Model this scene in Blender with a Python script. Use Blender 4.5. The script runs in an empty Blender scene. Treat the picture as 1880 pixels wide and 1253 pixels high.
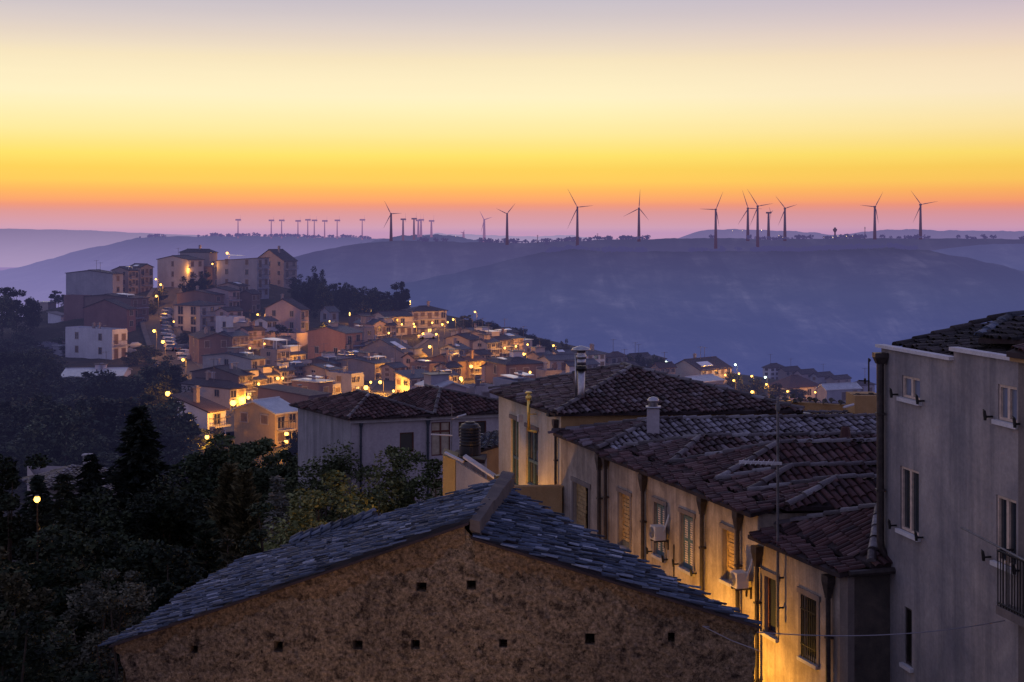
# Hill town at dusk with a wind farm on the far plateau - everything is built in world metres.
import bpy, bmesh, math, random
import numpy as np
from mathutils import Vector, Matrix
from mathutils.geometry import tessellate_polygon

SC = bpy.context.scene
COL = SC.collection
R = random.Random(7)
F = 50.0 / 36.0 * 1880.0      # focal length in photo pixels (50 mm lens)
HZ = 428.0                    # horizon row


def P(u, v, Y):
    """world point seen at photo pixel (u, v) at depth Y (viewpoint at the origin, looking along +Y)"""
    return Vector(((u - 940.0) / F * Y, Y, (HZ - v) / F * Y))


def S(r, g, b):
    def c(x):
        x /= 255.0
        return x / 12.92 if x <= 0.04045 else ((x + 0.055) / 1.055) ** 2.4
    return (c(r), c(g), c(b), 1.0)


# ------------------------------------------------------------------ objects
def tag(o, label=None, cat=None, group=None, kind=None):
    if label: o['label'] = label
    if cat: o['category'] = cat
    if group: o['group'] = group
    if kind: o['kind'] = kind
    return o


def empty(name, loc=(0, 0, 0), label=None, cat=None, group=None):
    o = bpy.data.objects.new(name, None)
    COL.objects.link(o)
    o.location = loc
    o.empty_display_size = 0.3
    return tag(o, label, cat, group)


def link(name, mesh, parent=None):
    o = bpy.data.objects.new(name, mesh)
    COL.objects.link(o)
    if parent is not None:
        o.parent = parent
        o.matrix_parent_inverse = Matrix.Translation(-world_loc(parent))
    return o


def world_loc(o):
    l = Vector(o.location)
    # every Empty here is unrotated and top-level; a mesh part sits at the world origin
    if o.parent is not None:
        return Vector((0, 0, 0))
    return l


class MB:
    """collects shapes (world coordinates) and links them as ONE mesh object"""
    def __init__(s):
        s.v = []; s.f = []; s.m = []

    def add(s, vs, fs, mi=0):
        b = len(s.v)
        s.v.extend([tuple(p) for p in vs])
        for f in fs:
            s.f.append(tuple(i + b for i in f)); s.m.append(mi)

    def quad(s, a, b, c, d, mi=0):
        s.add((a, b, c, d), ((0, 1, 2, 3),), mi)

    def poly(s, pts, mi=0):
        s.add(pts, (tuple(range(len(pts))),), mi)

    def hexa(s, b4, t4, mi=0):
        s.add(list(b4) + list(t4), ((3, 2, 1, 0), (4, 5, 6, 7), (0, 1, 5, 4), (1, 2, 6, 5), (2, 3, 7, 6), (3, 0, 4, 7)), mi)

    def box(s, o, ax, ay, az, mi=0):
        """box from corner o with edge vectors ax, ay, az"""
        o, ax, ay, az = Vector(o), Vector(ax), Vector(ay), Vector(az)
        b = [o, o + ax, o + ax + ay, o + ay]
        s.hexa(b, [p + az for p in b], mi)

    def cbox(s, c, sx, sy, sz, rz=0.0, mi=0):
        c = Vector(c)
        ax = Vector((math.cos(rz), math.sin(rz), 0)); ay = Vector((-math.sin(rz), math.cos(rz), 0))
        s.box(c - ax * sx / 2 - ay * sy / 2 - Vector((0, 0, sz / 2)), ax * sx, ay * sy, Vector((0, 0, sz)), mi)

    def tube(s, pts, rad, n=8, mi=0, cap=True):
        pts = [Vector(p) for p in pts]
        rads = rad if isinstance(rad, (list, tuple)) else [rad] * len(pts)
        base = len(s.v)
        prev = None
        for i, p in enumerate(pts):
            d = (pts[min(i + 1, len(pts) - 1)] - pts[max(i - 1, 0)]).normalized()
            if prev is None:
                x = d.orthogonal().normalized()
            else:
                x = (prev - d * prev.dot(d))
                x = x.normalized() if x.length > 1e-6 else d.orthogonal().normalized()
            prev = x
            y = d.cross(x)
            for k in range(n):
                a = 2 * math.pi * k / n
                s.v.append(tuple(p + (x * math.cos(a) + y * math.sin(a)) * rads[i]))
        for i in range(len(pts) - 1):
            for k in range(n):
                a = base + i * n + k; b = base + i * n + (k + 1) % n
                s.f.append((a, b, b + n, a + n)); s.m.append(mi)
        if cap:
            s.f.append(tuple(base + k for k in reversed(range(n)))); s.m.append(mi)
            e = base + (len(pts) - 1) * n
            s.f.append(tuple(e + k for k in range(n))); s.m.append(mi)

    def lathe(s, c, prof, n=14, mi=0):
        """profile [(r, z), ...] turned about the vertical through c"""
        s.tube_profile = None
        base = len(s.v); c = Vector(c)
        for r, z in prof:
            for k in range(n):
                a = 2 * math.pi * k / n
                s.v.append((c.x + r * math.cos(a), c.y + r * math.sin(a), c.z + z))
        for i in range(len(prof) - 1):
            for k in range(n):
                a = base + i * n + k; b = base + i * n + (k + 1) % n
                s.f.append((a, b, b + n, a + n)); s.m.append(mi)
        s.f.append(tuple(base + k for k in reversed(range(n)))); s.m.append(mi)
        e = base + (len(prof) - 1) * n
        s.f.append(tuple(e + k for k in range(n))); s.m.append(mi)

    def mesh(s, name, mats, smooth=False):
        me = bpy.data.meshes.new(name)
        me.from_pydata(s.v, [], s.f)
        for m in (mats if isinstance(mats, (list, tuple)) else [mats]):
            me.materials.append(m)
        if any(s.m):
            me.polygons.foreach_set('material_index', s.m)
        if smooth:
            me.polygons.foreach_set('use_smooth', [True] * len(me.polygons))
        me.update()
        return me

    def build(s, name, mats, parent=None, smooth=False):
        return link(name, s.mesh(name, mats, smooth), parent)


# ------------------------------------------------------------------ materials
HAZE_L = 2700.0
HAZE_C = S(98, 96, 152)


class NT:
    def __init__(s, name):
        s.mat = bpy.data.materials.new(name)
        s.mat.use_nodes = True
        s.t = s.mat.node_tree
        s.t.nodes.clear()
        s.out = s.n('ShaderNodeOutputMaterial')
        s.geo = None

    def n(s, ty, **kw):
        x = s.t.nodes.new(ty)
        for k, v in kw.items():
            setattr(x, k, v)
        return x

    def l(s, a, b):
        s.t.links.new(a, b)

    def pos(s):
        if s.geo is None:
            s.geo = s.n('ShaderNodeNewGeometry')
        return s.geo.outputs['Position']

    def mapping(s, scale):
        m = s.n('ShaderNodeMapping')
        m.inputs['Scale'].default_value = scale
        s.l(s.pos(), m.inputs['Vector'])
        return m.outputs[0]

    def noise(s, scale, detail=4, rough=0.55, vec=None, dist=0.0):
        x = s.n('ShaderNodeTexNoise')
        x.inputs['Scale'].default_value = scale
        x.inputs['Detail'].default_value = detail
        x.inputs['Roughness'].default_value = rough
        x.inputs['Distortion'].default_value = dist
        s.l(vec if vec is not None else s.pos(), x.inputs['Vector'])
        return x.outputs['Fac']

    def ramp(s, fac, stops):
        x = s.n('ShaderNodeValToRGB')
        e = x.color_ramp.elements
        while len(e) < len(stops):
            e.new(0.5)
        for el, (p, c) in zip(e, stops):
            el.position = p
            el.color = c if len(c) == 4 else (*c, 1.0)
        s.l(fac, x.inputs[0])
        return x.outputs[0]

    def mix(s, fac, a, b, mode='MIX'):
        x = s.n('ShaderNodeMix', data_type='RGBA', blend_type=mode)
        for sock, val in ((x.inputs[0], fac), (x.inputs[6], a), (x.inputs[7], b)):
            if isinstance(val, bpy.types.NodeSocket):
                s.l(val, sock)
            elif isinstance(val, (int, float)):
                sock.default_value = val
            else:
                sock.default_value = val if len(val) == 4 else (*val, 1.0)
        return x.outputs[2]

    def math(s, op, a, b=None):
        x = s.n('ShaderNodeMath', operation=op)
        for i, val in enumerate((a, b)):
            if val is None: continue
            if isinstance(val, bpy.types.NodeSocket): s.l(val, x.inputs[i])
            else: x.inputs[i].default_value = val
        return x.outputs[0]

    def bump(s, h, strength=0.4, dist=0.02):
        x = s.n('ShaderNodeBump')
        x.inputs['Strength'].default_value = strength
        x.inputs['Distance'].default_value = dist
        s.l(h, x.inputs['Height'])
        return x.outputs[0]

    def finish(s, color, rough=0.85, normal=None, metal=0.0, spec=0.3, haze=None, haze_fac=None):
        b = s.n('ShaderNodeBsdfPrincipled')
        if isinstance(color, bpy.types.NodeSocket): s.l(color, b.inputs['Base Color'])
        else: b.inputs['Base Color'].default_value = color if len(color) == 4 else (*color, 1.0)
        if isinstance(rough, bpy.types.NodeSocket): s.l(rough, b.inputs['Roughness'])
        else: b.inputs['Roughness'].default_value = rough
        b.inputs['Metallic'].default_value = metal
        b.inputs['Specular IOR Level'].default_value = spec
        if normal is not None: s.l(normal, b.inputs['Normal'])
        sh = b.outputs[0]
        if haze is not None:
            # aerial haze painted in as surface emission, stronger with distance or at a set amount
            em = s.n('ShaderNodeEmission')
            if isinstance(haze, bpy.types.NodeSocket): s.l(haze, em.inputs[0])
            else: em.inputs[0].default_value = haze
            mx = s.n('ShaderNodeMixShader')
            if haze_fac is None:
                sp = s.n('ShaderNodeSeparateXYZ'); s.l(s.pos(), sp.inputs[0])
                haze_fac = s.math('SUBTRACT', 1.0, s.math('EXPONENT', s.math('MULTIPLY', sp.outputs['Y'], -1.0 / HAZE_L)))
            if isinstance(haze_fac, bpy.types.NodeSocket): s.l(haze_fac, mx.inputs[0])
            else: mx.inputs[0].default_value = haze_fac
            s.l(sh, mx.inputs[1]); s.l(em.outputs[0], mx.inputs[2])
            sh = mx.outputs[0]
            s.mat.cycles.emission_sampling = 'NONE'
        s.l(sh, s.out.inputs['Surface'])
        return s.mat


def plaster(name, c1, c2, c3=None, streak=0.5, scale=1.2, bump=0.35, haze=False, rough=0.92, sx=1.9):
    t = NT(name)
    big = t.noise(scale, 5, 0.6, dist=0.4)
    col = t.ramp(big, [(0.32, c1), (0.5, tuple((a + b) / 2 for a, b in zip(c1, c2))), (0.68, c2)])
    if streak > 0:
        st = t.noise(1.0, 6, 0.68, t.mapping((sx, sx, sx * .07)))
        col = t.mix(t.ramp(st, [(0.42, (0, 0, 0)), (0.72, (streak,) * 3)]), col, c3 or tuple(x * 0.45 for x in c1))
    fine = t.noise(scale * 14, 3, 0.7)
    col = t.mix(0.35, col, t.ramp(fine, [(0.3, (0.6, 0.6, 0.6)), (0.7, (1.25, 1.25, 1.25))]), 'MULTIPLY')
    h = t.math('ADD', t.math('MULTIPLY', fine, 0.6), big)
    return t.finish(col, rough, t.bump(h, bump, 0.03), haze=HAZE_C if haze else None)


def plain(name, c, rough=0.6, metal=0.0, spec=0.4, haze=False, var=0.25, scale=3.0):
    t = NT(name)
    n = t.noise(scale, 4, 0.6)
    col = t.mix(1.0, (*c, 1.0), t.ramp(n, [(0.3, (1 - var,) * 3), (0.7, (1 + var,) * 3)]), 'MULTIPLY')
    return t.finish(col, rough, metal=metal, spec=spec, haze=HAZE_C if haze else None)


def tiles_mat(name, stops, rough=0.55, haze=False, spec=0.22):
    """roof tiles: every tile (mesh island) takes its own tone, plus lichen and dirt"""
    t = NT(name)
    t.pos()
    col = t.ramp(t.geo.outputs['Random Per Island'], stops)
    lich = t.noise(2.2, 5, 0.65)
    col = t.mix(t.ramp(lich, [(0.5, (0, 0, 0)), (0.7, (0.55,) * 3)]), col, (0.03, 0.028, 0.035))
    fine = t.noise(30, 3, 0.7)
    col = t.mix(0.5, col, t.ramp(fine, [(0.3, (0.55,) * 3), (0.7, (1.35,) * 3)]), 'MULTIPLY')
    r = t.ramp(t.noise(9, 3), [(0.3, (rough - 0.12,) * 3), (0.7, (rough + 0.2,) * 3)])
    return t.finish(col, r, t.bump(fine, 0.35, 0.01), spec=spec, haze=HAZE_C if haze else None)


def town_roof(name, c1, c2, rough=0.6, metal=0.0, freq=5.0, haze=True, spec=0.5):
    t = NT(name)
    oc = t.n('ShaderNodeTexCoord')
    uvx = t.n('ShaderNodeUVMap')
    w = t.n('ShaderNodeTexWave')
    w.inputs['Scale'].default_value = freq
    w.inputs['Distortion'].default_value = 0.6
    t.l(uvx.outputs[0], w.inputs['Vector'])
    n = t.noise(0.9, 5, 0.65)
    col = t.ramp(n, [(0.3, c1), (0.7, c2)])
    col = t.mix(0.5, col, t.ramp(w.outputs['Fac'], [(0.1, (0.45,) * 3), (0.7, (1.2,) * 3)]), 'MULTIPLY')
    return t.finish(col, rough, t.bump(w.outputs['Fac'], 0.5, 0.06), metal=metal, spec=spec, haze=HAZE_C if haze else None)


def foliage(name, stops, haze=False, trans=0.0):
    t = NT(name)
    t.pos()
    col = t.ramp(t.geo.outputs['Random Per Island'], stops)
    n = t.noise(0.55, 3, 0.6)
    col = t.mix(1.0, col, t.ramp(n, [(0.3, (0.45,) * 3), (0.7, (1.5,) * 3)]), 'MULTIPLY')
    oi = t.n('ShaderNodeObjectInfo')
    col = t.mix(1.0, col, t.ramp(oi.outputs['Random'], [(0.0, (0.55, 0.58, 0.62)), (0.5, (1.0, 1.0, 0.95)), (1.0, (1.7, 1.62, 1.4))]), 'MULTIPLY')
    return t.finish(col, 0.75, spec=0.15, haze=HAZE_C if haze else None)


def emit(name, c, strength, sampling='NONE'):
    t = NT(name)
    e = t.n('ShaderNodeEmission')
    e.inputs[0].default_value = (*c, 1)
    e.inputs[1].default_value = strength
    t.l(e.outputs[0], t.out.inputs['Surface'])
    t.mat.cycles.emission_sampling = sampling
    return t.mat


M = {}
# foreground surfaces
def rubble(name='rubble_stone', kb=.62, stain=.88, tint=(1, 1, 1)):
    t = NT(name)
    v = t.n('ShaderNodeTexVoronoi', feature='F1')
    v.inputs['Scale'].default_value = 7.5
    v.inputs['Randomness'].default_value = 1.0
    warp = t.noise(3.5, 4, 0.6)
    vm = t.n('ShaderNodeVectorMath', operation='ADD')
    t.l(t.pos(), vm.inputs[0])
    sc = t.n('ShaderNodeVectorMath', operation='SCALE'); sc.inputs['Scale'].default_value = 0.55
    nz = t.n('ShaderNodeTexNoise'); nz.inputs['Scale'].default_value = 2.6; nz.inputs['Detail'].default_value = 4
    t.l(t.pos(), nz.inputs['Vector'])
    t.l(nz.outputs['Color'], sc.inputs[0]); t.l(sc.outputs[0], vm.inputs[1]); t.l(vm.outputs[0], v.inputs['Vector'])
    stone = t.ramp(v.outputs['Color'], [(0.15, (0.10, 0.075, 0.06)), (0.45, (0.21, 0.155, 0.115)), (0.7, (0.27, 0.20, 0.14)), (0.92, (0.16, 0.13, 0.11))])
    edge = t.ramp(v.outputs['Distance'], [(0.22, (0, 0, 0)), (0.55, (1, 1, 1))])
    col = t.mix(t.math('MULTIPLY', edge, 0.75), stone, (0.25, 0.185, 0.125))
    blot = t.noise(4.2, 8, 0.78)
    col = t.mix(t.ramp(blot, [(kb - .11, (0, 0, 0)), (kb, (stain,) * 3)]), col, (0.035, 0.026, 0.022))
    spots = t.noise(9.0, 5, 0.7)
    col = t.mix(t.ramp(spots, [(0.60, (0, 0, 0)), (0.66, (stain,) * 3)]), col, (0.02, 0.015, 0.013))
    col = t.mix(1.0, col, (*tint, 1), 'MULTIPLY')
    fine = t.noise(17, 6, 0.8)
    col = t.mix(0.95, col, t.ramp(fine, [(0.34, (0.2,) * 3), (0.5, (0.95,) * 3), (0.66, (1.9,) * 3)]), 'MULTIPLY')
    big = t.noise(0.35, 4, 0.6)
    col = t.mix(0.8, col, t.ramp(big, [(0.3, (0.6, 0.6, 0.62)), (0.7, (1.3, 1.25, 1.15))]), 'MULTIPLY')
    h = t.math('ADD', t.math('MULTIPLY', fine, 0.7), t.math('ADD', t.math('MULTIPLY', blot, -1.2), t.math('MULTIPLY', v.outputs['Distance'], -0.8)))
    return t.finish(col, 0.95, t.bump(h, 0.9, 0.09), spec=0.1)


M['rubble'] = rubble()
M['verge'] = rubble('verge_mortar', .72, .6, (.95, .86, .77))
M['parapet'] = plaster('parapet_render', (0.075, 0.060, 0.055), (0.135, 0.108, 0.096), (0.08, 0.07, 0.07), 0.6, 1.8, 0.5)
M['grey'] = plaster('grey_render', (0.22, 0.20, 0.212), (0.41, 0.355, 0.33), (0.125, 0.12, 0.135), 0.95, 0.75, 0.3, sx=1.5)
M['side'] = plaster('side_render', (0.16, 0.13, 0.12), (0.24, 0.19, 0.17), (0.1, 0.09, 0.09), 0.5, 1.4, 0.4)
M['facade'] = plaster('facade_render', (0.23, 0.18, 0.145), (0.48, 0.395, 0.325), (0.12, 0.09, 0.08), 0.75, 1.1, 0.5, sx=2.6)
M['cream'] = plaster('cream_render', (0.46, 0.39, 0.30), (0.60, 0.53, 0.43), (0.36, 0.28, 0.18), 0.75, 0.8, 0.25)
M['lilac'] = plaster('lilac_render', (0.36, 0.32, 0.35), (0.44, 0.39, 0.41), (0.30, 0.27, 0.28), 0.5, 0.5, 0.15)
M['stain'] = plaster('stained_render', (0.27, 0.26, 0.29), (0.38, 0.36, 0.39), (0.13, 0.13, 0.15), 0.95, 0.8, 0.2)
M['orange'] = plaster('orange_render', (0.36, 0.21, 0.09), (0.46, 0.28, 0.13), (0.26, 0.16, 0.09), 0.4, 1.4, 0.3)
M['yellow'] = plaster('yellow_render', (0.33, 0.26, 0.13), (0.40, 0.32, 0.17), (0.24, 0.19, 0.12), 0.3, 1.0, 0.2)
M['darkstone'] = plaster('dark_stone', (0.055, 0.045, 0.042), (0.12, 0.095, 0.08), (0.03, 0.026, 0.025), 0.5, 2.0, 0.8)
M['coping'] = plaster('white_coping', (0.52, 0.49, 0.5), (0.66, 0.63, 0.63), (0.4, 0.37, 0.37), 0.3, 2.0, 0.15)
M['dark'] = plain('dark_interior', (0.02, 0.016, 0.014), 0.9, spec=0.1)
M['iron'] = plain('wrought_iron', (0.02, 0.018, 0.018), 0.5, 0.3, var=0.4, scale=20)
M['gutter'] = plain('painted_gutter', (0.045, 0.034, 0.032), 0.45, 0.2, var=0.4, scale=8)
M['gutter_blue'] = plain('blue_grey_gutter', (0.05, 0.06, 0.08), 0.4, 0.3, var=0.4, scale=8)
M['steel'] = plain('bright_steel', (0.40, 0.38, 0.39), 0.34, 0.9, var=0.2, scale=8)
M['lit_flue'] = plain('lit_flue_steel', (0.92, 0.62, 0.14), 0.4, 0.55, var=0.2, scale=8)  # steel flue with the lamp's yellow glow put into its base colour
M['wood'] = plain('pale_wood', (0.56, 0.43, 0.34), 0.6, var=0.25, scale=9)
M['brownwood'] = plain('brown_wood', (0.13, 0.045, 0.032), 0.6, var=0.3, scale=9)
M['plank'] = plain('weathered_plank', (0.36, 0.24, 0.11), 0.75, var=0.4, scale=6)
M['teal'] = plain('teal_shutter_paint', (0.07, 0.12, 0.14), 0.55, var=0.25, scale=8)
M['slat'] = plain('pale_lit_slat', (0.55, 0.47, 0.42), 0.6, var=0.1)  # lit look of the slats put into a pale colour
M['curtain'] = plain('drawn_curtain', (0.40, 0.33, 0.25), 0.8, var=0.2, scale=4)
M['hole'] = plain('dark_hole_back', (0.035, 0.027, 0.021), 0.95, spec=.05, var=.5, scale=9)  # dark sheet closing the back of each putlog hole
M['ac'] = plain('air_conditioner_enamel', (0.62, 0.56, 0.50), 0.4, var=0.1)
M['acgrille'] = plain('fan_grille', (0.22, 0.20, 0.21), 0.5, var=0.2, scale=40)
M['tank'] = plain('black_tank', (0.02, 0.02, 0.026), 0.45, var=0.3)
M['tray'] = plain('clay_channel', (0.035, 0.022, 0.024), 0.9, var=0.4, scale=3)
M['cable'] = plain('pale_cable', (0.22, 0.21, 0.24), 0.6, var=0.1)


def glass(name, c=(0.03, 0.035, 0.045), rough=0.06):
    t = NT(name)
    n = t.noise(1.3, 2)
    return t.finish((*c, 1), rough, t.bump(n, 0.05, 0.05), spec=0.8)


M['pane'] = glass('window_pane')
M['pane_pale'] = glass('pale_reflecting_pane', (0.16, 0.18, 0.23), 0.12)
_T = [(0.0, (0.024, 0.012, 0.014)), (0.35, (0.058, 0.026, 0.026)), (0.65, (0.088, 0.042, 0.042)), (0.9, (0.12, 0.075, 0.08)), (1.0, (0.20, 0.165, 0.18))]
M['coppi'] = tiles_mat('clay_coppi', _T, 0.5)
M['coppi_red'] = tiles_mat('red_clay_coppi', [(0.0, (0.028, 0.012, 0.013)), (0.4, (0.062, 0.026, 0.025)), (0.8, (0.10, 0.043, 0.040)), (1.0, (0.14, 0.085, 0.08))], 0.58)
M['coppi_sheen'] = tiles_mat('sky_sheen_coppi', [(0.0, (0.04, 0.026, 0.03)), (0.3, (0.10, 0.075, 0.085)), (0.7, (0.16, 0.135, 0.16)), (1.0, (0.26, 0.24, 0.28))], 0.4, spec=.5)  # bluish sky highlights put into the tile colour of one slope
M['coppi_dark'] = tiles_mat('sooty_coppi', [(0.0, (0.012, 0.01, 0.011)), (0.5, (0.03, 0.024, 0.024)), (1.0, (0.075, 0.06, 0.06))], 0.7, spec=0.2)
M['slate'] = tiles_mat('old_blue_grey_coppi', [(0.0, (0.008, 0.012, 0.022)), (0.35, (0.032, 0.045, 0.075)), (0.7, (0.065, 0.085, 0.135)), (0.93, (0.115, 0.14, 0.20)), (0.965, (0.2, 0.22, 0.28)), (1.0, (0.34, 0.36, 0.42))], 0.62, spec=.3)
M['cap'] = tiles_mat('ridge_cap_clay', [(0.0, (0.05, 0.036, 0.038)), (0.6, (0.10, 0.08, 0.085)), (1.0, (0.22, 0.20, 0.21))], 0.42)
# town surfaces (distance haze mixed in as emission)
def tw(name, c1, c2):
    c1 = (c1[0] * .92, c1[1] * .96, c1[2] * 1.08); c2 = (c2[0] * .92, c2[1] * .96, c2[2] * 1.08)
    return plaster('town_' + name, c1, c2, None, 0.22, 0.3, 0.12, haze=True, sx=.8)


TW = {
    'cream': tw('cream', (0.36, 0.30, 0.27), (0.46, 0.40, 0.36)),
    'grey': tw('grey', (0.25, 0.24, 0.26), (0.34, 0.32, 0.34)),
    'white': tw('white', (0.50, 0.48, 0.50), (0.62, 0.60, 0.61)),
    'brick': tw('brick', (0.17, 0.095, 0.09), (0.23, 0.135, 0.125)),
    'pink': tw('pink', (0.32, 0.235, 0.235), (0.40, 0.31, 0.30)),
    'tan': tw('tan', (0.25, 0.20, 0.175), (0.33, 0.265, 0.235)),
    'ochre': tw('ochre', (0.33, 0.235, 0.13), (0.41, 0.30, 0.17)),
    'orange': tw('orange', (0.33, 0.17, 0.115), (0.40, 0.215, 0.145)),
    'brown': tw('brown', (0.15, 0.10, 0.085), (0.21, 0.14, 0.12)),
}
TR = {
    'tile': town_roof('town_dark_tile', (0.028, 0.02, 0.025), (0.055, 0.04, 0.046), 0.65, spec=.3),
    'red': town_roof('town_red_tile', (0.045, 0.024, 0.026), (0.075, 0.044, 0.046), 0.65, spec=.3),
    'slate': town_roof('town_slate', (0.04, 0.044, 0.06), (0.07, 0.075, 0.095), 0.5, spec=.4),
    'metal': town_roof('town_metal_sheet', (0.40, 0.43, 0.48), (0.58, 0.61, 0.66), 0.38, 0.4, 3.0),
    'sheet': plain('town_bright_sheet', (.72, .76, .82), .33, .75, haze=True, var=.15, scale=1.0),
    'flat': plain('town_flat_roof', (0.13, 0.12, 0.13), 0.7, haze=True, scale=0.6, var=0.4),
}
M['tframe'] = plain('town_window_frame', (0.26, 0.23, 0.22), 0.6, haze=True)
M['tpane'] = plain('town_window_pane', (0.02, 0.022, 0.03), 0.15, spec=0.6, haze=True)
M['tshut'] = plain('town_shutter', (0.11, 0.075, 0.06), 0.6, haze=True)
M['trail'] = plain('town_railing', (0.05, 0.045, 0.05), 0.6, haze=True)
M['tmetal'] = plain('town_antenna_metal', (0.12, 0.11, 0.12), 0.5, 0.5, haze=True)
M['lit'] = emit('lit_window', (1.0, 0.58, 0.18), 1.6)
M['bulb'] = emit('sodium_lamp_glass', (1.0, 0.50, 0.09), 6.0)
M['bulb_white'] = emit('mercury_lamp_glass', (0.72, 1.0, 0.82), 9.0)
M['bulb_small'] = emit('warm_lamp_glass', (1.0, 0.55, 0.14), 5.0)
M['farlight'] = emit('far_lamp_glass', (1.0, 0.72, 0.42), 3.0)
M['asphalt'] = plaster('asphalt', (0.05, 0.047, 0.046), (0.085, 0.08, 0.078), (0.035, 0.033, 0.033), 0.2, 0.8, 0.2, haze=True)
M['paving'] = plaster('paving_concrete', (0.085, 0.08, 0.08), (0.13, 0.122, 0.12), (0.05, 0.05, 0.05), 0.3, 0.8, 0.2, haze=True)
M['bark'] = plain('bark', (0.05, 0.036, 0.026), 0.9, var=0.4, scale=6)
M['leaf_dark'] = foliage('dark_foliage', [(0.0, (0.010, 0.014, 0.010)), (0.6, (0.022, 0.032, 0.018)), (1.0, (0.05, 0.062, 0.034))])
M['leaf_cedar'] = foliage('cedar_needles', [(0.0, (0.008, 0.011, 0.010)), (0.6, (0.018, 0.026, 0.020)), (1.0, (0.045, 0.052, 0.036))])
M['leaf_lamplit'] = foliage('lamplit_sprays', [(0.0, (0.030, 0.027, 0.015)), (0.6, (0.072, 0.064, 0.034)), (1.0, (0.13, 0.115, 0.06))])  # brown lamp light put into the leaf colour
M['leaf_blue'] = foliage('blue_spruce_needles', [(0.0, (0.05, 0.055, 0.055)), (0.6, (0.12, 0.125, 0.12)), (1.0, (0.20, 0.20, 0.19))])
M['leaf_light'] = foliage('acacia_leaves', [(0.0, (0.04, 0.05, 0.02)), (0.6, (0.105, 0.122, 0.052)), (1.0, (0.19, 0.205, 0.09))])
M['leaf_mid'] = foliage('broad_leaves', [(0.0, (0.026, 0.036, 0.018)), (0.6, (0.066, 0.085, 0.042)), (1.0, (0.13, 0.15, 0.075))])
M['leaf_olive'] = foliage('tamarisk_sprays', [(0.0, (0.03, 0.032, 0.026)), (0.6, (0.062, 0.062, 0.046)), (1.0, (0.10, 0.095, 0.07))])
M['leaf_far'] = foliage('town_foliage', [(0.0, (0.008, 0.012, 0.011)), (0.6, (0.028, 0.038, 0.028)), (1.0, (0.07, 0.082, 0.052))], haze=True)
M['bark_far'] = plain('town_bark', (0.04, 0.03, 0.025), 0.9, haze=True)
M['turbine'] = None
# ------------------------------------------------------------------ walls, windows, tiled roofs
class Face:
    """a vertical wall plane: starts at plan point A, runs towards B; 'inw' points into the building"""
    def __init__(s, A, B, inw_hint):
        s.A = Vector((A[0], A[1])); s.B = Vector((B[0], B[1]))
        s.len = (s.B - s.A).length
        s.d = (s.B - s.A) / s.len
        n = Vector((-s.d.y, s.d.x))
        if n.dot(Vector(inw_hint)) < 0: n = -n
        s.n = n

    def pt(s, a, z, dep=0.0):
        p = s.A + s.d * a + s.n * dep
        return Vector((p.x, p.y, z))

    def px(s, u, v):
        m = (u - 940.0) / F
        a = (m * s.A.y - s.A.x) / (s.d.x - m * s.d.y)
        Y = s.A.y + s.d.y * a
        return a, (HZ - v) / F * Y

    def rect(s, u0, v0, u1, v1):
        """opening whose left edge top is (u0, v0) and whose right edge bottom is (u1, v1)"""
        a0, zt = s.px(u0, v0); a1, zb = s.px(u1, v1)
        return (min(a0, a1), zb, max(a0, a1), zt)

    def box(s, mb, a0, z0, a1, z1, d0, d1, mi=0):
        b = [s.pt(a0, z0, d0), s.pt(a1, z0, d0), s.pt(a1, z0, d1), s.pt(a0, z0, d1)]
        h = Vector((0, 0, z1 - z0))
        mb.hexa(b, [p + h for p in b], mi)

    def panel(s, mb, outer, holes=(), depth=0.22, mi=0, mi_reveal=0):
        loops = [[Vector((a, z, 0)) for a, z in outer]]
        for a0, z0, a1, z1 in holes:
            loops.append([Vector((a0, z0, 0)), Vector((a0, z1, 0)), Vector((a1, z1, 0)), Vector((a1, z0, 0))])
        flat = [p for lp in loops for p in lp]
        tri = tessellate_polygon(loops)
        mb.add([s.pt(p.x, p.y) for p in flat], [tuple(t) for t in tri], mi)
        for a0, z0, a1, z1 in holes:
            c = [(a0, z0), (a1, z0), (a1, z1), (a0, z1)]
            for i in range(4):
                p, q = c[i], c[(i + 1) % 4]
                mb.quad(s.pt(*p), s.pt(*q), s.pt(*q, depth), s.pt(*p, depth), mi_reveal)


def solid_walls(mb, foot, z0, ztop, faces=None, mi=0):
    """plain walls along plan edges listed in faces (all if None); ztop: one number or one per corner"""
    n = len(foot)
    zt = ztop if isinstance(ztop, (list, tuple)) else [ztop] * n
    for i in range(n):
        if faces is not None and i not in faces: continue
        j = (i + 1) % n
        mb.quad((*foot[i], z0), (*foot[j], z0), (*foot[j], zt[j]), (*foot[i], zt[i]), mi)


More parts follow.
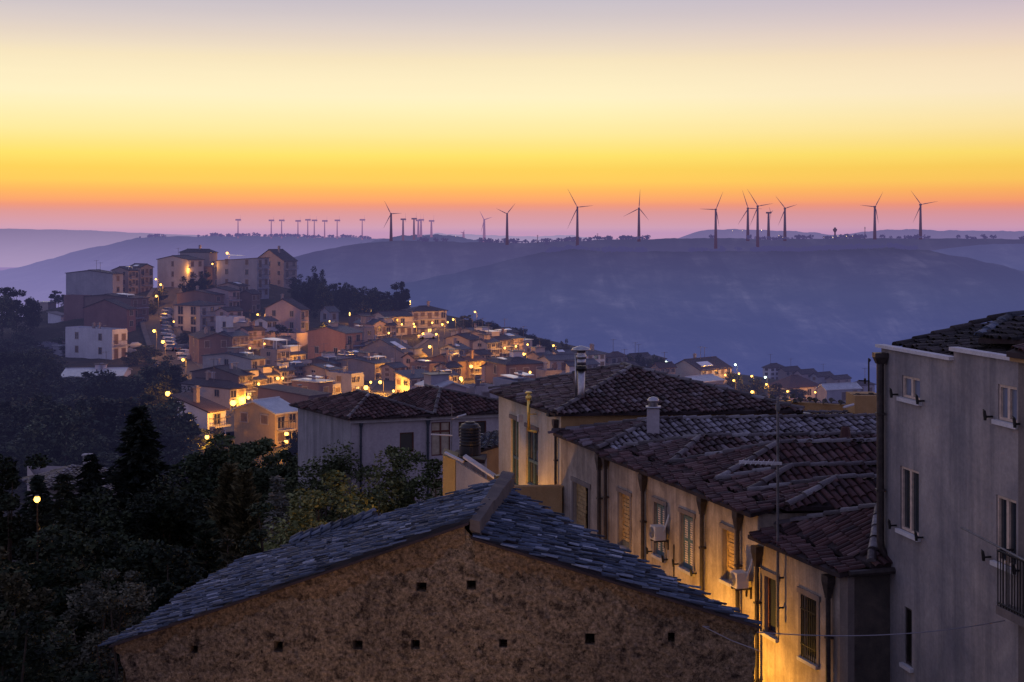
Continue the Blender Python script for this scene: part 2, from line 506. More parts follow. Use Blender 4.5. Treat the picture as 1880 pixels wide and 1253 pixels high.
def window(parent, fc, r, style, sill=True, dep=0.16, hooks=False):
    """style: glazed, tall, shutter, plank, grille, brown, slit"""
    a0, z0, a1, z1 = r
    w, h = a1 - a0, z1 - z0
    mb = MB(); fr = 0.055
    fm = {'glazed': M['wood'], 'tall': M['teal'], 'shutter': M['teal'], 'plank': M['plank'], 'grille': M['wood'], 'brown': M['brownwood'], 'slit': M['gutter'], 'dim': M['brownwood']}[style]
    d0 = dep - 0.09 if style != 'plank' else dep - 0.05
    fc.box(mb, a0 + .002, z0 + .002, a0 + fr, z1 - .002, d0, d0 + 0.06)
    fc.box(mb, a1 - fr, z0 + .002, a1 - .002, z1 - .002, d0, d0 + 0.06)
    fc.box(mb, a0 + fr, z1 - fr, a1 - fr, z1 - .003, d0, d0 + 0.06)
    fc.box(mb, a0 + fr, z0 + .003, a1 - fr, z0 + fr, d0, d0 + 0.06)
    if style in ('glazed', 'tall', 'brown'):
        c = (a0 + a1) / 2
        fc.box(mb, c - 0.045, z0 + fr, c + 0.045, z1 - fr, d0 + .004, d0 + 0.062)
        if style == 'tall':
            zm = z0 + h * 0.42
            fc.box(mb, a0 + fr, zm - .05, c - .045, zm + .05, d0 + .008, d0 + 0.058)
            fc.box(mb, c + .045, zm - .05, a1 - fr, zm + .05, d0 + .008, d0 + 0.058)
        if style == 'brown':
            zm = z0 + h * 0.72
            fc.box(mb, a0 + fr, zm - .05, c - .045, zm + .05, d0 + .008, d0 + 0.058)
            fc.box(mb, c + .045, zm - .05, a1 - fr, zm + .05, d0 + .008, d0 + 0.058)
    win = mb.build('window', fm, parent)
    inner = (a0 + fr, z0 + fr, a1 - fr, z1 - fr)
    pb = MB()
    if style in ('glazed', 'tall', 'brown', 'grille', 'dim'):
        pb.quad(fc.pt(inner[0], inner[1], d0 + .05), fc.pt(inner[2], inner[1], d0 + .05), fc.pt(inner[2], inner[3], d0 + .05), fc.pt(inner[0], inner[3], d0 + .05))
        pm = {'glazed': M['pane_pale'] if h < 1.0 else M['pane'], 'brown': M['curtain']}.get(style, M['pane'])
        pb.build('pane', pm, win)
    if style in ('slit',):
        pb.quad(fc.pt(inner[0], inner[1], d0 + .05), fc.pt(inner[2], inner[1], d0 + .05), fc.pt(inner[2], inner[3], d0 + .05), fc.pt(inner[0], inner[3], d0 + .05))
        pb.build('pane', M['dark'], win)
    if style == 'shutter':
        c = (a0 + a1) / 2
        for x0, x1 in ((inner[0], c - .01), (c + .01, inner[2])):
            sb = MB()
            fc.box(sb, x0, inner[1], x0 + .06, inner[3], d0 - .02, d0 + .02, 0)
            fc.box(sb, x1 - .06, inner[1], x1, inner[3], d0 - .02, d0 + .02, 0)
            for zz in (inner[1], inner[3] - .1, inner[1] + (inner[3] - inner[1]) * .5):
                fc.box(sb, x0 + .06, zz, x1 - .06, zz + .09, d0 - .02, d0 + .02, 0)
            k = 22
            for i in range(k):
                zz = inner[1] + (inner[3] - inner[1]) * (i + .5) / k
                fc.box(sb, x0 + .06, zz - .018, x1 - .06, zz + .022, d0 - .012, d0 + .012, 1)
            fc.box(sb, x0 + .06, inner[1], x1 - .06, inner[3], d0 + .024, d0 + .03, 0)
            sb.build('shutter', [M['teal'], M['slat']], win)
    if style == 'plank':
        sb = MB()
        split = a0 + w * 0.6
        nb = 13
        for i in range(nb):
            za = inner[1] + (inner[3] - inner[1]) * i / nb
            zb = inner[1] + (inner[3] - inner[1]) * (i + .88) / nb
            j = R.uniform(-.01, .015)
            fc.box(sb, inner[0], za, split + R.uniform(-.03, .02), zb, d0 + .01 + j, d0 + .04 + j, 0)
        sb.build('plank_panel', M['plank'], win)
        pb.quad(fc.pt(inner[0], inner[1], d0 + .09), fc.pt(inner[2], inner[1], d0 + .09), fc.pt(inner[2], inner[3], d0 + .09), fc.pt(inner[0], inner[3], d0 + .09))
        pb.build('pane', M['dark'], win)
    if style == 'grille':
        gb = MB()
        nb = 7
        for i in range(nb):
            x = a0 + w * (i + .5) / nb
            fc.box(gb, x - .012, z0 + .02, x + .012, z1 - .02, -.05, -.026)
        for q in (.22, .78):
            fc.box(gb, a0, z0 + h * q - .015, a1, z0 + h * q + .015, -.052, -.028)
        gb.build('grille', M['iron'], win)
    if sill:
        sb = MB()
        fc.box(sb, a0 - .09, z0 - .09, a1 + .09, z0 - .004, -.09, .12)
        sb.build('sill', M['coping'] if style in ('glazed', 'slit') else M['coping_dull'], win)
    if hooks:
        for x in (a0 - .28, a1 + .12):
            hb = MB()
            p = fc.pt(x + .08, z0 + .03, 0)
            q = fc.pt(x + .08, z0 + .03, -.16)
            hb.tube([p, q], .022, 6)
            hb.tube([q + Vector((0, 0, -.07)), q, fc.pt(x + .08, z0 + .14, -.18), fc.pt(x + .02, z0 + .17, -.17)], [.028, .035, .03, .012], 6)
            hb.build('shutter_hook', M['iron'], win)
    return win


def surround(mb, fc, r, w=.14, proud=.025, mi=0):
    a0, z0, a1, z1 = r
    fc.box(mb, a0 - w, z0 - .02, a0 - .003, z1 + .003, -proud, .05, mi)
    fc.box(mb, a1 + .003, z0 - .02, a1 + w, z1 + .003, -proud, .05, mi)
    fc.box(mb, a0 - w - .05, z1 + .004, a1 + w + .05, z1 + w + .02, -proud - .02, .05, mi)


def inside(poly, x, y):
    c = False
    j = len(poly) - 1
    for i in range(len(poly)):
        xi, yi = poly[i]; xj, yj = poly[j]
        if (yi > y) != (yj > y) and x < (xj - xi) * (y - yi) / (yj - yi) + xi:
            c = not c
        j = i
    return c


def tiles(mb, poly3, down, pitch=.22, row=.38, rad=None, mi=0, jit=1.0, skip=0.0, lift=0.0, seed=1, wob=0.0):
    """covers the roof polygon with barrel tiles whose columns run along 'down'"""
    rr = random.Random(seed)
    pts = [Vector(p) for p in poly3]
    c0 = pts[0]
    nrm = Vector((0, 0, 0))
    for i in range(len(pts)):
        a, b = pts[i], pts[(i + 1) % len(pts)]
        nrm += Vector(((a.y - b.y) * (a.z + b.z), (a.z - b.z) * (a.x + b.x), (a.x - b.x) * (a.y + b.y)))
    nrm.normalize()
    if nrm.z < 0: nrm = -nrm
    dn = Vector(down); dn = (dn - nrm * dn.dot(nrm)).normalized()
    lat = nrm.cross(dn).normalized()
    q = [((p - c0).dot(lat), (p - c0).dot(dn)) for p in pts]
    x0, x1 = min(p[0] for p in q), max(p[0] for p in q)
    y0, y1 = min(p[1] for p in q), max(p[1] for p in q)
    r0 = rad or pitch * .40
    nseg = 5
    x = x0 + pitch * .5
    while x < x1:
        cj = rr.uniform(-.02, .02) * jit
        y = y0 + row * .5
        off = rr.uniform(-.16, .16) * jit * row
        while y < y1 + row * .2:
            yy = y + off + rr.uniform(-.05, .05) * jit * row
            xx = x + cj + rr.uniform(-.03, .03) * jit * pitch
            if inside(q, xx, min(max(yy, y0 + .02), y1 - .02)) and rr.random() >= skip:
                L = row * 1.16
                ya, yb = yy - L / 2, yy + L / 2
                ra, rb = r0 * .86, r0 * 1.06
                rot = rr.gauss(0, .035) * jit
                h = lift + rr.uniform(0, .018) * jit + wob * math.sin(xx * 1.3 + yy * .7)
                vs = []
                for (yq, rq, hz) in ((ya, ra, h), (yb, rb, h + .03)):
                    for k in range(nseg + 1):
                        a = math.pi * k / nseg
                        vs.append(c0 + lat * (xx + math.cos(a) * rq + (yq - yy) * rot) + dn * yq + nrm * (hz + math.sin(a) * rq * .8))
                # end lip (tile thickness)
                for k in range(nseg + 1):
                    a = math.pi * k / nseg
                    vs.append(c0 + lat * (xx + math.cos(a) * rb * .84 + (yb - yy) * rot) + dn * (yb - .004) + nrm * (h + .03 + math.sin(a) * rb * .62))
                n1 = nseg + 1
                fs = [(k, k + 1, n1 + k + 1, n1 + k) for k in range(nseg)]
                fs += [(n1 + k, n1 + k + 1, 2 * n1 + k + 1, 2 * n1 + k) for k in range(nseg)]
                mb.add(vs, fs, mi)
            y += row
        x += pitch
    return nrm


def caps(mb, p, q, rad=.16, L=.5, mi=0, seed=3, up=.03):
    rr = random.Random(seed)
    p, q = Vector(p), Vector(q)
    d = q - p
    n = max(1, int(d.length / L))
    dn = d.normalized()
    lat = dn.cross(Vector((0, 0, 1))).normalized()
    nm = lat.cross(dn)
    for i in range(n):
        a, b = p + d * (i / n), p + d * ((i + 1.12) / n)
        vs = []
        for (c, r, h) in ((a, rad * 1.05, up + .035), (b, rad * .9, up)):
            sh = rr.uniform(-.015, .015)
            for k in range(7):
                an = math.pi * k / 6
                vs.append(c + lat * (math.cos(an) * r + sh) + nm * (math.sin(an) * r * .85 + h))
        mb.add(vs, [(k, k + 1, 7 + k + 1, 7 + k) for k in range(6)], mi)
        mb.add(vs[:7], [tuple(range(7))], mi)


def roof_part(parent, slopes, cap_lines=(), mats=('coppi', 'cap'), pitch=.22, row=.38, rad=.11, name='roof', seed=1, jit=1.0, thick=.1, skip=0.0, wob=0.0):
    """slopes: [(polygon3d, down-direction)]; sheets with barrel tiles, plus rows of ridge caps"""
    mb = MB()
    for i, (poly, down) in enumerate(slopes):
        pts = [Vector(p) for p in poly]
        mb.poly(pts, 2)
        low = [p - Vector((0, 0, thick)) for p in pts]
        mb.poly(list(reversed(low)), 2)
        for k in range(len(pts)):
            j = (k + 1) % len(pts)
            mb.quad(pts[k], low[k], low[j], pts[j], 2)
        tiles(mb, pts, down, pitch, row, None, 0, jit, skip, .0, seed * 17 + i, wob)
    for j, (p, q) in enumerate(cap_lines):
        caps(mb, p, q, rad, .5, 1, seed + j)
    return mb.build(name, [M[mats[0]], M[mats[1]], M['tray']], parent)


def downpipe(parent, fc, a, z_top, z_bot, w=.06, mat='gutter', off=.05, hopper=.14):
    mb = MB()
    c = fc.pt(a, z_top, -off - .06)
    # funnel-shaped rain hopper
    d3 = Vector((fc.d.x, fc.d.y, 0)); n3 = Vector((fc.n.x, fc.n.y, 0))
    def ring(z, k, dd):
        return [c + d3 * (sx * k) + n3 * (sy * dd) + Vector((0, 0, z)) for sx, sy in ((-1, -1), (1, -1), (1, 1), (-1, 1))]
    r1, r2, r3, r4 = ring(.08, hopper, .1), ring(-.08, hopper, .1), ring(-.4, w, w), ring(-.45, w, w)
    for a4, b4 in ((r1, r2), (r2, r3), (r3, r4)):
        mb.hexa(b4, a4)
    mb.tube([c + Vector((0, 0, -.4)), fc.pt(a, z_bot, -off - .06)], w, 10)
    z = z_top - 1.4
    while z > z_bot:
        fc.box(mb, a - w * 1.15, z, a + w * 1.15, z + .05, -off - .06 - w * 1.1, 0.0)
        z -= 2.0
    return mb.build('downpipe', M[mat], parent, smooth=False)


# ------------------------------------------------------------------ the front stone barn
def wob_line(A, B, n, amp, rr):
    out = []
    for i in range(n + 1):
        t = i / n
        p = A.lerp(B, t)
        if 0 < i < n: p = p + Vector((rr.uniform(-amp, amp), 0, rr.uniform(-amp, amp)))
        out.append(p)
    return out


def build_barn():
    A = P(200, 1186, 25.0); B = P(860, 960, 24.09); C = P(926, 882, 28.1); D = P(440, 1034, 31.2)
    B2 = P(864, 986, 24.09); C2 = P(930, 894, 28.1); E = P(1398, 1152, 23.4)
    root = empty('stone_barn', (-1.2, 26, -16), 'old rubble stone barn with low gable and blue grey tiled roof in the foreground', 'stone building')
    # gable wall, set back under the verge
    back = Vector((0, .12, 0))
    wl = A + Vector((.12, 0, 0)); wr = E + Vector((-.1, 0, 0))
    dirv = Vector((wr.x - wl.x, wr.y - wl.y, 0))
    fc = Face((wl.x, wl.y + .12), (wr.x, wr.y + .12), (0, 1))
    rr = random.Random(11)
    def az(p):
        return ((Vector((p.x, p.y)) - fc.A).dot(fc.d), p.z)
    outer = []
    zb = -16.0
    a_left = az(wl)[0] + .06
    outer.append((a_left + .12, zb))
    zz = zb
    while zz < wl.z - .75:          # ragged left corner
        zz += .3
        outer.append((a_left + .1 + rr.uniform(-.03, .03), min(zz, wl.z - .62)))
    outer += [(a_left + .07, wl.z - .5), (a_left - .02, wl.z - .34), (a_left - .06, wl.z - .1)]
    top = [A, B, B2, E]
    for p, q in ((A, B), (B2, E)):
        for t in np.linspace(0.02, 0.985, 26):
            w = p.lerp(q, float(t)); a, z = az(w)
            outer.append((a, z - .09 + rr.uniform(-.015, .015)))
    aE = az(wr)[0]
    zz = wr.z - .25
    while zz > zb + .4:
        outer.append((aE - .02 + rr.uniform(-.045, .03), zz)); zz -= .22
    outer.append((aE, zb))
    holes = []
    for u, v, w in ((775, 1078, 18), (866, 1075, 17), (357, 1193, 14), (511, 1189, 18), (658, 1185, 17), (764, 1185, 15), (924, 1182, 16), (1083, 1175, 19), (1232, 1172, 15)):
        j1, j2 = rr.uniform(-2, 2), rr.uniform(-2.5, 1.5)
        holes.append(fc.rect(u - w / 2 + j1, v - w / 2 - 1 + j2, u + w / 2 - .8, v + w / 2))
    wb = MB()
    fc.panel(wb, outer, holes, .35)
    foot = [(wl.x + .1, wl.y + .12), (wr.x, wr.y + .12), (C2.x, C2.y - .2), (D.x, D.y - .2)]
    solid_walls(wb, foot, zb, [wl.z - .12, wr.z - .12, C.z - .25, D.z - .12], faces=(1, 2, 3))
    wb.build('wall', M['rubble'], root)
    for h in holes:
        pb = MB()
        a0, z0, a1, z1 = h
        pb.quad(fc.pt(a0, z0, .345), fc.pt(a1, z0, .345), fc.pt(a1, z1, .345), fc.pt(a0, z1, .345))
        pb.build('putlog_hole', M['hole'], root)
    # mortar band under the verge
    for (p, q, w0, w1) in ((A, B, .24, .46), (B2, E, .40, .22)):
        vb = MB()
        n = 90
        prev = None
        for i in range(n + 1):
            t = .012 + .976 * i / n
            w = p.lerp(q, t); a, z = az(w)
            wd = (w0 + (w1 - w0) * t) * (1 + .35 * math.sin(t * 17) * math.sin(t * 7 + 1)) + rr.uniform(-.07, .07)
            cur = (fc.pt(a, z - .05, -.05), fc.pt(a, z - wd * .6, -.04), fc.pt(a, z - wd, .0))
            if prev:
                vb.quad(prev[1], cur[1], cur[0], prev[0])
                vb.quad(prev[2], cur[2], cur[1], prev[1])
            prev = cur
        vb.build('verge_band', M['verge'], root)
    dl = (A - B); dr = (E - B2)
    roof_part(root, [([A, B, C, D], dl)], (), ('slate', 'slate'), .08, .25, seed=21, thick=.04, jit=3.0, skip=.02, wob=.02, name='roof')
    roof_part(root, [([B2, C2, E], dr)], (), ('slate', 'slate'), .08, .25, seed=22, thick=.04, jit=3.0, skip=.02, wob=.02, name='roof')
    # raised verge along the far edge of the left slope
    cb = MB()
    p0 = D.lerp(C, .22); p1 = D.lerp(C, .54)
    u = (p1 - p0).normalized()
    for k, (ww, hh) in enumerate(((.0, .2), (.12, .16), (.06, .1), (.2, .09))):
        o = Vector((.03, -ww, .02))
        caps(cb, p1 + o, p0 + o, .085, .26, 0, 31 + k, hh - .06)
    cb.build('ridge', M['slate'], root)
    # rendered parapet wall along the ridge
    pw = MB()
    f0, f1 = B + Vector((.02, .06, .0)), C + Vector((-.03, .1, .06))
    ax = f1 - f0; side = Vector((ax.y, -ax.x, 0)).normalized()
    n = 14
    ringp = None
    for i in range(n + 1):
        c = f0 + ax * (i / n)
        j = rr.uniform(-.02, .02)
        wd = .17 + .07 * i / n + rr.uniform(-.012, .012)
        k0 = .3 if i < 1 else (.65 if i < 2 else 1)
        ring = [c + Vector((0, 0, -.45 * k0)), c + side * wd + Vector((0, 0, -.62 * k0)), c + side * wd + Vector((0, 0, .02 + .05 * i / n + j)), c + Vector((0, 0, .05 + .06 * i / n + j))]
        if ringp:
            for k in range(4):
                pw.quad(ringp[k], ringp[(k + 1) % 4], ring[(k + 1) % 4], ring[k])
        else:
            pw.quad(*reversed(ring))
        ringp = ring
    pw.quad(*ringp)
    pw.build('parapet', M['parapet'], root)
    return fc


# ------------------------------------------------------------------ the long row along the alley
FO = Vector((3.25, 45.9)); FD = Vector((.313, -.95)); FN = Vector((.995, .1))


def FP(s, t, z):
    p = FO + FD * s + FN * t
    return Vector((p.x, p.y, z))


def hip_block(s0, s1, ts, tr, tend, ze, zr, capl=True, t0=.5):
    """block between alley positions s0 (far) and s1 (near): ridge runs away from the alley.
    ts: inset of the hip apex; tend: how deep the roof runs; returns slopes + cap lines"""
    sm = s0 + (s1 - s0) * tr
    ap = FP(sm, ts, zr); re = FP(sm, tend, zr)
    c0, c1 = FP(s0, t0, ze + .02), FP(s1, t0, ze + .02)
    e0, e1 = FP(s0, tend, ze), FP(s1, tend, ze)
    slopes = [([c0, c1, ap], -FN.to_3d()), ([c1, e1, re, ap], FD.to_3d()), ([e0, c0, ap, re], -FD.to_3d())]
    lines = [(c0, ap), (c1, ap), (re, ap)]
    return slopes, lines


def build_row():
    zg = -17.0
    inw = FN
    # ---- far tall house with the two long french windows
    h0 = empty('house', FP(-8, 4, zg), 'cream rendered house with two tall french windows, hipped tile roof and twin steel flue', 'house')
    s0, s1, ze = -12.1, -4.83, -6.42
    A, B = FO + FD * s0, FO + FD * s1
    fc = Face(A, B, inw)
    wl = [fc.rect(938, 768, 952, 897), fc.rect(966, 784, 988, 899)]
    wb = MB()
    fc.panel(wb, [(0, zg), (fc.len, zg), (fc.len, ze), (0, ze)], wl, .2)
    foot = [tuple(A), tuple(B), tuple(B + FN * 8.4), tuple(A + FN * 8.4)]
    solid_walls(wb, foot, zg, ze, faces=(2, 3))
    wb.build('wall', M['cream'], h0)
    wb = MB(); solid_walls(wb, foot, zg, ze, faces=(1,)); wb.build('end_wall', M['orange'], h0)
    for r in wl:
        w = window(h0, fc, r, 'tall', sill=False)
        hd = MB(); fc.box(hd, r[0] - .08, r[3] + .01, r[2] + .1, r[3] + .16, -.06, .05); hd.build('lintel', M['side'], w)
    ze2 = ze + .04
    c = [FP(s0 - .25, -.3, ze2), FP(s1 + .25, -.3, ze2), FP(s1 + .25, 8.7, ze2), FP(s0 - .25, 8.7, ze2)]
    a1, a0 = FP(-9.0, 4.2, -5.2), FP(-9.9, 4.2, -5.2)
    roof_part(h0, [([c[0], c[1], a1, a0], -FN.to_3d()), ([c[1], c[2], a1], FD.to_3d()), ([c[2], c[3], a0, a1], FN.to_3d()), ([c[3], c[0], a0], -FD.to_3d())],
              [(c[1], a1), (c[2], a1), (a0, a1), (c[0], a0)], ('coppi', 'cap'), seed=5)
    downpipe(h0, fc, fc.len - .35, -6.75, zg, .05, 'gutter', .02, .12)
    # twin-wall steel flue with a wide cap
    fl = MB(); p = FP(-6.0, 1.15, -6.3)
    fl.tube([p, p + Vector((0, 0, .5)), p + Vector((0, 0, 1.35))], .14, 14)
    fl.tube([p + Vector((0, 0, 1.5)), p + Vector((0, 0, 1.72))], .17, 14)
    fl.tube([p + Vector((-.19, .02, 0)), p + Vector((-.19, .02, 1.9))], .04, 8)
    q = p + Vector((0, 0, 1.3))
    fl.tube([q, q + Vector((0, 0, .16))], .2, 14, 1)
    fl.lathe(p, [(.17, 1.72), (.2, 1.78), (.2, 1.84), (.16, 1.88), (.16, 2.02), (.38, 2.04), (.30, 2.12), (.05, 2.2)], 16, 0)
    f_o = fl.build('flue', [M['steel'], M['iron']], h0, smooth=True)
    # thin flue on the alley wall, lamp yellow painted into its colour
    a, z0 = fc.px(984.5, 790); _, z1 = fc.px(984.5, 722)
    fl = MB()
    fl.tube([fc.pt(a, z0, -.3), fc.pt(a, z1 - .05, -.3)], .06, 12)
    fl.lathe(fc.pt(a, z1, -.3), [(.06, -.25), (.11, -.22), (.11, -.1), (.06, -.08), (.06, 0), (.14, .01), (.1, .06)], 12)
    fl.tube([fc.pt(a, z0, -.3), fc.pt(a + .3, z0 - .02, -.1)], .045, 8)
    fl.tube([fc.pt(a, z0 + .6, -.3), fc.pt(a, z0 + .6, 0)], .02, 6)
    fl.build('flue', M['lit_flue'], h0, smooth=True)
    lm = MB(); a, z = fc.px(1020, 760)
    fc.box(lm, a - .1, z - .08, a + .16, z + .06, -.32, .0); lm.build('wall_lamp', M['iron'], h0)
    a, z = fc.px(958, 768); lm = MB(); lm.cbox(fc.pt(a, z, -.08), .16, .14, .26, .3); lm.build('meter_box', M['ac'], h0)

    # ---- narrow house with chimney
    h1 = empty('house', FP(-2.7, 4, zg), 'narrow plastered house with a boarded opening, hipped tiles and square white chimney', 'house')
    s0, s1, ze = -4.82, -.62, -7.13
    A, B = FO + FD * s0, FO + FD * s1
    fc1 = Face(A, B, inw)
    r = fc1.rect(1053, 884, 1081, 985)
    r = (r[0], r[1] - .2, r[2], r[3])
    wb = MB()
    fc1.panel(wb, [(0, zg), (fc1.len, zg), (fc1.len, ze), (0, ze)], [r], .2)
    foot = [tuple(A), tuple(B), tuple(B + FN * 17), tuple(A + FN * 17)]
    solid_walls(wb, foot, zg, ze - .02, faces=(1, 2, 3))
    surround(wb, fc1, r, mi=1)
    wb.build('wall', [M['facade'], M['side']], h1)
    window(h1, fc1, r, 'plank', sill=True)
    sl, ln = hip_block(s0 - .02, s1 + .05, 2.45, .5, 17, ze + .02, -6.42, t0=-.28)
    roof_part(h1, [sl[0], sl[2]], ln, ('coppi', 'cap'), seed=6)
    roof_part(h1, [sl[1]], (), ('coppi_sheen', 'cap'), seed=7)
    downpipe(h1, fc1, fc1.len - .3, -7.35, zg, .065)
    ch = MB(); p = FP(-1.75, 2.05, -7.0)
    ch.cbox(p + Vector((0, 0, .48)), .42, .42, 1.3, -.1)
    chm = ch.build('chimney', M['lilac'], h1)
    ct = MB()
    ct.cbox(p + Vector((0, 0, 1.15)), .5, .5, .05, -.1)
    ct.lathe(p, [(.16, 1.17), (.16, 1.3), (.2, 1.32), (.2, 1.4), (.15, 1.46), (.04, 1.5)], 14)
    ct.build('chimney_cowl', M['steel'], chm, smooth=True)

    # ---- long main building, four hipped roofs in a row
    h2 = empty('convent_building', FP(5, 6, zg), 'long plastered building along the alley with teal shutters and rows of hipped tile roofs', 'building')
    s0, s1, ze = -.6, 9.85, -7.2
    A, B = FO + FD * s0, FO + FD * s1
    f2 = Face(A, B, inw)
    rs = [(f2.rect(1137, 903, 1157, 1012), 'plank'), (f2.rect(1202, 921, 1221, 1027), 'shutter'), (f2.rect(1251, 941, 1273, 1052), 'shutter'), (f2.rect(1328, 970, 1349, 1074), 'plank')]
    wb = MB()
    f2.panel(wb, [(0, zg), (f2.len, zg), (f2.len, ze), (0, ze)], [r for r, _ in rs], .2)
    foot = [tuple(A), tuple(B), tuple(B + FN * 17), tuple(A + FN * 17)]
    solid_walls(wb, foot, zg, ze - .02, faces=(1, 2, 3))
    for r, _ in rs: surround(wb, f2, r, .11, mi=1)
    wb.build('wall', [M['facade'], M['side']], h2)
    for r, st in rs: window(h2, f2, r, st, sill=True, hooks=(st == 'shutter'))
    blocks = [(-.6, 3.0, 2.33, .5, -6.55), (3.0, 6.1, 3.2, .5, -6.28), (6.1, 8.0, 2.3, .5, -6.56), (8.0, 10.1, 2.44, .55, -6.55)]
    for k, (a, b, ts, tr, zr) in enumerate(blocks):
        sl, ln = hip_block(a, b, ts, tr, 17, ze + .16, zr + .06, t0=.64)
        roof_part(h2, sl, ln, ('coppi' if k == 0 else 'coppi_red', 'cap'), seed=40 + k)
    # outer tile strip beyond the box gutter
    st = [FP(s0 + .05, -.26, ze), FP(s1 + .1, -.26, ze), FP(s1 + .1, .34, ze + .15), FP(s0 + .05, .34, ze + .15)]
    roof_part(h2, [(st, -FN.to_3d())], (), ('coppi_red', 'cap'), pitch=.22, row=.3, name='eave_tiles', seed=44)
    gb = MB()
    g = [FP(s0, .34, ze - .05), FP(s1, .34, ze - .05), FP(s1, .62, ze - .05), FP(s0, .62, ze - .05)]
    gb.hexa(g, [p + Vector((0, 0, .06)) for p in g]); gb.build('box_gutter', M['gutter'], h2)
    fb = MB(); q4 = [FP(s0, .6, ze + .1), FP(s1 + .1, .6, ze + .1), FP(s1 + .1, 1.5, ze + .22), FP(s0, 1.5, ze + .22)]
    fb.poly(q4); tiles(fb, q4, -FN.to_3d(), .22, .38, seed=47, mi=1); fb.build('roof', [M['tray'], M['coppi_red']], h2)
    for u, v in ((1117, 838), (1186, 878), (1295, 918), (1361, 946)):
        a, z = f2.px(u, v)
        downpipe(h2, f2, max(a, .15), z + .05, zg, .06)
    tb = MB(); a, z = f2.px(1238, 1000); tb.tube([f2.pt(a, z, -.02), f2.pt(a, zg, -.02)], .018, 6); tb.build('cable', M['gutter'], h2)

    # ---- low end house
    h3 = empty('house', FP(12, 3, zg), 'low end house of the alley row with an iron grilled window and warm lit wall', 'house')
    s0, s1, ze = 9.85, 14.15, -7.76
    A, B = FO + FD * s0, FO + FD * s1
    f3 = Face(A, B, inw)
    rs = [(f3.rect(1405, 1056, 1426, 1172), 'dim'), (f3.rect(1472, 1090, 1500, 1221), 'grille')]
    wb = MB()
    f3.panel(wb, [(0, zg), (f3.len, zg), (f3.len, ze), (0, ze)], [r for r, _ in rs], .24)
    foot = [tuple(A), tuple(B), tuple(B + FN * 5), tuple(A + FN * 5)]
    for r, _ in rs: surround(wb, f3, r, .12, mi=1)
    solid_walls(wb, foot, zg, ze - .02, faces=(2, 3))
    wb.build('wall', [M['facade'], M['side']], h3)
    wb = MB(); solid_walls(wb, foot, zg, ze - .02, faces=(1,)); wb.build('end_wall', M['darkstone'], h3)
    q = MB(); f3.box(q, f3.len - .32, zg, f3.len + .03, ze - .1, -.035, .3); q.build('quoin', M['side'], h3)
    for r, st in rs: window(h3, f3, r, st, sill=True)
    c0, c1 = FP(s0 - .05, .5, ze + .2), FP(s1 + .05, .5, ze + .2)
    ap = FP(12.0, 1.95, -6.7); re = FP(12.0, 5.2, -6.7)
    e0, e1 = FP(s0, 5.2, ze + .2), FP(s1 + .05, 5.2, ze + .2)
    roof_part(h3, [([c0, c1, ap], -FN.to_3d()), ([c1, e1, re, ap], FD.to_3d()), ([e0, c0, ap, re], -FD.to_3d())], [(c0, ap), (c1, ap), (re, ap)], ('coppi_red', 'cap'), pitch=.2, row=.36, seed=51)
    st = [FP(s0 - .05, -.26, ze), FP(s1 + .1, -.26, ze), FP(s1 + .1, .3, ze + .14), FP(s0 - .05, .3, ze + .14)]
    roof_part(h3, [(st, -FN.to_3d())], (), ('coppi_red', 'cap'), pitch=.22, row=.3, name='eave_tiles', seed=54)
    gb = MB(); gb.tube([FP(s1 + .22, -.1, ze + .03), FP(s1 + .22, 1.3, ze + .1)], .08, 8); gb.build('gutter', M['gutter'], h3)
    for u, v in ((1379, 1000), (1528, 1062)):
        a, z = f3.px(u, v); downpipe(h3, f3, max(a, .12), z, zg, .06)

    # air conditioners hang on the walls: things of their own
    def aircon(f, u0, v0, u1, v1, label):
        a0, zt = f.px(u0, v0); a1, zb = f.px(u1, v1)
        ac, zc = (a0 + a1) / 2, (zt + zb) / 2
        h = zt - zb; wd = h * .95
        root = empty('air_conditioner', f.pt(ac, zb, -.3), label, 'air conditioner', 'outdoor units on the alley facade')
        d = .34
        bm = MB(); f.box(bm, ac - wd / 2, zb, ac + wd / 2, zt, -.12 - d, -.12)
        body = bm.build('body', M['ac'], root)
        # fan grille sits on the alley side and on the far end panel
        gm = MB()
        c = f.pt(ac - wd * .12, zc, -.12 - d - .012); d3 = Vector((f.d.x, f.d.y, 0)); n3 = -Vector((f.n.x, f.n.y, 0)).normalized()
        for k in range(5):
            rr_ = h * .40 * (k + 1) / 5
            ring = [c + d3 * rr_ * math.cos(x) + Vector((0, 0, rr_ * math.sin(x))) for x in np.linspace(0, 2 * math.pi, 25)]
            gm.tube(ring, .009, 5, cap=False)
        gm.add([c + n3 * -.008 + d3 * h * .41 * math.cos(x) + Vector((0, 0, h * .41 * math.sin(x))) for x in np.linspace(0, 2 * math.pi, 25)[:-1]], [tuple(range(24))])
        gm.build('fan_grille', M['acgrille'], root)
        for x in (ac - wd * .32, ac + wd * .32):
            bk = MB()
            f.box(bk, x - .02, zb - .06, x + .02, zb - .002, -.12 - d, 0)
            f.box(bk, x - .02, zb - .3, x + .02, zb - .06, -.04, 0)
            bk.build('bracket', M['gutter'], root)
        pp = MB(); pp.tube([f.pt(ac + wd * .5, zt - .15, -.2), f.pt(ac + wd * .55, zt + .1, -.1), f.pt(ac + wd * .5, zt + .3, -.02), f.pt(ac + wd * .42, zt + .32, -.0)], .03, 6); pp.build('pipe', M['ac'], root)
    aircon(f2, 1209, 957, 1240, 997, 'air conditioner hung between the two teal shuttered windows')
    aircon(f3, 1361, 1041, 1391, 1084, 'air conditioner hung beside the boarded window of the low end house')

    # tall aerial mast with a yagi, fixed to the low end house
    a, zt = f3.px(1428, 728); _, zbm = f3.px(1428, 1150)
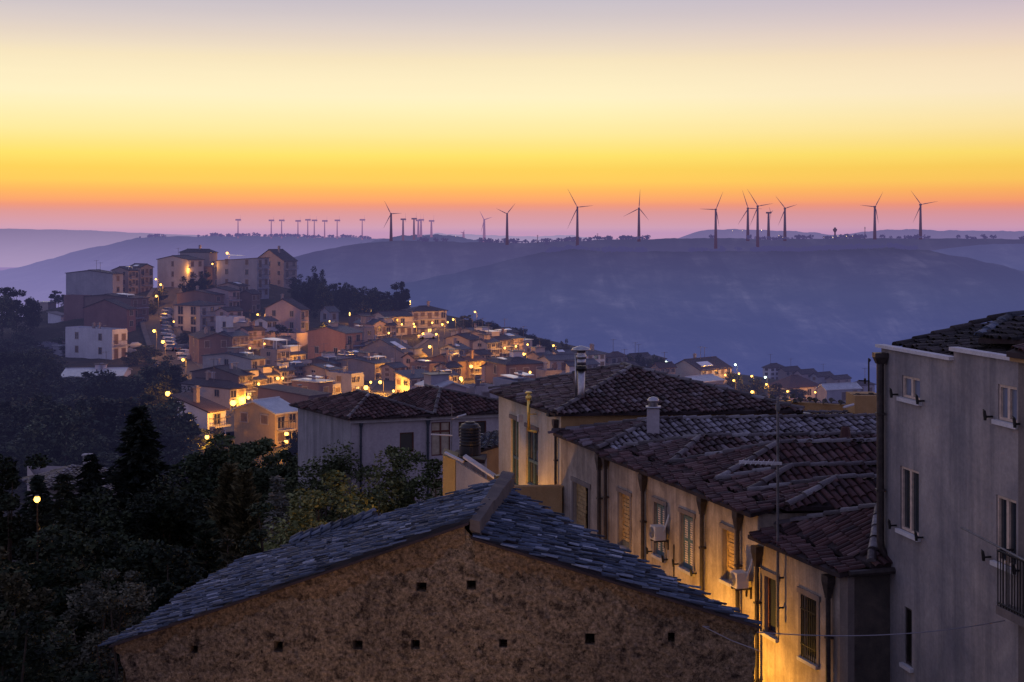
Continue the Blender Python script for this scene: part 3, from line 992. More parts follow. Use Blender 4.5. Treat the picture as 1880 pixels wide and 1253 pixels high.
    zt = (HZ - 728) / F * 35.4; zbm = (HZ - 1152) / F * 35.4
    b = P(1428, 1152, 35.25)
    root = empty('aerial_mast', b, 'tall slim aerial mast with a horizontal boom rising past the tiled roofs', 'aerial')
    mb = MB(); mb.tube([b, Vector((b.x, b.y, zt))], .035, 8); mb.build('pole', M['steel_dark'], root)
    bm = MB(); z = (HZ - 851) / F * 35.2
    e = P(1357, 849, 34.6); bm.box(e + Vector((0, -.02, -.03)), Vector((b.x - e.x + .1, b.y - e.y, z - e.z - .02)), Vector((0, .05, 0)), Vector((0, 0, .07)))
    for k in range(7):
        q = e.lerp(Vector((b.x, b.y, z)), (k + .5) / 7.5)
        bm.tube([q + Vector((-.12, -.42, .01)), q + Vector((.12, .42, .01))], .007, 5)
    bm.build('yagi_boom', M['coping'], root)
    hb = MB()
    for v in (735, 742): 
        z2 = (HZ - v) / F * 35.2
        hb.tube([Vector((b.x - .18, b.y - .1, z2)), Vector((b.x + .22, b.y + .1, z2))], .014, 5)
    hb.cbox(Vector((b.x + .0, b.y, (HZ - 748) / F * 35.2)), .1, .1, .16)
    hb.build('crossarm', M['steel_dark'], root)
    for v in (1062, 1117):
        z2 = (HZ - v) / F * 35.25
        k = MB(); k.tube([Vector((b.x, b.y, z2)), Vector((b.x + .28, b.y + .1, z2))], .025, 6); k.build('bracket', M['iron'], root)
    return f2, f3


M['steel_dark'] = plain('galvanised_pole', (0.16, 0.155, 0.165), 0.45, 0.5, var=0.3, scale=6)
# ------------------------------------------------------------------ tall grey building on the right
def build_grey():
    zg = -17.0
    A = Vector((8.57, 33.0)); B = Vector((9.69, 27.1))
    root = empty('grey_building', (11, 30, zg), 'tall grey rendered building at the right edge with pale wooden windows and black downpipe', 'building')
    f = Face(A, B, (1, .1))
    specs = [(f.rect(1656, 689, 1689, 737), 'glazed', True), (f.rect(1653, 855, 1687, 986), 'glazed', True),
             (f.rect(1832, 705, 1867, 779), 'glazed', True), (f.rect(1829, 908, 1866, 1046), 'glazed', True), (f.rect(1661, 1113, 1674, 1226), 'slit', False)]
    a_s, zs = f.px(1751, 648)
    _, z0t = f.px(1619, 641); _, z1t = f.px(1867, 664)
    _, zsa = f.px(1750, 659); _, zsb = f.px(1752, 644)
    z0t = (z0t + zsa) / 2; z1t = (z1t + zsb) / 2
    ext = f.len
    wb = MB()
    f.panel(wb, [(0, zg), (ext, zg), (ext, z1t), (a_s, z1t), (a_s, z0t), (0, z0t)], [s[0] for s in specs], .16)
    foot = [tuple(A), tuple(B), tuple(B + f.n * 9), tuple(A + f.n * 9)]
    solid_walls(wb, foot, zg, z0t, faces=(1, 2, 3))
    wb.build('wall', M['grey'], root)
    for r, st, hk in specs:
        window(root, f, r, st, sill=True, dep=.12, hooks=hk)
    cb = MB()
    f.box(cb, -.12, z0t, a_s - .02, z0t + .07, -.1, .12)
    f.box(cb, a_s - .04, z1t, ext - .02, z1t + .08, -.09, .12)
    cb.build('coping', M['coping'], root)
    # roof: dark mossy tiles
    def Q(u, v, Y): return P(u, v, Y)
    zt = z0t - .02
    e0 = f.pt(.1, zt + .0, .3); e1 = f.pt(ext, z1t - .06, .3)
    r0 = Q(1852, 582, 34.2); dirn = Vector((f.d.x, f.d.y, 0))
    r1 = r0 + dirn * 6.5
    roof_part(root, [([e0, e1, r1, r0], Vector((-f.n.x, -f.n.y, 0)))], [(e0, r0)], ('coppi_dark', 'coppi_dark'), pitch=.24, row=.36, seed=61, jit=1.6)
    h0 = Q(1796, 622, 30.3); h1 = Q(1853, 586, 32.0); h2 = Q(1905, 577, 32.5); h3 = f.pt(ext, z1t + .1, 1.2) + Vector((.1, -.2, .3))
    roof_part(root, [([h0, h3, h2, h1], Vector((-f.n.x, -f.n.y, 0)))], [(h0, h1), (h1, h2)], ('coppi_dark', 'slate'), pitch=.24, row=.36, seed=62, jit=1.6)
    # downpipe on the left corner
    mb = MB()
    x = 1614.5
    zt2 = (HZ - 650) / F * 32.9
    def D(u, v): return P(u, v, 32.75)
    c = D(1616, 652)
    def ring(v, hw, hd):
        p = D(1616, v)
        return [p + Vector((sx * hw, sy * hd, 0)) for sx, sy in ((-1, -1), (1, -1), (1, 1), (-1, 1))]
    for (v0, w0, v1, w1) in ((648, .15, 656, .15), (656, .15, 668, .09)):
        mb.hexa(ring(v1, w1, w1), ring(v0, w0, w0))
    mb.tube([D(1616, 668), D(1616.5, 992), D(1618, 1005), D(1630, 1030), D(1635, 1042), D(1637, 1060), D(1638, 1420)], .085, 12)
    for v in (760, 900, 1100, 1200):
        p = D(1616 if v < 1000 else 1638, v); mb.cbox(p, .2, .2, .05)
    mb.build('downpipe', M['gutter'], root)
    # neighbour strip at the frame edge
    n2 = empty('house', (9.9, 26, zg), 'rough brown house wall with a tile eave at the extreme right edge', 'house')
    C = B + (B - A).normalized() * .02 - f.n * .06
    D2 = C + Vector((.45, -2.0))
    f2 = Face(C, D2, (1, .2))
    _, zt3 = f2.px(1872, 652)
    wb = MB(); solid_walls(wb, [tuple(C), tuple(D2), tuple(D2 + f2.n * 3), tuple(C + f2.n * 3)], zg, zt3); wb.build('wall', M['side'], n2)
    c0, c1 = f2.pt(-.05, zt3 + .06, -.22), f2.pt(2.0, zt3 + .06, -.22)
    roof_part(n2, [([c0, c1, f2.pt(2.0, zt3 + .5, 1.3), f2.pt(-.05, zt3 + .5, 1.3)], Vector((-f2.n.x, -f2.n.y, 0)))], (), ('coppi_red', 'cap'), pitch=.2, row=.3, seed=71)
    ob = MB(); f2.box(ob, -.04, zt3 - .12, 2.0, zt3 + .02, -.16, .1); ob.build('eave_board', M['orange'], n2)
    # balcony with iron railing (lower right)
    PR = .34
    fo = Face(A - f.n * PR, B - f.n * PR, (1, .1))
    a0, zb = fo.px(1832, 1112); zt4 = fo.px(1832, 1011)[1]
    ext2 = a0 + 2.6
    bal = MB()
    f.box(bal, a0 - .02, zb - .16, max(ext, a0 + .3) + 1.6, zb, -PR - .03, -.07)
    bo = bal.build('balcony', M['side'], root)
    rb = MB()
    for (p, q) in ((fo.pt(a0, zt4), fo.pt(ext2, zt4)), (fo.pt(a0, zt4), fo.pt(a0, zt4, PR)), (fo.pt(a0, zb + .06), fo.pt(ext2, zb + .06))):
        rb.tube([p, q], .024, 6)
    for i in range(int((ext2 - a0) / .1) + 1):
        p = fo.pt(a0 + i * .1, zb); rb.tube([p, p + Vector((0, 0, zt4 - zb))], .012, 5)
    for i in range(4):
        p = fo.pt(a0, zb, i * .1); rb.tube([p, p + Vector((0, 0, zt4 - zb))], .008, 5)
    rb.build('railing', M['iron'], bo)
    pm = MB(); e = P(1765, 969, 28.3); g = fo.pt(a0 + 1.4, zt4 + .02, -.03)
    pm.tube([e, g], .022, 8)
    pole = pm.build('clothes_pole', M['steel_dark'], None); tag(pole, 'slanting clothes line pole reaching out from the iron balcony', 'pole')
    wm = MB()
    a = P(1290, 1150, 23.55); b = P(1872, 1134, 27.9)
    pts = [a.lerp(b, t) + Vector((0, 0, -.25 * 4 * t * (1 - t) + .0)) for t in np.linspace(0, 1, 24)]
    wm.tube(pts, .010, 5)
    w = wm.build('overhead_cable', M['cable']); tag(w, 'thin pale cable strung across the alley from barn to balcony', 'cable')
    wm = MB()
    a = P(1290, 1150, 23.55); b = P(1396, 1196, 23.3)
    wm.tube([a, a.lerp(b, .5) + Vector((0, 0, -.03)), b], .008, 5)
    w = wm.build('overhead_cable', M['cable']); tag(w, 'short dark cable sagging across the right end of the barn wall', 'cable')


# ------------------------------------------------------------------ roof clutter behind the row
def build_behind():
    zg = -17
    # parapet with tile coping + chimney block
    r = empty('parapet_wall', P(1480, 790, 62), 'long ochre parapet wall with a ragged tile coping behind the hipped roofs', 'wall')
    A, B = P(1385, 745, 62), P(1566, 742, 60)
    f = Face((A.x, A.y), (B.x, B.y), (0, 1))
    wb = MB(); z = (HZ - 740) / F * 61
    f.box(wb, 0, z - 2.2, f.len, z, 0, .3); wb.build('wall', M['orange'], r)
    tb = MB(); tiles(tb, [f.pt(0, z + .0, -.12), f.pt(f.len, z, -.12), f.pt(f.len, z + .12, .3), f.pt(0, z + .12, .3)], (0, -1, 0), .3, .42, seed=81, jit=3)
    tb.build('coping', [M['coppi_dark']], r)
    r = empty('house', P(1590, 800, 57), 'square ochre stair head block between tiled roofs and grey building', 'stair head')
    mb = MB(); p0 = P(1569, 727, 57); p1 = P(1606, 727, 57)
    mb.hexa([Vector((p0.x, 57, -9)), Vector((p1.x + .3, 57, -9)), Vector((p1.x + .3, 58.5, -9)), Vector((p0.x, 58.5, -9))], [Vector((p0.x, 57, p0.z)), Vector((p1.x + .3, 57, p0.z)), Vector((p1.x + .3, 58.5, p0.z)), Vector((p0.x, 58.5, p0.z))])
    mb.build('wall', M['orange'], r)
    mb = MB()
    for k in range(7):
        u = 1571 + k * 6
        q = P(u, 727, 57.3); mb.box(q + Vector((-.07, 0, 0)), (.14, 0, 0), (0, .3, 0), (0, 0, R.uniform(.04, .12)))
    mb.build('coping', M['tray'], r)
    mb = MB()
    a, b = P(1549, 748, 56), P(1567, 743, 56.4)
    mb.tube([a, b], .05, 6); mb.build('rail', M['coping'], r)
    # low pale-edged roof between
    r = empty('house', P(1450, 800, 60), 'low house behind the long tiled roof with a blue edged canopy', 'house')
    sl = [P(1440, 772, 57), P(1570, 772, 55), P(1572, 760, 58), P(1420, 760, 60)]
    roof_part(r, [(sl, (0, -1, 0))], [(sl[3], sl[2])], ('coppi', 'cap'), seed=83)
    mb = MB(); a = [P(1440, 752, 60), P(1500, 760, 58.5), P(1470, 759, 58), P(1430, 757, 59.5)]
    mb.poly(a); mb.poly([p - Vector((0, 0, .06)) for p in reversed(a)]); mb.build('canopy', M['slate_flat'], r)
    wb = MB(); q = [P(1440, 774, 57.1), P(1570, 774, 55.1), P(1572, 762, 58), P(1420, 762, 60)]
    solid_walls(wb, [(p.x, p.y) for p in q], -12, [p.z - .1 for p in q]); wb.build('wall', M['orange'], r)
    # conical clay vent on the long roof
    p = P(1552, 812, 45.0)
    mb = MB(); mb.lathe(p + Vector((0, 0, -.35)), [(.26, 0), (.26, .3), (.2, .42), (.13, .82), (.11, .84), (.1, .8)], 10)
    o = mb.build('roof_vent', [M['coppi_red']], None); tag(o, 'tapered clay vent cone standing on the long tiled roof', 'vent')
    # slim mast by the grey building
    mb = MB(); a = P(1595, 755, 62)
    mb.tube([a, P(1595, 658, 62)], .035, 6); mb.tube([P(1595, 664, 62), P(1598, 660, 62)], .05, 6); mb.tube([P(1576, 699, 62), P(1597, 700, 62)], .03, 6); mb.tube([P(1588, 695, 62), P(1588, 705, 62)], .05, 6)
    o = mb.build('aerial_mast', M['iron']); tag(o, 'thin rooftop aerial mast left of the black downpipe', 'aerial')

    # ---------------- lilac house with twin hips (centre left)
    ze = -9.78
    Cn = Vector((-8.47, 75.0)); Rr = Vector((-1.0, 77.6)); Ll = Vector((-12.15, 80.7))
    h = empty('house', (-6, 80, zg), 'lilac plastered house with twin hipped tile roofs and brown wooden windows', 'house')
    fr = Face(Cn, Rr, (-.3, 1)); fl = Face(Ll, Cn, (.8, .6))
    w1 = fr.rect(734, 795, 760, 830); wbig = fr.rect(792, 776, 827, 836)
    w2 = fr.rect(842, 775, 893, 800); w3 = fr.rect(733, 888, 762, 930); w4 = fr.rect(790, 880, 812, 918)
    wb = MB()
    Rx = Rr + (Rr - Cn).normalized() * 2.5
    fr2 = Face(Cn, Rx, (-.3, 1))
    fr2.panel(wb, [(0, -20), (fr2.len, -20), (fr2.len, ze), (0, ze)], [w1, wbig, w2, w3, w4], .2)
    bk = Ll + (Rx - Cn)
    solid_walls(wb, [tuple(Cn), tuple(Rx), tuple(bk), tuple(Ll)], -20, ze, faces=(1, 2))
    wb.build('wall', M['lilac'], h)
    wb = MB(); solid_walls(wb, [tuple(Ll), tuple(Cn)], -20, ze, faces=(0,)); wb.build('end_wall', M['stain'], h)
    for r in (wbig, w4): window(h, fr2, r, 'brown', sill=False)
    for r in (w1, w2, w3): window(h, fr2, r, 'dim', sill=False)
    dR = (Rx - Cn).normalized(); dL = (Ll - Cn).normalized()
    def LP(a, b, z):
        p = Cn + dR * a + dL * b; return Vector((p.x, p.y, z))
    o = .35; Lr = (Rx - Cn).length; Ld = (Ll - Cn).length
    zo = ze + .03
    m = 4.35
    k0, k1, k2 = LP(-o, -o, zo), LP(m, -o, zo), LP(Lr + .2, -o, zo)
    p1, p2 = LP(2.0, 2.2, -8.82), LP(6.1, 2.3, -8.72)
    b1, b2 = LP(2.0, 3.6, -8.78), LP(6.1, 4.0, -8.68)
    bl = LP(-o, Ld + .2, zo)
    vy = LP(m, 2.2, zo + .08)
    vb = LP(m, Ld, zo)
    roof_part(h, [([k0, k1, p1], -dL.to_3d()), ([k1, k2, p2], -dL.to_3d()), ([k0, p1, b1, bl], -dR.to_3d()), ([k1, vb, b1, p1], dR.to_3d()), ([k1, p2, b2, vb], -dR.to_3d()), ([k2, LP(Lr + .2, Ld, zo), b2, p2], dR.to_3d()), ([bl, b1, vb], dL.to_3d()), ([vb, b2, LP(Lr + .2, Ld, zo)], dL.to_3d())],
              [(k0, p1), (k1, p1), (k1, p2), (k2, p2), (b1, p1), (b2, p2)], ('coppi_red', 'cap'), pitch=.25, row=.38, seed=91)
    cn = MB(); fr2.box(cn, -.1, ze - .25, fr2.len, ze - .02, -.18, -.002); cn.build('cornice', M['coping_dull'], h)
    downpipe(h, fr2, .5, ze - .1, -20, .06, 'gutter_blue', .02, .12); downpipe(h, fr2, fr2.px(785, 780)[0], ze - .1, -20, .07, 'gutter_blue', .02, .14)
    mb = MB(); q = LP(Lr - .3, .2, ze + .3); mb.cbox(q, .6, .4, .7, .35); mb.build('vent_box', M['coping'], h)

    # ---------------- terrace corner with tank, coping wall and slate lean-to
    r = empty('house', P(880, 900, 60), 'small ochre outhouse with slate lean-to roof beside the tall cream house', 'outhouse')
    a, b = P(866, 830, 60), P(920, 816, 62)
    a2, b2 = P(880, 797, 64), P(916, 790, 66)
    roof_part(r, [([a, b, b2, a2], (a - a2))], (), ('slate', 'cap'), pitch=.26, row=.36, seed=95)
    wb = MB(); f = Face((a.x + .1, a.y + .1), (b.x, b.y + .1), (0, 1))
    solid_walls(wb, [(a.x + .15, a.y + .15), (b.x, b.y + .15), (b2.x, b2.y), (a2.x + .15, a2.y)], -15, [a.z - .12, b.z - .12, b2.z - .12, a2.z - .12]); wb.build('wall', M['orange'], r)
    mb = MB(); mb.box((a.x + .02, a.y + .02, -15), (.22, -.03, 0), (.02, .2, 0), (0, 0, a.z - .08 + 15)); mb.build('quoin', M['coping'], r)
    # black ribbed water tank
    p = P(863, 836, 58.5)
    prof = [(.42, 0), (.44, .05), (.44, .4)]
    for k in range(6):
        z = .42 + k * .13; prof += [(.40, z), (.44, z + .03), (.44, z + .09), (.40, z + .12)]
    prof += [(.36, 1.28), (.2, 1.33), (.2, 1.38), (.05, 1.4)]
    mb = MB(); mb.lathe(p, prof, 20)
    o = mb.build('water_tank', M['tank'], None, smooth=False); tag(o, 'black ribbed water tank on a roof beside the cream house', 'water tank')
    st = empty('stair_block', P(850, 900, 57), 'low wall block with white sloping coping and yellow end face below the tank', 'wall')
    t0, t1, t2 = P(813, 836, 57), P(845, 846, 56.5), P(905, 884, 55)
    wb = MB()
    wb.hexa([Vector((t0.x, t0.y, -17)), Vector((t0.x + .5, t0.y, -17)), Vector((t0.x + .6, t0.y + 1.2, -17)), Vector((t0.x, t0.y + 1.2, -17))],
            [Vector((t0.x, t0.y, t0.z)), Vector((t0.x + .5, t0.y, t0.z - .2)), Vector((t0.x + .6, t0.y + 1.2, t0.z - .1)), Vector((t0.x, t0.y + 1.2, t0.z + .1))])
    wb.build('end_wall', M['yellow'], st)
    wb = MB()
    wb.hexa([Vector((t0.x + .52, t0.y, -17)), Vector((t2.x, t2.y, -17)), Vector((t2.x, t2.y + .3, -17)), Vector((t0.x + .52, t0.y + .3, -17))],
            [Vector((t0.x + .52, t0.y, t0.z - .25)), Vector((t2.x, t2.y, t2.z - .1)), Vector((t2.x, t2.y + .3, t2.z - .1)), Vector((t0.x + .52, t0.y + .3, t0.z - .25))])
    wb.build('wall', M['coping_dull'], st)
    cb = MB()
    e0, e1 = P(850, 841, 56.6), P(908, 880, 55)
    cb.box(e0 + Vector((0, -.1, 0)), e1 - e0, (0.1, .55, 0), (0, 0, .08)); cb.build('coping', M['coping'], st)
    cb = MB()
    e0, e1 = P(816, 833, 57), P(850, 850, 56.5); cb.box(e0 + Vector((0, -.1, 0)), e1 - e0, (.05, .3, 0), (0, 0, .06)); cb.build('coping', M['coping'], st)
    # dark flat roof the tank stands on
    rf = empty('house', P(850, 870, 59), 'low dark roofed annex under the black water tank', 'outhouse')
    mb = MB(); q = [P(818, 838, 58), P(890, 845, 58), P(895, 830, 62), P(840, 826, 62)]
    mb.poly(q); mb.poly([x - Vector((0, 0, .15)) for x in reversed(q)])
    for i in range(4):
        j = (i + 1) % 4; z = Vector((0, 0, .15)); mb.quad(q[i] - z, q[j] - z, q[j], q[i])
    mb.build('roof', M['tray'], rf)
    wb = MB(); solid_walls(wb, [(x.x, x.y) for x in q], -17, [x.z - .16 for x in q]); wb.build('wall', M['stain'], rf)
    # orange terrace wall below the french windows
    mb = MB(); z = (HZ - 897) / F * 50.0
    mb.box((-.6, 50.0, -17), (2.36, .12, 0), (.05, .3, 0), (0, 0, z + 17))
    mb.box((-.6, 50.02, z), (2.4, .12, 0), (.05, .34, 0), (0, 0, .05))
    o = mb.build('terrace_wall', M['orange']); tag(o, 'ochre terrace wall below the two tall french windows', 'wall')
    mb = MB(); p = P(921, 886, 53); mb.cbox(p, .5, .3, .55, .3)
    for k in range(5): mb.cbox(p + Vector((-.2 + k * .1, -.17, .0)), .03, .05, .5, .3)
    o = mb.build('radiator_box', M['gutter_blue']); tag(o, 'small grey ribbed box by the terrace wall corner', 'box')
    # second aerial in front of the lilac house
    root = empty('aerial_mast', P(829, 850, 59), 'short aerial with two pale booms in front of the brown windows', 'aerial')
    mb = MB(); mb.tube([P(829, 850, 59), P(829.5, 742, 59)], .02, 6); mb.build('pole', M['steel_dark'], root)
    bm = MB(); bm.tube([P(791, 798, 59), P(831, 800, 59)], .035, 6); bm.build('yagi_boom', M['coping'], root)
    bm = MB(); bm.tube([P(839, 766, 59), P(856, 761, 59)], .04, 6); bm.tube([P(829, 770, 59), P(848, 764, 59)], .015, 5); bm.build('yagi_boom', M['coping'], root)


M['slate_flat'] = plain('blue_grey_sheet', (0.16, 0.18, 0.23), 0.4, var=.3)
M['coping_dull'] = plaster('dull_render', (0.36, 0.34, 0.35), (0.46, 0.43, 0.43), (0.22, 0.2, 0.21), 0.5, 1.2, 0.15)
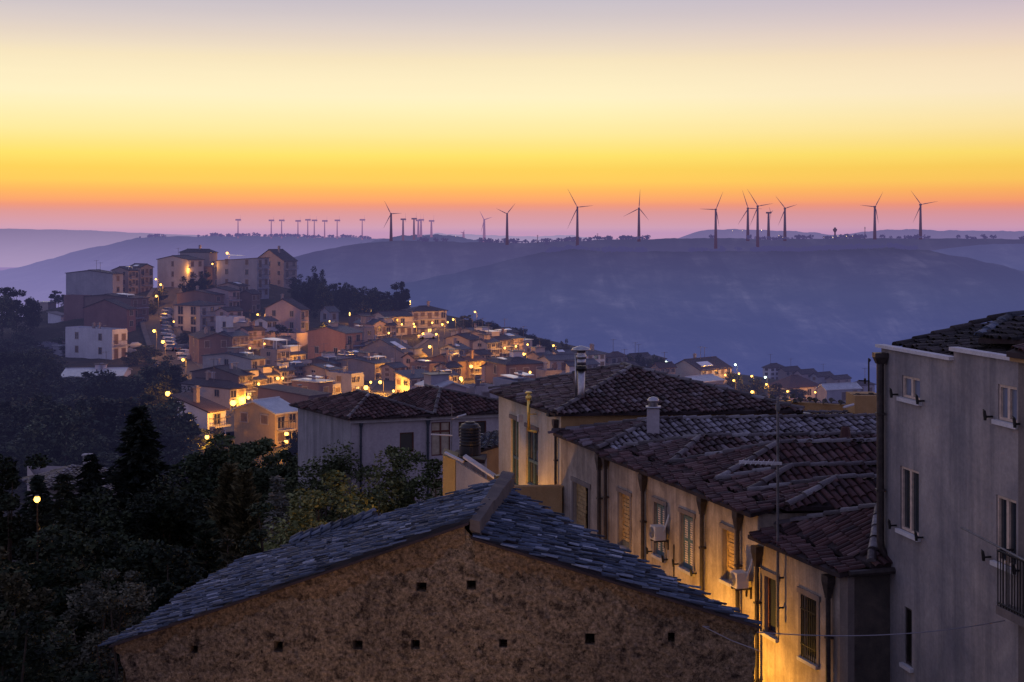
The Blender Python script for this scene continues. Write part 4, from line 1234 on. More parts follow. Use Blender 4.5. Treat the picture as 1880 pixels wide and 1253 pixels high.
# ------------------------------------------------------------------ the town on the ridge
# label, left/corner/right columns, eave row and ground row at the corner, depth, angle, roof, rise, wall, roof surface, floors, windows right/left
HOUSES = [
    ('long windowless grey house end, farthest left on the hilltop street', 121, 207, 226, 503, 543, 392, 60, 'gr', 1.2, 'grey', 'tile', 2, 1, 0, dict(ant=2)),
    ('grey house with two pale skylight strips next to the windowless house end', 205, 236, 254, 497, 541, 398, 55, 'gr', 1.4, 'tan', 'tile', 3, 3, 2, dict(sheet=1, bal=1)),
    ('rightmost house of the far left hilltop row with a white roof edge', 236, 258, 281, 491, 541, 405, 50, 'gl', 1.2, 'tan', 'tile', 3, 3, 2, dict(sheet=1, bal=1)),
    ('small brick house block left of the brick gable', 117, 153, 166, 545, 578, 366, 62, 'flat', .3, 'brick', 'flat', 2, 0, 0, {}),
    ('brown house with a white sheet roof behind the brick gable', 150, 240, 273, 548, 603, 356, 55, 'gr', 1.0, 'brown', 'tile', 3, 2, 1, dict(sheet=2, bal=1)),
    ('bare brick gable house in front of the white sheet roof', 154, 233, 246, 567, 606, 342, 62, 'gr', 2.0, 'brick', 'tile', 2, 1, 0, {}),
    ('pale grey flat roofed house standing alone left of the sloping street', 120, 206, 234, 609, 660, 315, 55, 'flat', .4, 'white', 'red', 2, 2, 2, dict(chim=2, bal=1)),
    ('tiny pale shed beside the dark trees at far left', 71, 88, 98, 557, 570, 398, 60, 'flat', .1, 'tan', 'metal', 1, 0, 0, {}),
    ('low pale garden house among the dark bushes at left', 88, 112, 118, 580, 598, 372, 60, 'sl', .8, 'white', 'flat', 1, 0, 0, {}),
    ('small hut with a round topped opening in the left bushes', 68, 88, 93, 631, 648, 335, 60, 'flat', .1, 'grey', 'flat', 1, 0, 1, {}),
    ('narrow hut with pale flat roof beside the lone pale house', 106, 114, 121, 637, 656, 328, 60, 'flat', .1, 'grey', 'metal', 1, 1, 0, {}),
    ('long low warehouse with pale blue sheet roof in the wooded slope', 88, 112, 224, 692, 712, 268, 8, 'gr', 1.2, 'white', 'metal', 1, 3, 0, {}),
    # hilltop group
    ('large cream house on the hilltop with small dark windows in a lit wall', 289, 346, 374, 477, 534, 398, 52, 'gr', 1.4, 'cream', 'tile', 3, 2, 1, dict(ant=1, lw='s')),
    ('hipped penthouse storey with a tall chimney crowning the hilltop', 330, 384, 399, 464, 500, 408, 52, 'hip', 1.4, 'tan', 'tile', 1, 1, 3, dict(chim=1)),
    ('shadowed house in the gap behind the hilltop lamps', 345, 390, 402, 492, 530, 402, 55, 'flat', .3, 'brown', 'flat', 2, 1, 2, {}),
    ('big plain grey gable house right of the brightest hilltop lamp', 398, 472, 494, 474, 548, 384, 58, 'sl', -.9, 'grey', 'red', 4, 2, 2, dict(bal=1, sheet=1)),
    ('tall gabled house with stepped balconies at the right end of the hilltop', 468, 521, 545, 478, 528, 418, 52, 'gr', 3.0, 'tan', 'tile', 3, 2, 3, dict(chim=1, bal=1)),
    ('upper house of the short row stepping down below the plain grey gable', 402, 438, 456, 525, 572, 372, 60, 'gr', 1.0, 'tan', 'tile', 3, 3, 0, dict(sheet=1)),
    ('middle house of the short row below the plain grey gable', 372, 420, 440, 534, 588, 362, 60, 'gr', 1.1, 'pink', 'tile', 3, 3, 0, dict(bal=1)),
    ('low brown house with sagging roof behind the cream corner house', 325, 395, 418, 541, 580, 360, 60, 'gr', 1.2, 'brown', 'tile', 2, 2, 0, dict(chim=1)),
    ('cream corner house with tall stair windows above the parked cars', 320, 367, 411, 562, 617, 345, 58, 'hip', 1.6, 'cream', 'tile', 3, 3, 2, dict(bal=1, tallL=1)),
    ('dark end house of the shuttered terrace facing the parked cars', 347, 365, 426, 622, 672, 300, 22, 'gl', 1.4, 'brown', 'tile', 2, 2, 0, dict(ant=1, chim=1)),
    ('middle house of the shuttered terrace above the blue skylight house', 392, 426, 456, 618, 665, 306, 50, 'gr', 1.2, 'tan', 'slate', 3, 4, 0, dict(lw='s', bal=1)),
    ('far end house of the shuttered terrace with warm lit doorway', 436, 456, 487, 608, 656, 318, 50, 'gr', 1.0, 'pink', 'tile', 3, 4, 0, dict(lw='s', bal=1, lit=1)),
    ('pale blue flat roofed pavilion on the shuttered terrace', 396, 428, 450, 585, 612, 332, 50, 'flat', .3, 'white', 'flat', 1, 1, 1, {}),
    ('gabled pink house with two small triple windows below the wooded crest', 487, 552, 566, 568, 610, 330, 60, 'gr', 2.2, 'pink', 'tile', 2, 2, 2, dict(bal=1, chim=1)),
    ('lit garden wall house below the gabled pink house', 485, 544, 566, 615, 645, 318, 58, 'flat', .3, 'pink', 'flat', 1, 0, 2, dict(lit=1)),
    ('little grey portico house under the dark trees', 588, 605, 619, 573, 594, 348, 50, 'gr', 1.6, 'grey', 'slate', 1, 1, 1, {}),
    # rows between the two lit streets
    ('cream house with a roof terrace and pale sheet roof above the yellow street', 372, 461, 487, 660, 702, 252, 52, 'gr', 1.1, 'cream', 'slate', 2, 2, 1, dict(sheet=1, bal=1, ant=1)),
    ('house under the glaring white flat roof sheet', 478, 508, 532, 645, 690, 276, 52, 'flat', .3, 'tan', 'flat', 3, 3, 1, dict(sheet=3, bal=1)),
    ('amber lit house right of the glaring white roof sheet', 505, 530, 561, 652, 690, 284, 50, 'gr', 1.0, 'cream', 'slate', 2, 4, 0, dict(bal=1, lit=1)),
    ('orange plastered house with two pale framed windows in its end wall', 565, 634, 665, 612, 660, 290, 52, 'gr', 1.5, 'orange', 'slate', 2, 2, 2, dict(lowL=1, bal=1)),
    ('plain lilac ended house right of the orange plastered house', 650, 685, 709, 596, 636, 316, 40, 'gl', 1.2, 'pink', 'slate', 2, 3, 0, dict(bal=1, sheet=1)),
    ('left house of the tall lit upper terrace', 682, 709, 757, 582, 618, 338, 32, 'gr', 1.4, 'cream', 'tile', 2, 4, 0, dict(bal=1)),
    ('three storey balconied house at the right end of the lit upper terrace', 738, 757, 820, 572, 616, 345, 28, 'hip', 1.6, 'cream', 'tile', 3, 5, 0, dict(bal=1, chim=1, lit=1)),
    ('gabled house with a bright sheet canopy before the lit upper terrace', 656, 742, 768, 648, 678, 276, 52, 'gr', 2.4, 'tan', 'slate', 2, 2, 1, dict(sheet=1, bal=1)),
    ('low house with white sheet roofs left of the lit corner', 610, 688, 722, 668, 704, 258, 52, 'gr', 1.0, 'tan', 'slate', 2, 4, 0, dict(sheet=2, bal=1)),
    ('pale blue flat house before the white sheet roofs', 600, 645, 664, 690, 728, 236, 52, 'flat', .3, 'grey', 'flat', 2, 3, 0, dict(lit=1)),
    ('small house with a slate blue roof left of the pale blue flat house', 548, 604, 624, 680, 716, 248, 52, 'gr', 1.0, 'tan', 'slate', 2, 2, 1, dict(sheet=1, ant=1)),
    ('dark roof pavilion with white awning above the brown flat house', 536, 585, 606, 707, 738, 208, 54, 'flat', .2, 'brown', 'metal', 1, 1, 1, dict(sheet=2)),
    ('wide brown flat roofed house behind the pale green sheet roof', 473, 566, 604, 728, 760, 194, 52, 'sl', .6, 'brown', 'red', 1, 0, 0, {}),
    ('two storey tan house with hipped roof beside the big star bright lamp', 333, 421, 446, 714, 764, 206, 50, 'hip', 1.3, 'cream', 'tile', 2, 2, 2, dict(topL=1, chim=1)),
    ('dark upper house block behind the star bright lamp', 352, 438, 464, 690, 735, 224, 52, 'gr', 1.5, 'brown', 'tile', 3, 2, 0, dict(lit=1, bal=1)),
    ('narrow amber lit house right of the star bright lamp', 448, 462, 482, 698, 742, 226, 50, 'gr', .8, 'ochre', 'slate', 3, 2, 0, dict(bal=1)),
    ('row house with iron balcony on the yellow street', 470, 488, 506, 690, 722, 242, 50, 'gr', .8, 'cream', 'slate', 2, 2, 0, dict(bal=1)),
    ('grey lilac house with one steep sloping roof and a lit slit window', 317, 381, 409, 757, 812, 163, 58, 'sl', 1.6, 'white', 'red', 2, 1, 1, dict(chim=1, bal=1, slit=1)),
    ('yellow house with pale framed windows and pale green sheet roof', 430, 505, 547, 759, 822, 152, 54, 'gr', 1.5, 'ochre', 'metal', 2, 2, 2, dict(bal=1, topL=1)),
    ('corner house whose front glows yellow behind the lilac house roof', 726, 752, 800, 696, 734, 224, 42, 'sl', .9, 'cream', 'slate', 2, 3, 2, dict(frontlit=1)),
    ('cream terrace house right of the yellow glowing corner', 786, 806, 840, 692, 724, 236, 42, 'gr', .9, 'cream', 'slate', 2, 3, 0, dict(sheet=1)),
    ('low peach gable with pale edged sheet roof above the lilac house', 766, 803, 856, 714, 742, 168, 30, 'gl', .9, 'pink', 'metal', 1, 0, 1, {}),
    ('flat grey roof house behind the lilac house vent', 850, 872, 906, 714, 742, 172, 30, 'flat', .25, 'cream', 'flat', 1, 1, 0, {}),
    ('brown gabled back house below the lit street bend', 783, 838, 861, 664, 694, 254, 52, 'gr', 1.4, 'brown', 'tile', 1, 0, 0, dict(sheet=1)),
    ('dark roofed house left of the amber facade row', 818, 862, 884, 624, 660, 292, 52, 'gr', 1.3, 'tan', 'tile', 2, 1, 1, dict(ant=1)),
    ('brightest yellow facade at the foot of the amber row', 838, 862, 891, 664, 699, 256, 44, 'gr', .9, 'ochre', 'tile', 3, 3, 0, dict(bal=1)),
    ('first house of the amber facade row, nearest the lit bend', 868, 894, 917, 630, 664, 288, 44, 'gr', 1.0, 'cream', 'slate', 3, 3, 0, dict(bal=1)),
    ('middle house of the amber facade row', 880, 915, 938, 625, 660, 298, 44, 'gr', 1.2, 'cream', 'tile', 3, 3, 0, dict(bal=1)),
    ('last house of the amber facade row with a skylight', 890, 936, 961, 622, 656, 310, 44, 'gr', 1.2, 'pink', 'slate', 3, 3, 0, dict(bal=1, sheet=1)),
    ('dark blue roofed house behind the amber facade row', 828, 884, 905, 612, 640, 326, 50, 'gr', 1.2, 'grey', 'slate', 2, 1, 0, dict(sheet=1, ant=1)),
    ('small grey end house by the bushes beyond the amber row', 955, 962, 971, 628, 648, 322, 50, 'flat', .2, 'grey', 'metal', 2, 1, 0, {}),
    ('brown hipped house with a white framed window below the amber row', 890, 929, 1002, 670, 700, 238, 26, 'hip', 1.5, 'brown', 'tile', 1, 3, 1, dict(sheet=1)),
    ('long low grey roof house behind the cream house gable', 990, 1010, 1060, 662, 690, 262, 25, 'gr', 1.0, 'grey', 'slate', 1, 3, 0, {}),
    ('low amber lit shed house between grey roofs', 985, 1000, 1032, 683, 706, 228, 25, 'flat', .2, 'tan', 'flat', 1, 2, 0, {}),
    ('flat blue sheet roof house just above the cream house tiles', 905, 960, 1005, 706, 735, 172, 30, 'flat', .2, 'grey', 'slate', 1, 1, 0, dict(sheet=2)),
    ('pale row house right of the steel flue', 1030, 1046, 1078, 672, 702, 262, 28, 'gr', .9, 'white', 'slate', 2, 3, 0, {}),
    # right hand slope
    ('white house under a bright canopy behind the steel flue', 1058, 1078, 1111, 652, 690, 318, 36, 'hip', 1.5, 'white', 'slate', 3, 3, 1, dict(chim=2, sheet=1)),
    ('reddish roofed house right of the white flue side house', 1108, 1122, 1152, 656, 690, 330, 34, 'hip', 1.5, 'tan', 'red', 2, 3, 0, dict(ant=1)),
    ('dim far house with two roof aerials behind the right trees', 1150, 1166, 1196, 658, 690, 345, 34, 'gr', 1.3, 'tan', 'tile', 2, 2, 0, dict(ant=2)),
    ('grey hipped house just left of the greenish lamp', 1180, 1200, 1222, 660, 690, 338, 34, 'hip', 1.2, 'grey', 'tile', 2, 2, 0, {}),
    ('broad house with glaring skylights and orange lit front on the right slope', 1228, 1287, 1343, 680, 712, 322, 42, 'gr', 2.0, 'cream', 'tile', 2, 5, 0, dict(sheet=1, ant=2, chim=1)),
    ('low blue sheet roofed house below the glaring skylights', 1238, 1282, 1328, 702, 728, 272, 40, 'gr', 1.0, 'grey', 'metal', 1, 2, 0, {}),
    ('first house of the distant right terrace with tall white gable', 1402, 1414, 1440, 676, 700, 415, 35, 'hip', 1.6, 'white', 'tile', 3, 3, 1, dict(ant=1)),
    ('second house of the distant right terrace', 1432, 1442, 1470, 682, 704, 412, 35, 'gr', 1.4, 'tan', 'tile', 2, 3, 0, dict(ant=1)),
    ('third house of the distant right terrace', 1462, 1472, 1500, 687, 708, 408, 35, 'gr', 1.4, 'pink', 'tile', 2, 3, 0, {}),
    ('fourth house of the distant right terrace', 1492, 1502, 1530, 692, 712, 404, 35, 'gr', 1.3, 'grey', 'tile', 2, 3, 0, dict(ant=1)),
    ('last low house of the distant right terrace', 1522, 1532, 1562, 697, 716, 400, 35, 'gr', 1.1, 'tan', 'tile', 2, 2, 0, {}),
    ('large dark roofed house with warm lower wall on the right slope', 1410, 1448, 1508, 713, 736, 322, 28, 'hip', 2.4, 'cream', 'red', 1, 4, 0, {}),
    ('pale edged sheet roof house before the grey building', 1500, 1518, 1580, 716, 738, 300, 22, 'gr', 1.3, 'grey', 'metal', 1, 3, 0, {}),
    ('small dim house right of the pale edged sheet roof', 1560, 1574, 1606, 708, 730, 330, 30, 'hip', 1.2, 'grey', 'tile', 1, 2, 0, dict(ant=1)),
    # fillers of the dense rows
    ('slim row house with a grey awning left of the amber lit lane end', 498, 516, 532, 682, 712, 244, 50, 'gr', .9, 'pink', 'slate', 3, 2, 0, dict(bal=1, sheet=1)),
    ('row house with two roof sheets below the glaring white sheet', 516, 534, 552, 674, 704, 250, 50, 'gr', .9, 'tan', 'slate', 3, 2, 0, dict(sheet=2, bal=1)),
    ('flat row house with parapet at the upper end of the yellow street', 534, 550, 572, 668, 698, 256, 50, 'flat', .4, 'cream', 'flat', 3, 2, 1, dict(bal=1, ant=1)),
    ('long dark slate roof between the yellow street and the white sheet roofs', 556, 612, 640, 668, 696, 262, 52, 'gr', 1.2, 'brown', 'slate', 2, 2, 0, dict(sheet=1, ant=1)),
    ('grey house with a cluttered flat roof before the orange plastered house', 592, 648, 676, 660, 690, 270, 52, 'flat', .4, 'grey', 'flat', 2, 2, 1, dict(sheet=2, chim=1)),
    ('narrow house with lit lower floor left of the lit corner', 706, 722, 738, 676, 704, 252, 50, 'gr', .9, 'tan', 'slate', 3, 2, 0, dict(bal=1)),
    ('house with a pale gable facing the lit street bend', 742, 760, 784, 658, 688, 266, 48, 'gr', 1.1, 'pink', 'tile', 2, 2, 0, dict(bal=1, ant=1)),
    ('dark flat roofed house left of the brown gabled back house', 752, 788, 802, 672, 700, 252, 50, 'flat', .4, 'brown', 'flat', 2, 1, 1, dict(sheet=1)),
    ('grey terraced house above the brown gabled back house', 808, 842, 862, 642, 672, 278, 50, 'gr', 1.1, 'grey', 'slate', 2, 2, 0, dict(sheet=1, chim=1)),
    ('cream row house below the lit street bend', 800, 824, 846, 676, 706, 246, 46, 'gr', 1.0, 'cream', 'tile', 2, 3, 0, dict(bal=1)),
    ('dark slate house at the top of the amber row', 848, 900, 922, 616, 644, 318, 46, 'gr', 1.0, 'tan', 'slate', 2, 1, 0, dict(sheet=1, ant=1)),
    ('uppermost dark roofed house beyond the amber row', 900, 934, 952, 611, 636, 332, 46, 'gr', 1.2, 'brown', 'tile', 2, 1, 0, dict(sheet=1, ant=1)),
    ('small tan house between plain lilac house and orange plastered house', 640, 668, 686, 606, 636, 306, 46, 'flat', .4, 'tan', 'flat', 2, 1, 1, dict(sheet=1)),
    ('row house right of the plain lilac ended house', 690, 708, 724, 598, 632, 318, 42, 'gr', 1.1, 'tan', 'tile', 3, 2, 0, dict(bal=1)),
    ('low house with an awning between the pink gable and glaring sheet roof', 500, 520, 546, 632, 662, 300, 50, 'gr', .9, 'grey', 'slate', 2, 2, 0, {}),
    ('grey block with a roof tank behind the wide brown flat roof', 566, 600, 616, 712, 744, 214, 52, 'flat', .4, 'grey', 'flat', 2, 2, 0, dict(chim=1, sheet=1)),
    ('dim house with chimney right of the brown hipped house', 968, 990, 1016, 654, 682, 282, 30, 'gr', 1.0, 'tan', 'slate', 2, 3, 0, dict(chim=1)),
    ('pale house with sheet roof between brown hipped house and steel flue', 1010, 1026, 1052, 652, 680, 298, 32, 'gr', 1.0, 'white', 'slate', 2, 2, 0, dict(sheet=1)),
    ('tan house at the left foot of the greenish lamp', 1196, 1212, 1240, 676, 704, 296, 34, 'gr', 1.2, 'tan', 'red', 2, 3, 0, dict(ant=1)),
    ('brown house on the upper slope below the hilltop grey gable', 440, 462, 478, 540, 574, 368, 58, 'gr', 1.2, 'brown', 'tile', 2, 2, 0, {}),
    ('pink row house with a pale balcony right of the cream corner house', 396, 418, 446, 572, 612, 338, 58, 'gr', 1.1, 'pink', 'tile', 3, 2, 0, dict(bal=1, ant=1)),
    ('flat topped house with roof clutter behind the shuttered terrace', 428, 460, 486, 598, 632, 328, 50, 'flat', .4, 'tan', 'flat', 2, 2, 1, dict(sheet=1, chim=1)),
    ('small pale house squeezed between shuttered terrace and pink gable', 468, 490, 507, 590, 622, 324, 50, 'gr', 1.0, 'white', 'slate', 2, 2, 0, dict(ant=1)),
    ('tan row house just below the orange plastered house', 618, 650, 672, 652, 682, 274, 52, 'gr', 1.0, 'tan', 'slate', 2, 2, 0, dict(bal=1, sheet=1)),
    ('slate roofed house below the plain lilac ended house', 664, 700, 722, 634, 664, 290, 50, 'gr', 1.2, 'grey', 'slate', 2, 2, 0, dict(bal=1)),
    ('flat parapet house above the lit street bend', 700, 728, 748, 630, 656, 296, 46, 'flat', .4, 'cream', 'flat', 2, 2, 1, dict(ant=1)),
    ('small dark roofed house behind the plain lilac ended house', 640, 672, 690, 584, 610, 342, 40, 'gr', 1.1, 'brown', 'tile', 2, 2, 0, dict(ant=1)),
    ('row house between grey terraced house and amber row', 856, 880, 898, 652, 682, 270, 46, 'gr', 1.0, 'tan', 'tile', 2, 2, 0, dict(bal=1)),
    ('dim row house right of the brightest yellow facade', 884, 904, 922, 676, 704, 244, 40, 'gr', .9, 'pink', 'slate', 2, 2, 0, dict(sheet=1)),
    ('low pale house peeping over the cream house ridge', 1046, 1066, 1098, 670, 698, 268, 30, 'gr', 1.0, 'grey', 'slate', 2, 3, 0, dict(ant=1)),
    ('tan house between the reddish roof and the right trees', 1126, 1146, 1172, 674, 702, 300, 34, 'gr', 1.1, 'tan', 'tile', 2, 3, 0, dict(ant=1)),
    ('low house at the left edge of the right slope square', 1288, 1318, 1346, 718, 740, 262, 34, 'gr', 1.0, 'cream', 'slate', 1, 3, 0, {}),
]


def solve(C, d, u):
    m = (u - 940.0) / F
    return (m * C.y - C.x) / (d.x - m * d.y)


def plan(h):
    (lab, uL, uC, uR, vT, vB, Y, a) = h[:8]
    C = P(uC, vT, Y); c = Vector((C.x, C.y))
    a = math.radians(a)
    dR = Vector((math.cos(a), math.sin(a))); dL = Vector((-math.sin(a), math.cos(a)))
    LR = max(1.5, min(40, abs(solve(c, dR, uR)))); LL = max(3.0, min(40, abs(solve(c, dL, uL))))
    LR = max(LR, 3.0)
    zB = (HZ - vB) / F * Y
    return c, c + dR * LR, c + dR * LR + dL * LL, c + dL * LL, C.z, zB


CTRL = []
for h in HOUSES:
    c, r, b, l, zT, zB = plan(h)
    CTRL.append((c.x, c.y, zB))
for u, v, Y in [(20, 612, 345), (60, 640, 330), (20, 700, 270), (90, 720, 255), (160, 735, 250), (230, 740, 245), (270, 690, 275), (60, 790, 200), (160, 800, 200), (250, 820, 185),
                (300, 838, 165), (0, 885, 140), (100, 905, 130), (300, 880, 140), (400, 850, 150), (520, 860, 140), (600, 582, 370), (660, 578, 380), (725, 566, 385), (560, 552, 400), (640, 606, 350),
                (20, 588, 390), (100, 566, 402), (900, 628, 352), (960, 645, 345), (1040, 660, 345), (1150, 700, 335), (1230, 708, 330), (1300, 730, 300), (1360, 722, 330), (1400, 738, 320), (1560, 742, 340),
                (300, 640, 325), (290, 600, 352), (286, 575, 380), (340, 690, 275), (820, 625, 330), (800, 650, 300), (870, 600, 345), (680, 725, 232), (700, 705, 250), (545, 715, 228), (445, 770, 195)]:
    p = P(u, v, Y); CTRL.append(tuple(p))
CTRL += [(-40, 60, -25), (0, 58, -19), (30, 40, -17.5), (-30, 92, -25), (20, 95, -22), (-80, 90, -30), (60, 80, -25), (70, 150, -29), (0, 130, -23), (40, 220, -27), (-60, 130, -28), (-20, 25, -22), (-10, 10, -17), (20, 10, -17),
         (-150, 150, -45), (-220, 300, -70), (-200, 420, -65), (-120, 470, -38), (-60, 480, -38), (0, 470, -45), (60, 470, -58), (130, 480, -72), (150, 350, -52), (200, 250, -58), (-150, 560, -75), (0, 580, -85), (150, 600, -110),
         (-250, 700, -140), (0, 720, -150), (250, 720, -160), (260, 420, -95), (-300, 100, -70), (260, 100, -50)]
_c = np.array(CTRL, float)


def _tps(d):
    return np.where(d > 1e-9, d * d * np.log(np.maximum(d, 1e-9)), 0.0)


def _fit(lam=60.0):
    n = len(_c)
    d = np.linalg.norm(_c[:, None, :2] - _c[None, :, :2], axis=2)
    A = np.zeros((n + 3, n + 3))
    A[:n, :n] = _tps(d) + lam * np.eye(n)
    A[:n, n] = 1; A[:n, n + 1:] = _c[:, :2]; A[n, :n] = 1; A[n + 1:, :n] = _c[:, :2].T
    return np.linalg.solve(A, np.concatenate([_c[:, 2], np.zeros(3)]))


_w = _fit()


def ground(x, y):
    x = np.atleast_1d(np.asarray(x, float)); y = np.atleast_1d(np.asarray(y, float))
    d = np.sqrt((x[:, None] - _c[None, :, 0]) ** 2 + (y[:, None] - _c[None, :, 1]) ** 2)
    return _tps(d) @ _w[:len(_c)] + _w[len(_c)] + _w[len(_c) + 1] * x + _w[len(_c) + 2] * y


def gz(x, y):
    return float(ground(x, y)[0])


def auto_uv(me):
    uv = me.uv_layers.new(name='UVMap')
    co = [v.co for v in me.vertices]
    for p in me.polygons:
        n = p.normal
        lat = n.cross(Vector((0, 0, 1)))
        lat = lat.normalized() if lat.length > 1e-4 else Vector((1, 0, 0))
        dn = n.cross(lat)
        for li in p.loop_indices:
            c = co[me.loops[li].vertex_index]
            uv.data[li].uv = (c.dot(lat), c.dot(dn))


_wm = {}


def win_mesh(w, h, style):
    k = (round(w, 1), round(h, 1), style)
    if k in _wm: return _wm[k]
    mb = MB(); w, h = k[0], k[1]
    fr = .12
    for (x0, z0, x1, z1) in ((-w / 2 - fr, 0, -w / 2, h), (w / 2, 0, w / 2 + fr, h), (-w / 2 - fr, h, w / 2 + fr, h + fr), (-w / 2 - fr - .05, -.12, w / 2 + fr + .05, 0)):
        mb.box((x0, -.07, z0), (x1 - x0, 0, 0), (0, .09, 0), (0, 0, z1 - z0), 0)
    if style == 's':
        for x0, x1 in ((-w / 2, -.015), (.015, w / 2)):
            mb.box((x0, -.045, 0), (x1 - x0, 0, 0), (0, .06, 0), (0, 0, h), 2)
            for i in range(5):
                z = h * (i + .2) / 5
                mb.box((x0 + .04, -.06, z), (x1 - x0 - .08, 0, 0), (0, .012, 0), (0, 0, h / 9), 2)
    else:
        mb.box((-w / 2, -.012, 0), (w, 0, 0), (0, .02, 0), (0, 0, h), 1)
        mb.box((-.035, -.04, 0), (.07, 0, 0), (0, .026, 0), (0, 0, h), 0)
    mats = [M['tframe'], M['lit'] if style == 'l' else M['tpane'], M['tshut']]
    _wm[k] = mb.mesh('window', mats)
    return _wm[k]


def put(name, mesh, parent, f, a, z):
    o = link(name, mesh, parent)
    p = f.pt(a, z)
    o.location = p
    o.rotation_euler = (0, 0, math.atan2(f.n.y, f.n.x) - math.pi / 2)
    return o


def build_house(i, h):
    lab, uL, uC, uR, vT, vB, Y, a, roof, rise, wall, rmat, fl, nR, nL, opt = h
    rr = random.Random(100 + i)
    if nL == 0 and fl > 1 and i > 20 and rr.random() < .45: nL = 1
    if rise < 2.0 and roof in ('gr', 'gl', 'hip'): rise *= .68
    C, Rt, B, L, zT, zB = plan(h)
    g = min(gz(p.x, p.y) for p in (C, Rt, B, L))
    zb = min(g, zB) - 1.5
    root = empty('house', (C.x, C.y, min(zB, g)), lab, 'house')
    foot = [C, Rt, B, L]
    zt = [zT] * 4
    if roof == 'sl':
        zt = [zT, zT, zT + rise, zT + rise]
    wb = MB()
    n4 = len(foot)
    solid_walls(wb, [tuple(p) for p in foot], zb, zt)
    mid = lambda p, q: (p + q) / 2
    v3 = lambda p, z: Vector((p.x, p.y, z))
    ctr = (C + B) / 2
    ov = .32
    def out(p, z, k=ov):
        d = (p - ctr)
        return v3(p + d.normalized() * k * 1.3, z)
    rb = MB()
    th = .16
    def slab(pts):
        pts = [Vector(p) for p in pts]
        rb.poly(pts)
        low = [p - Vector((0, 0, th)) for p in pts]
        rb.poly(list(reversed(low)))
        for k in range(len(pts)):
            j = (k + 1) % len(pts)
            rb.quad(low[k], low[j], pts[j], pts[k])
    ze = zT + .1
    if roof in ('gr', 'gl'):
        if roof == 'gr':
            m0, m1 = mid(C, L), mid(Rt, B); tri = ((C, L, m0), (Rt, B, m1)); s = ((C, Rt), (B, L))
        else:
            m0, m1 = mid(C, Rt), mid(L, B); tri = ((C, Rt, m0), (L, B, m1)); s = ((C, L), (B, Rt))
        for p, q, m in tri:
            wb.poly([v3(p, zT), v3(q, zT), v3(m, zT + rise)])
        dm = (m1 - m0).normalized() * ov
        r0, r1 = v3(m0 - dm, zT + rise + .12), v3(m1 + dm, zT + rise + .12)
        dz = rise * .12
        slab([out(s[0][0], ze - dz), out(s[0][1], ze - dz), r1, r0])
        slab([out(s[1][0], ze - dz), out(s[1][1], ze - dz), r0, r1])
        rb.tube([r0, r1], .11, 6)
    elif roof == 'hip':
        LR, LL = (Rt - C).length, (L - C).length
        if LR >= LL:
            k = LL / 2 / LR; m0, m1 = mid(C, L).lerp(mid(Rt, B), k), mid(C, L).lerp(mid(Rt, B), 1 - k)
            q = [out(p, ze - .06) for p in foot]; r0, r1 = v3(m0, zT + rise), v3(m1, zT + rise)
            slab([q[0], q[1], r1, r0]); slab([q[1], q[2], r1]); slab([q[2], q[3], r0, r1]); slab([q[3], q[0], r0])
        else:
            k = LR / 2 / LL; m0, m1 = mid(C, Rt).lerp(mid(L, B), k), mid(C, Rt).lerp(mid(L, B), 1 - k)
            q = [out(p, ze - .06) for p in foot]; r0, r1 = v3(m0, zT + rise), v3(m1, zT + rise)
            slab([q[0], q[1], r0]); slab([q[1], q[2], r1, r0]); slab([q[2], q[3], r1]); slab([q[3], q[0], r0, r1])
        rb.tube([r0, r1], .1, 6)
    elif roof == 'sl':
        q = [out(C, ze), out(Rt, ze), out(B, zT + rise + .1), out(L, zT + rise + .1)]
        slab(q)
    else:
        q = [v3(p + (ctr - p).normalized() * .25, zT - .25) for p in foot]
        slab(q)
        pb = MB()
        for k in range(4):
            p, r2 = foot[k], foot[(k + 1) % 4]
            f = Face(p, r2, ctr - p)
            f.box(wb, 0, zT, f.len, zT + rise, 0, .18)
        if rmat in ('metal',):
            slab([out(p, zT + rise + .25, .2) for p in foot])
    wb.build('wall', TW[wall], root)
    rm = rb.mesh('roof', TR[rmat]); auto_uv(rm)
    ro = link('roof', rm, root)
    fR = Face(C, Rt, L - C); fL = Face(C, L, Rt - C)
    H = zT - zB
    fh = H / fl
    for f, n, side in ((fR, nR, 'R'), (fL, nL, 'L')):
        if n <= 0: continue
        for k in range(fl):
            z0 = zB + k * fh
            if side == 'L' and ((opt.get('topL') and k < fl - 1) or (opt.get('lowL') and k > 0)): continue
            for j in range(n):
                if rr.random() < .08 and n > 2: continue
                w = min(1.0, f.len / (n * 1.5)); hh = min(1.45, fh * .5)
                zz = z0 + fh * .32
                st = opt.get('lw', 'w' if rr.random() < .62 else 's')
                if side == 'R' and opt.get('bal') and (k > 0) and j % 2 == 0:
                    hh = min(2.1, fh * .68); zz = z0 + fh * .08
                if k == 0 and side == 'R' and rr.random() < .45:
                    hh = min(2.2, fh * .72); zz = z0 + .05; st = 's'
                if (opt.get('lit') and side == 'R' and k == 0 and j == n // 2): st = 'l'
                if opt.get('tallL') and side == 'L':
                    hh = fh * .8; zz = z0 + fh * .1; w = min(1.6, f.len / (n * 1.6)); st = 'w'
                if opt.get('slit') and side == 'L':
                    if k == 0: continue
                    w, hh, st = .4, .9, 'l'
                nm = 'door' if (k == 0 and side == 'R' and hh > 1.8) else 'window'
                put(nm, win_mesh(w, hh, st), root, f, f.len * (j + .5) / n, zz)
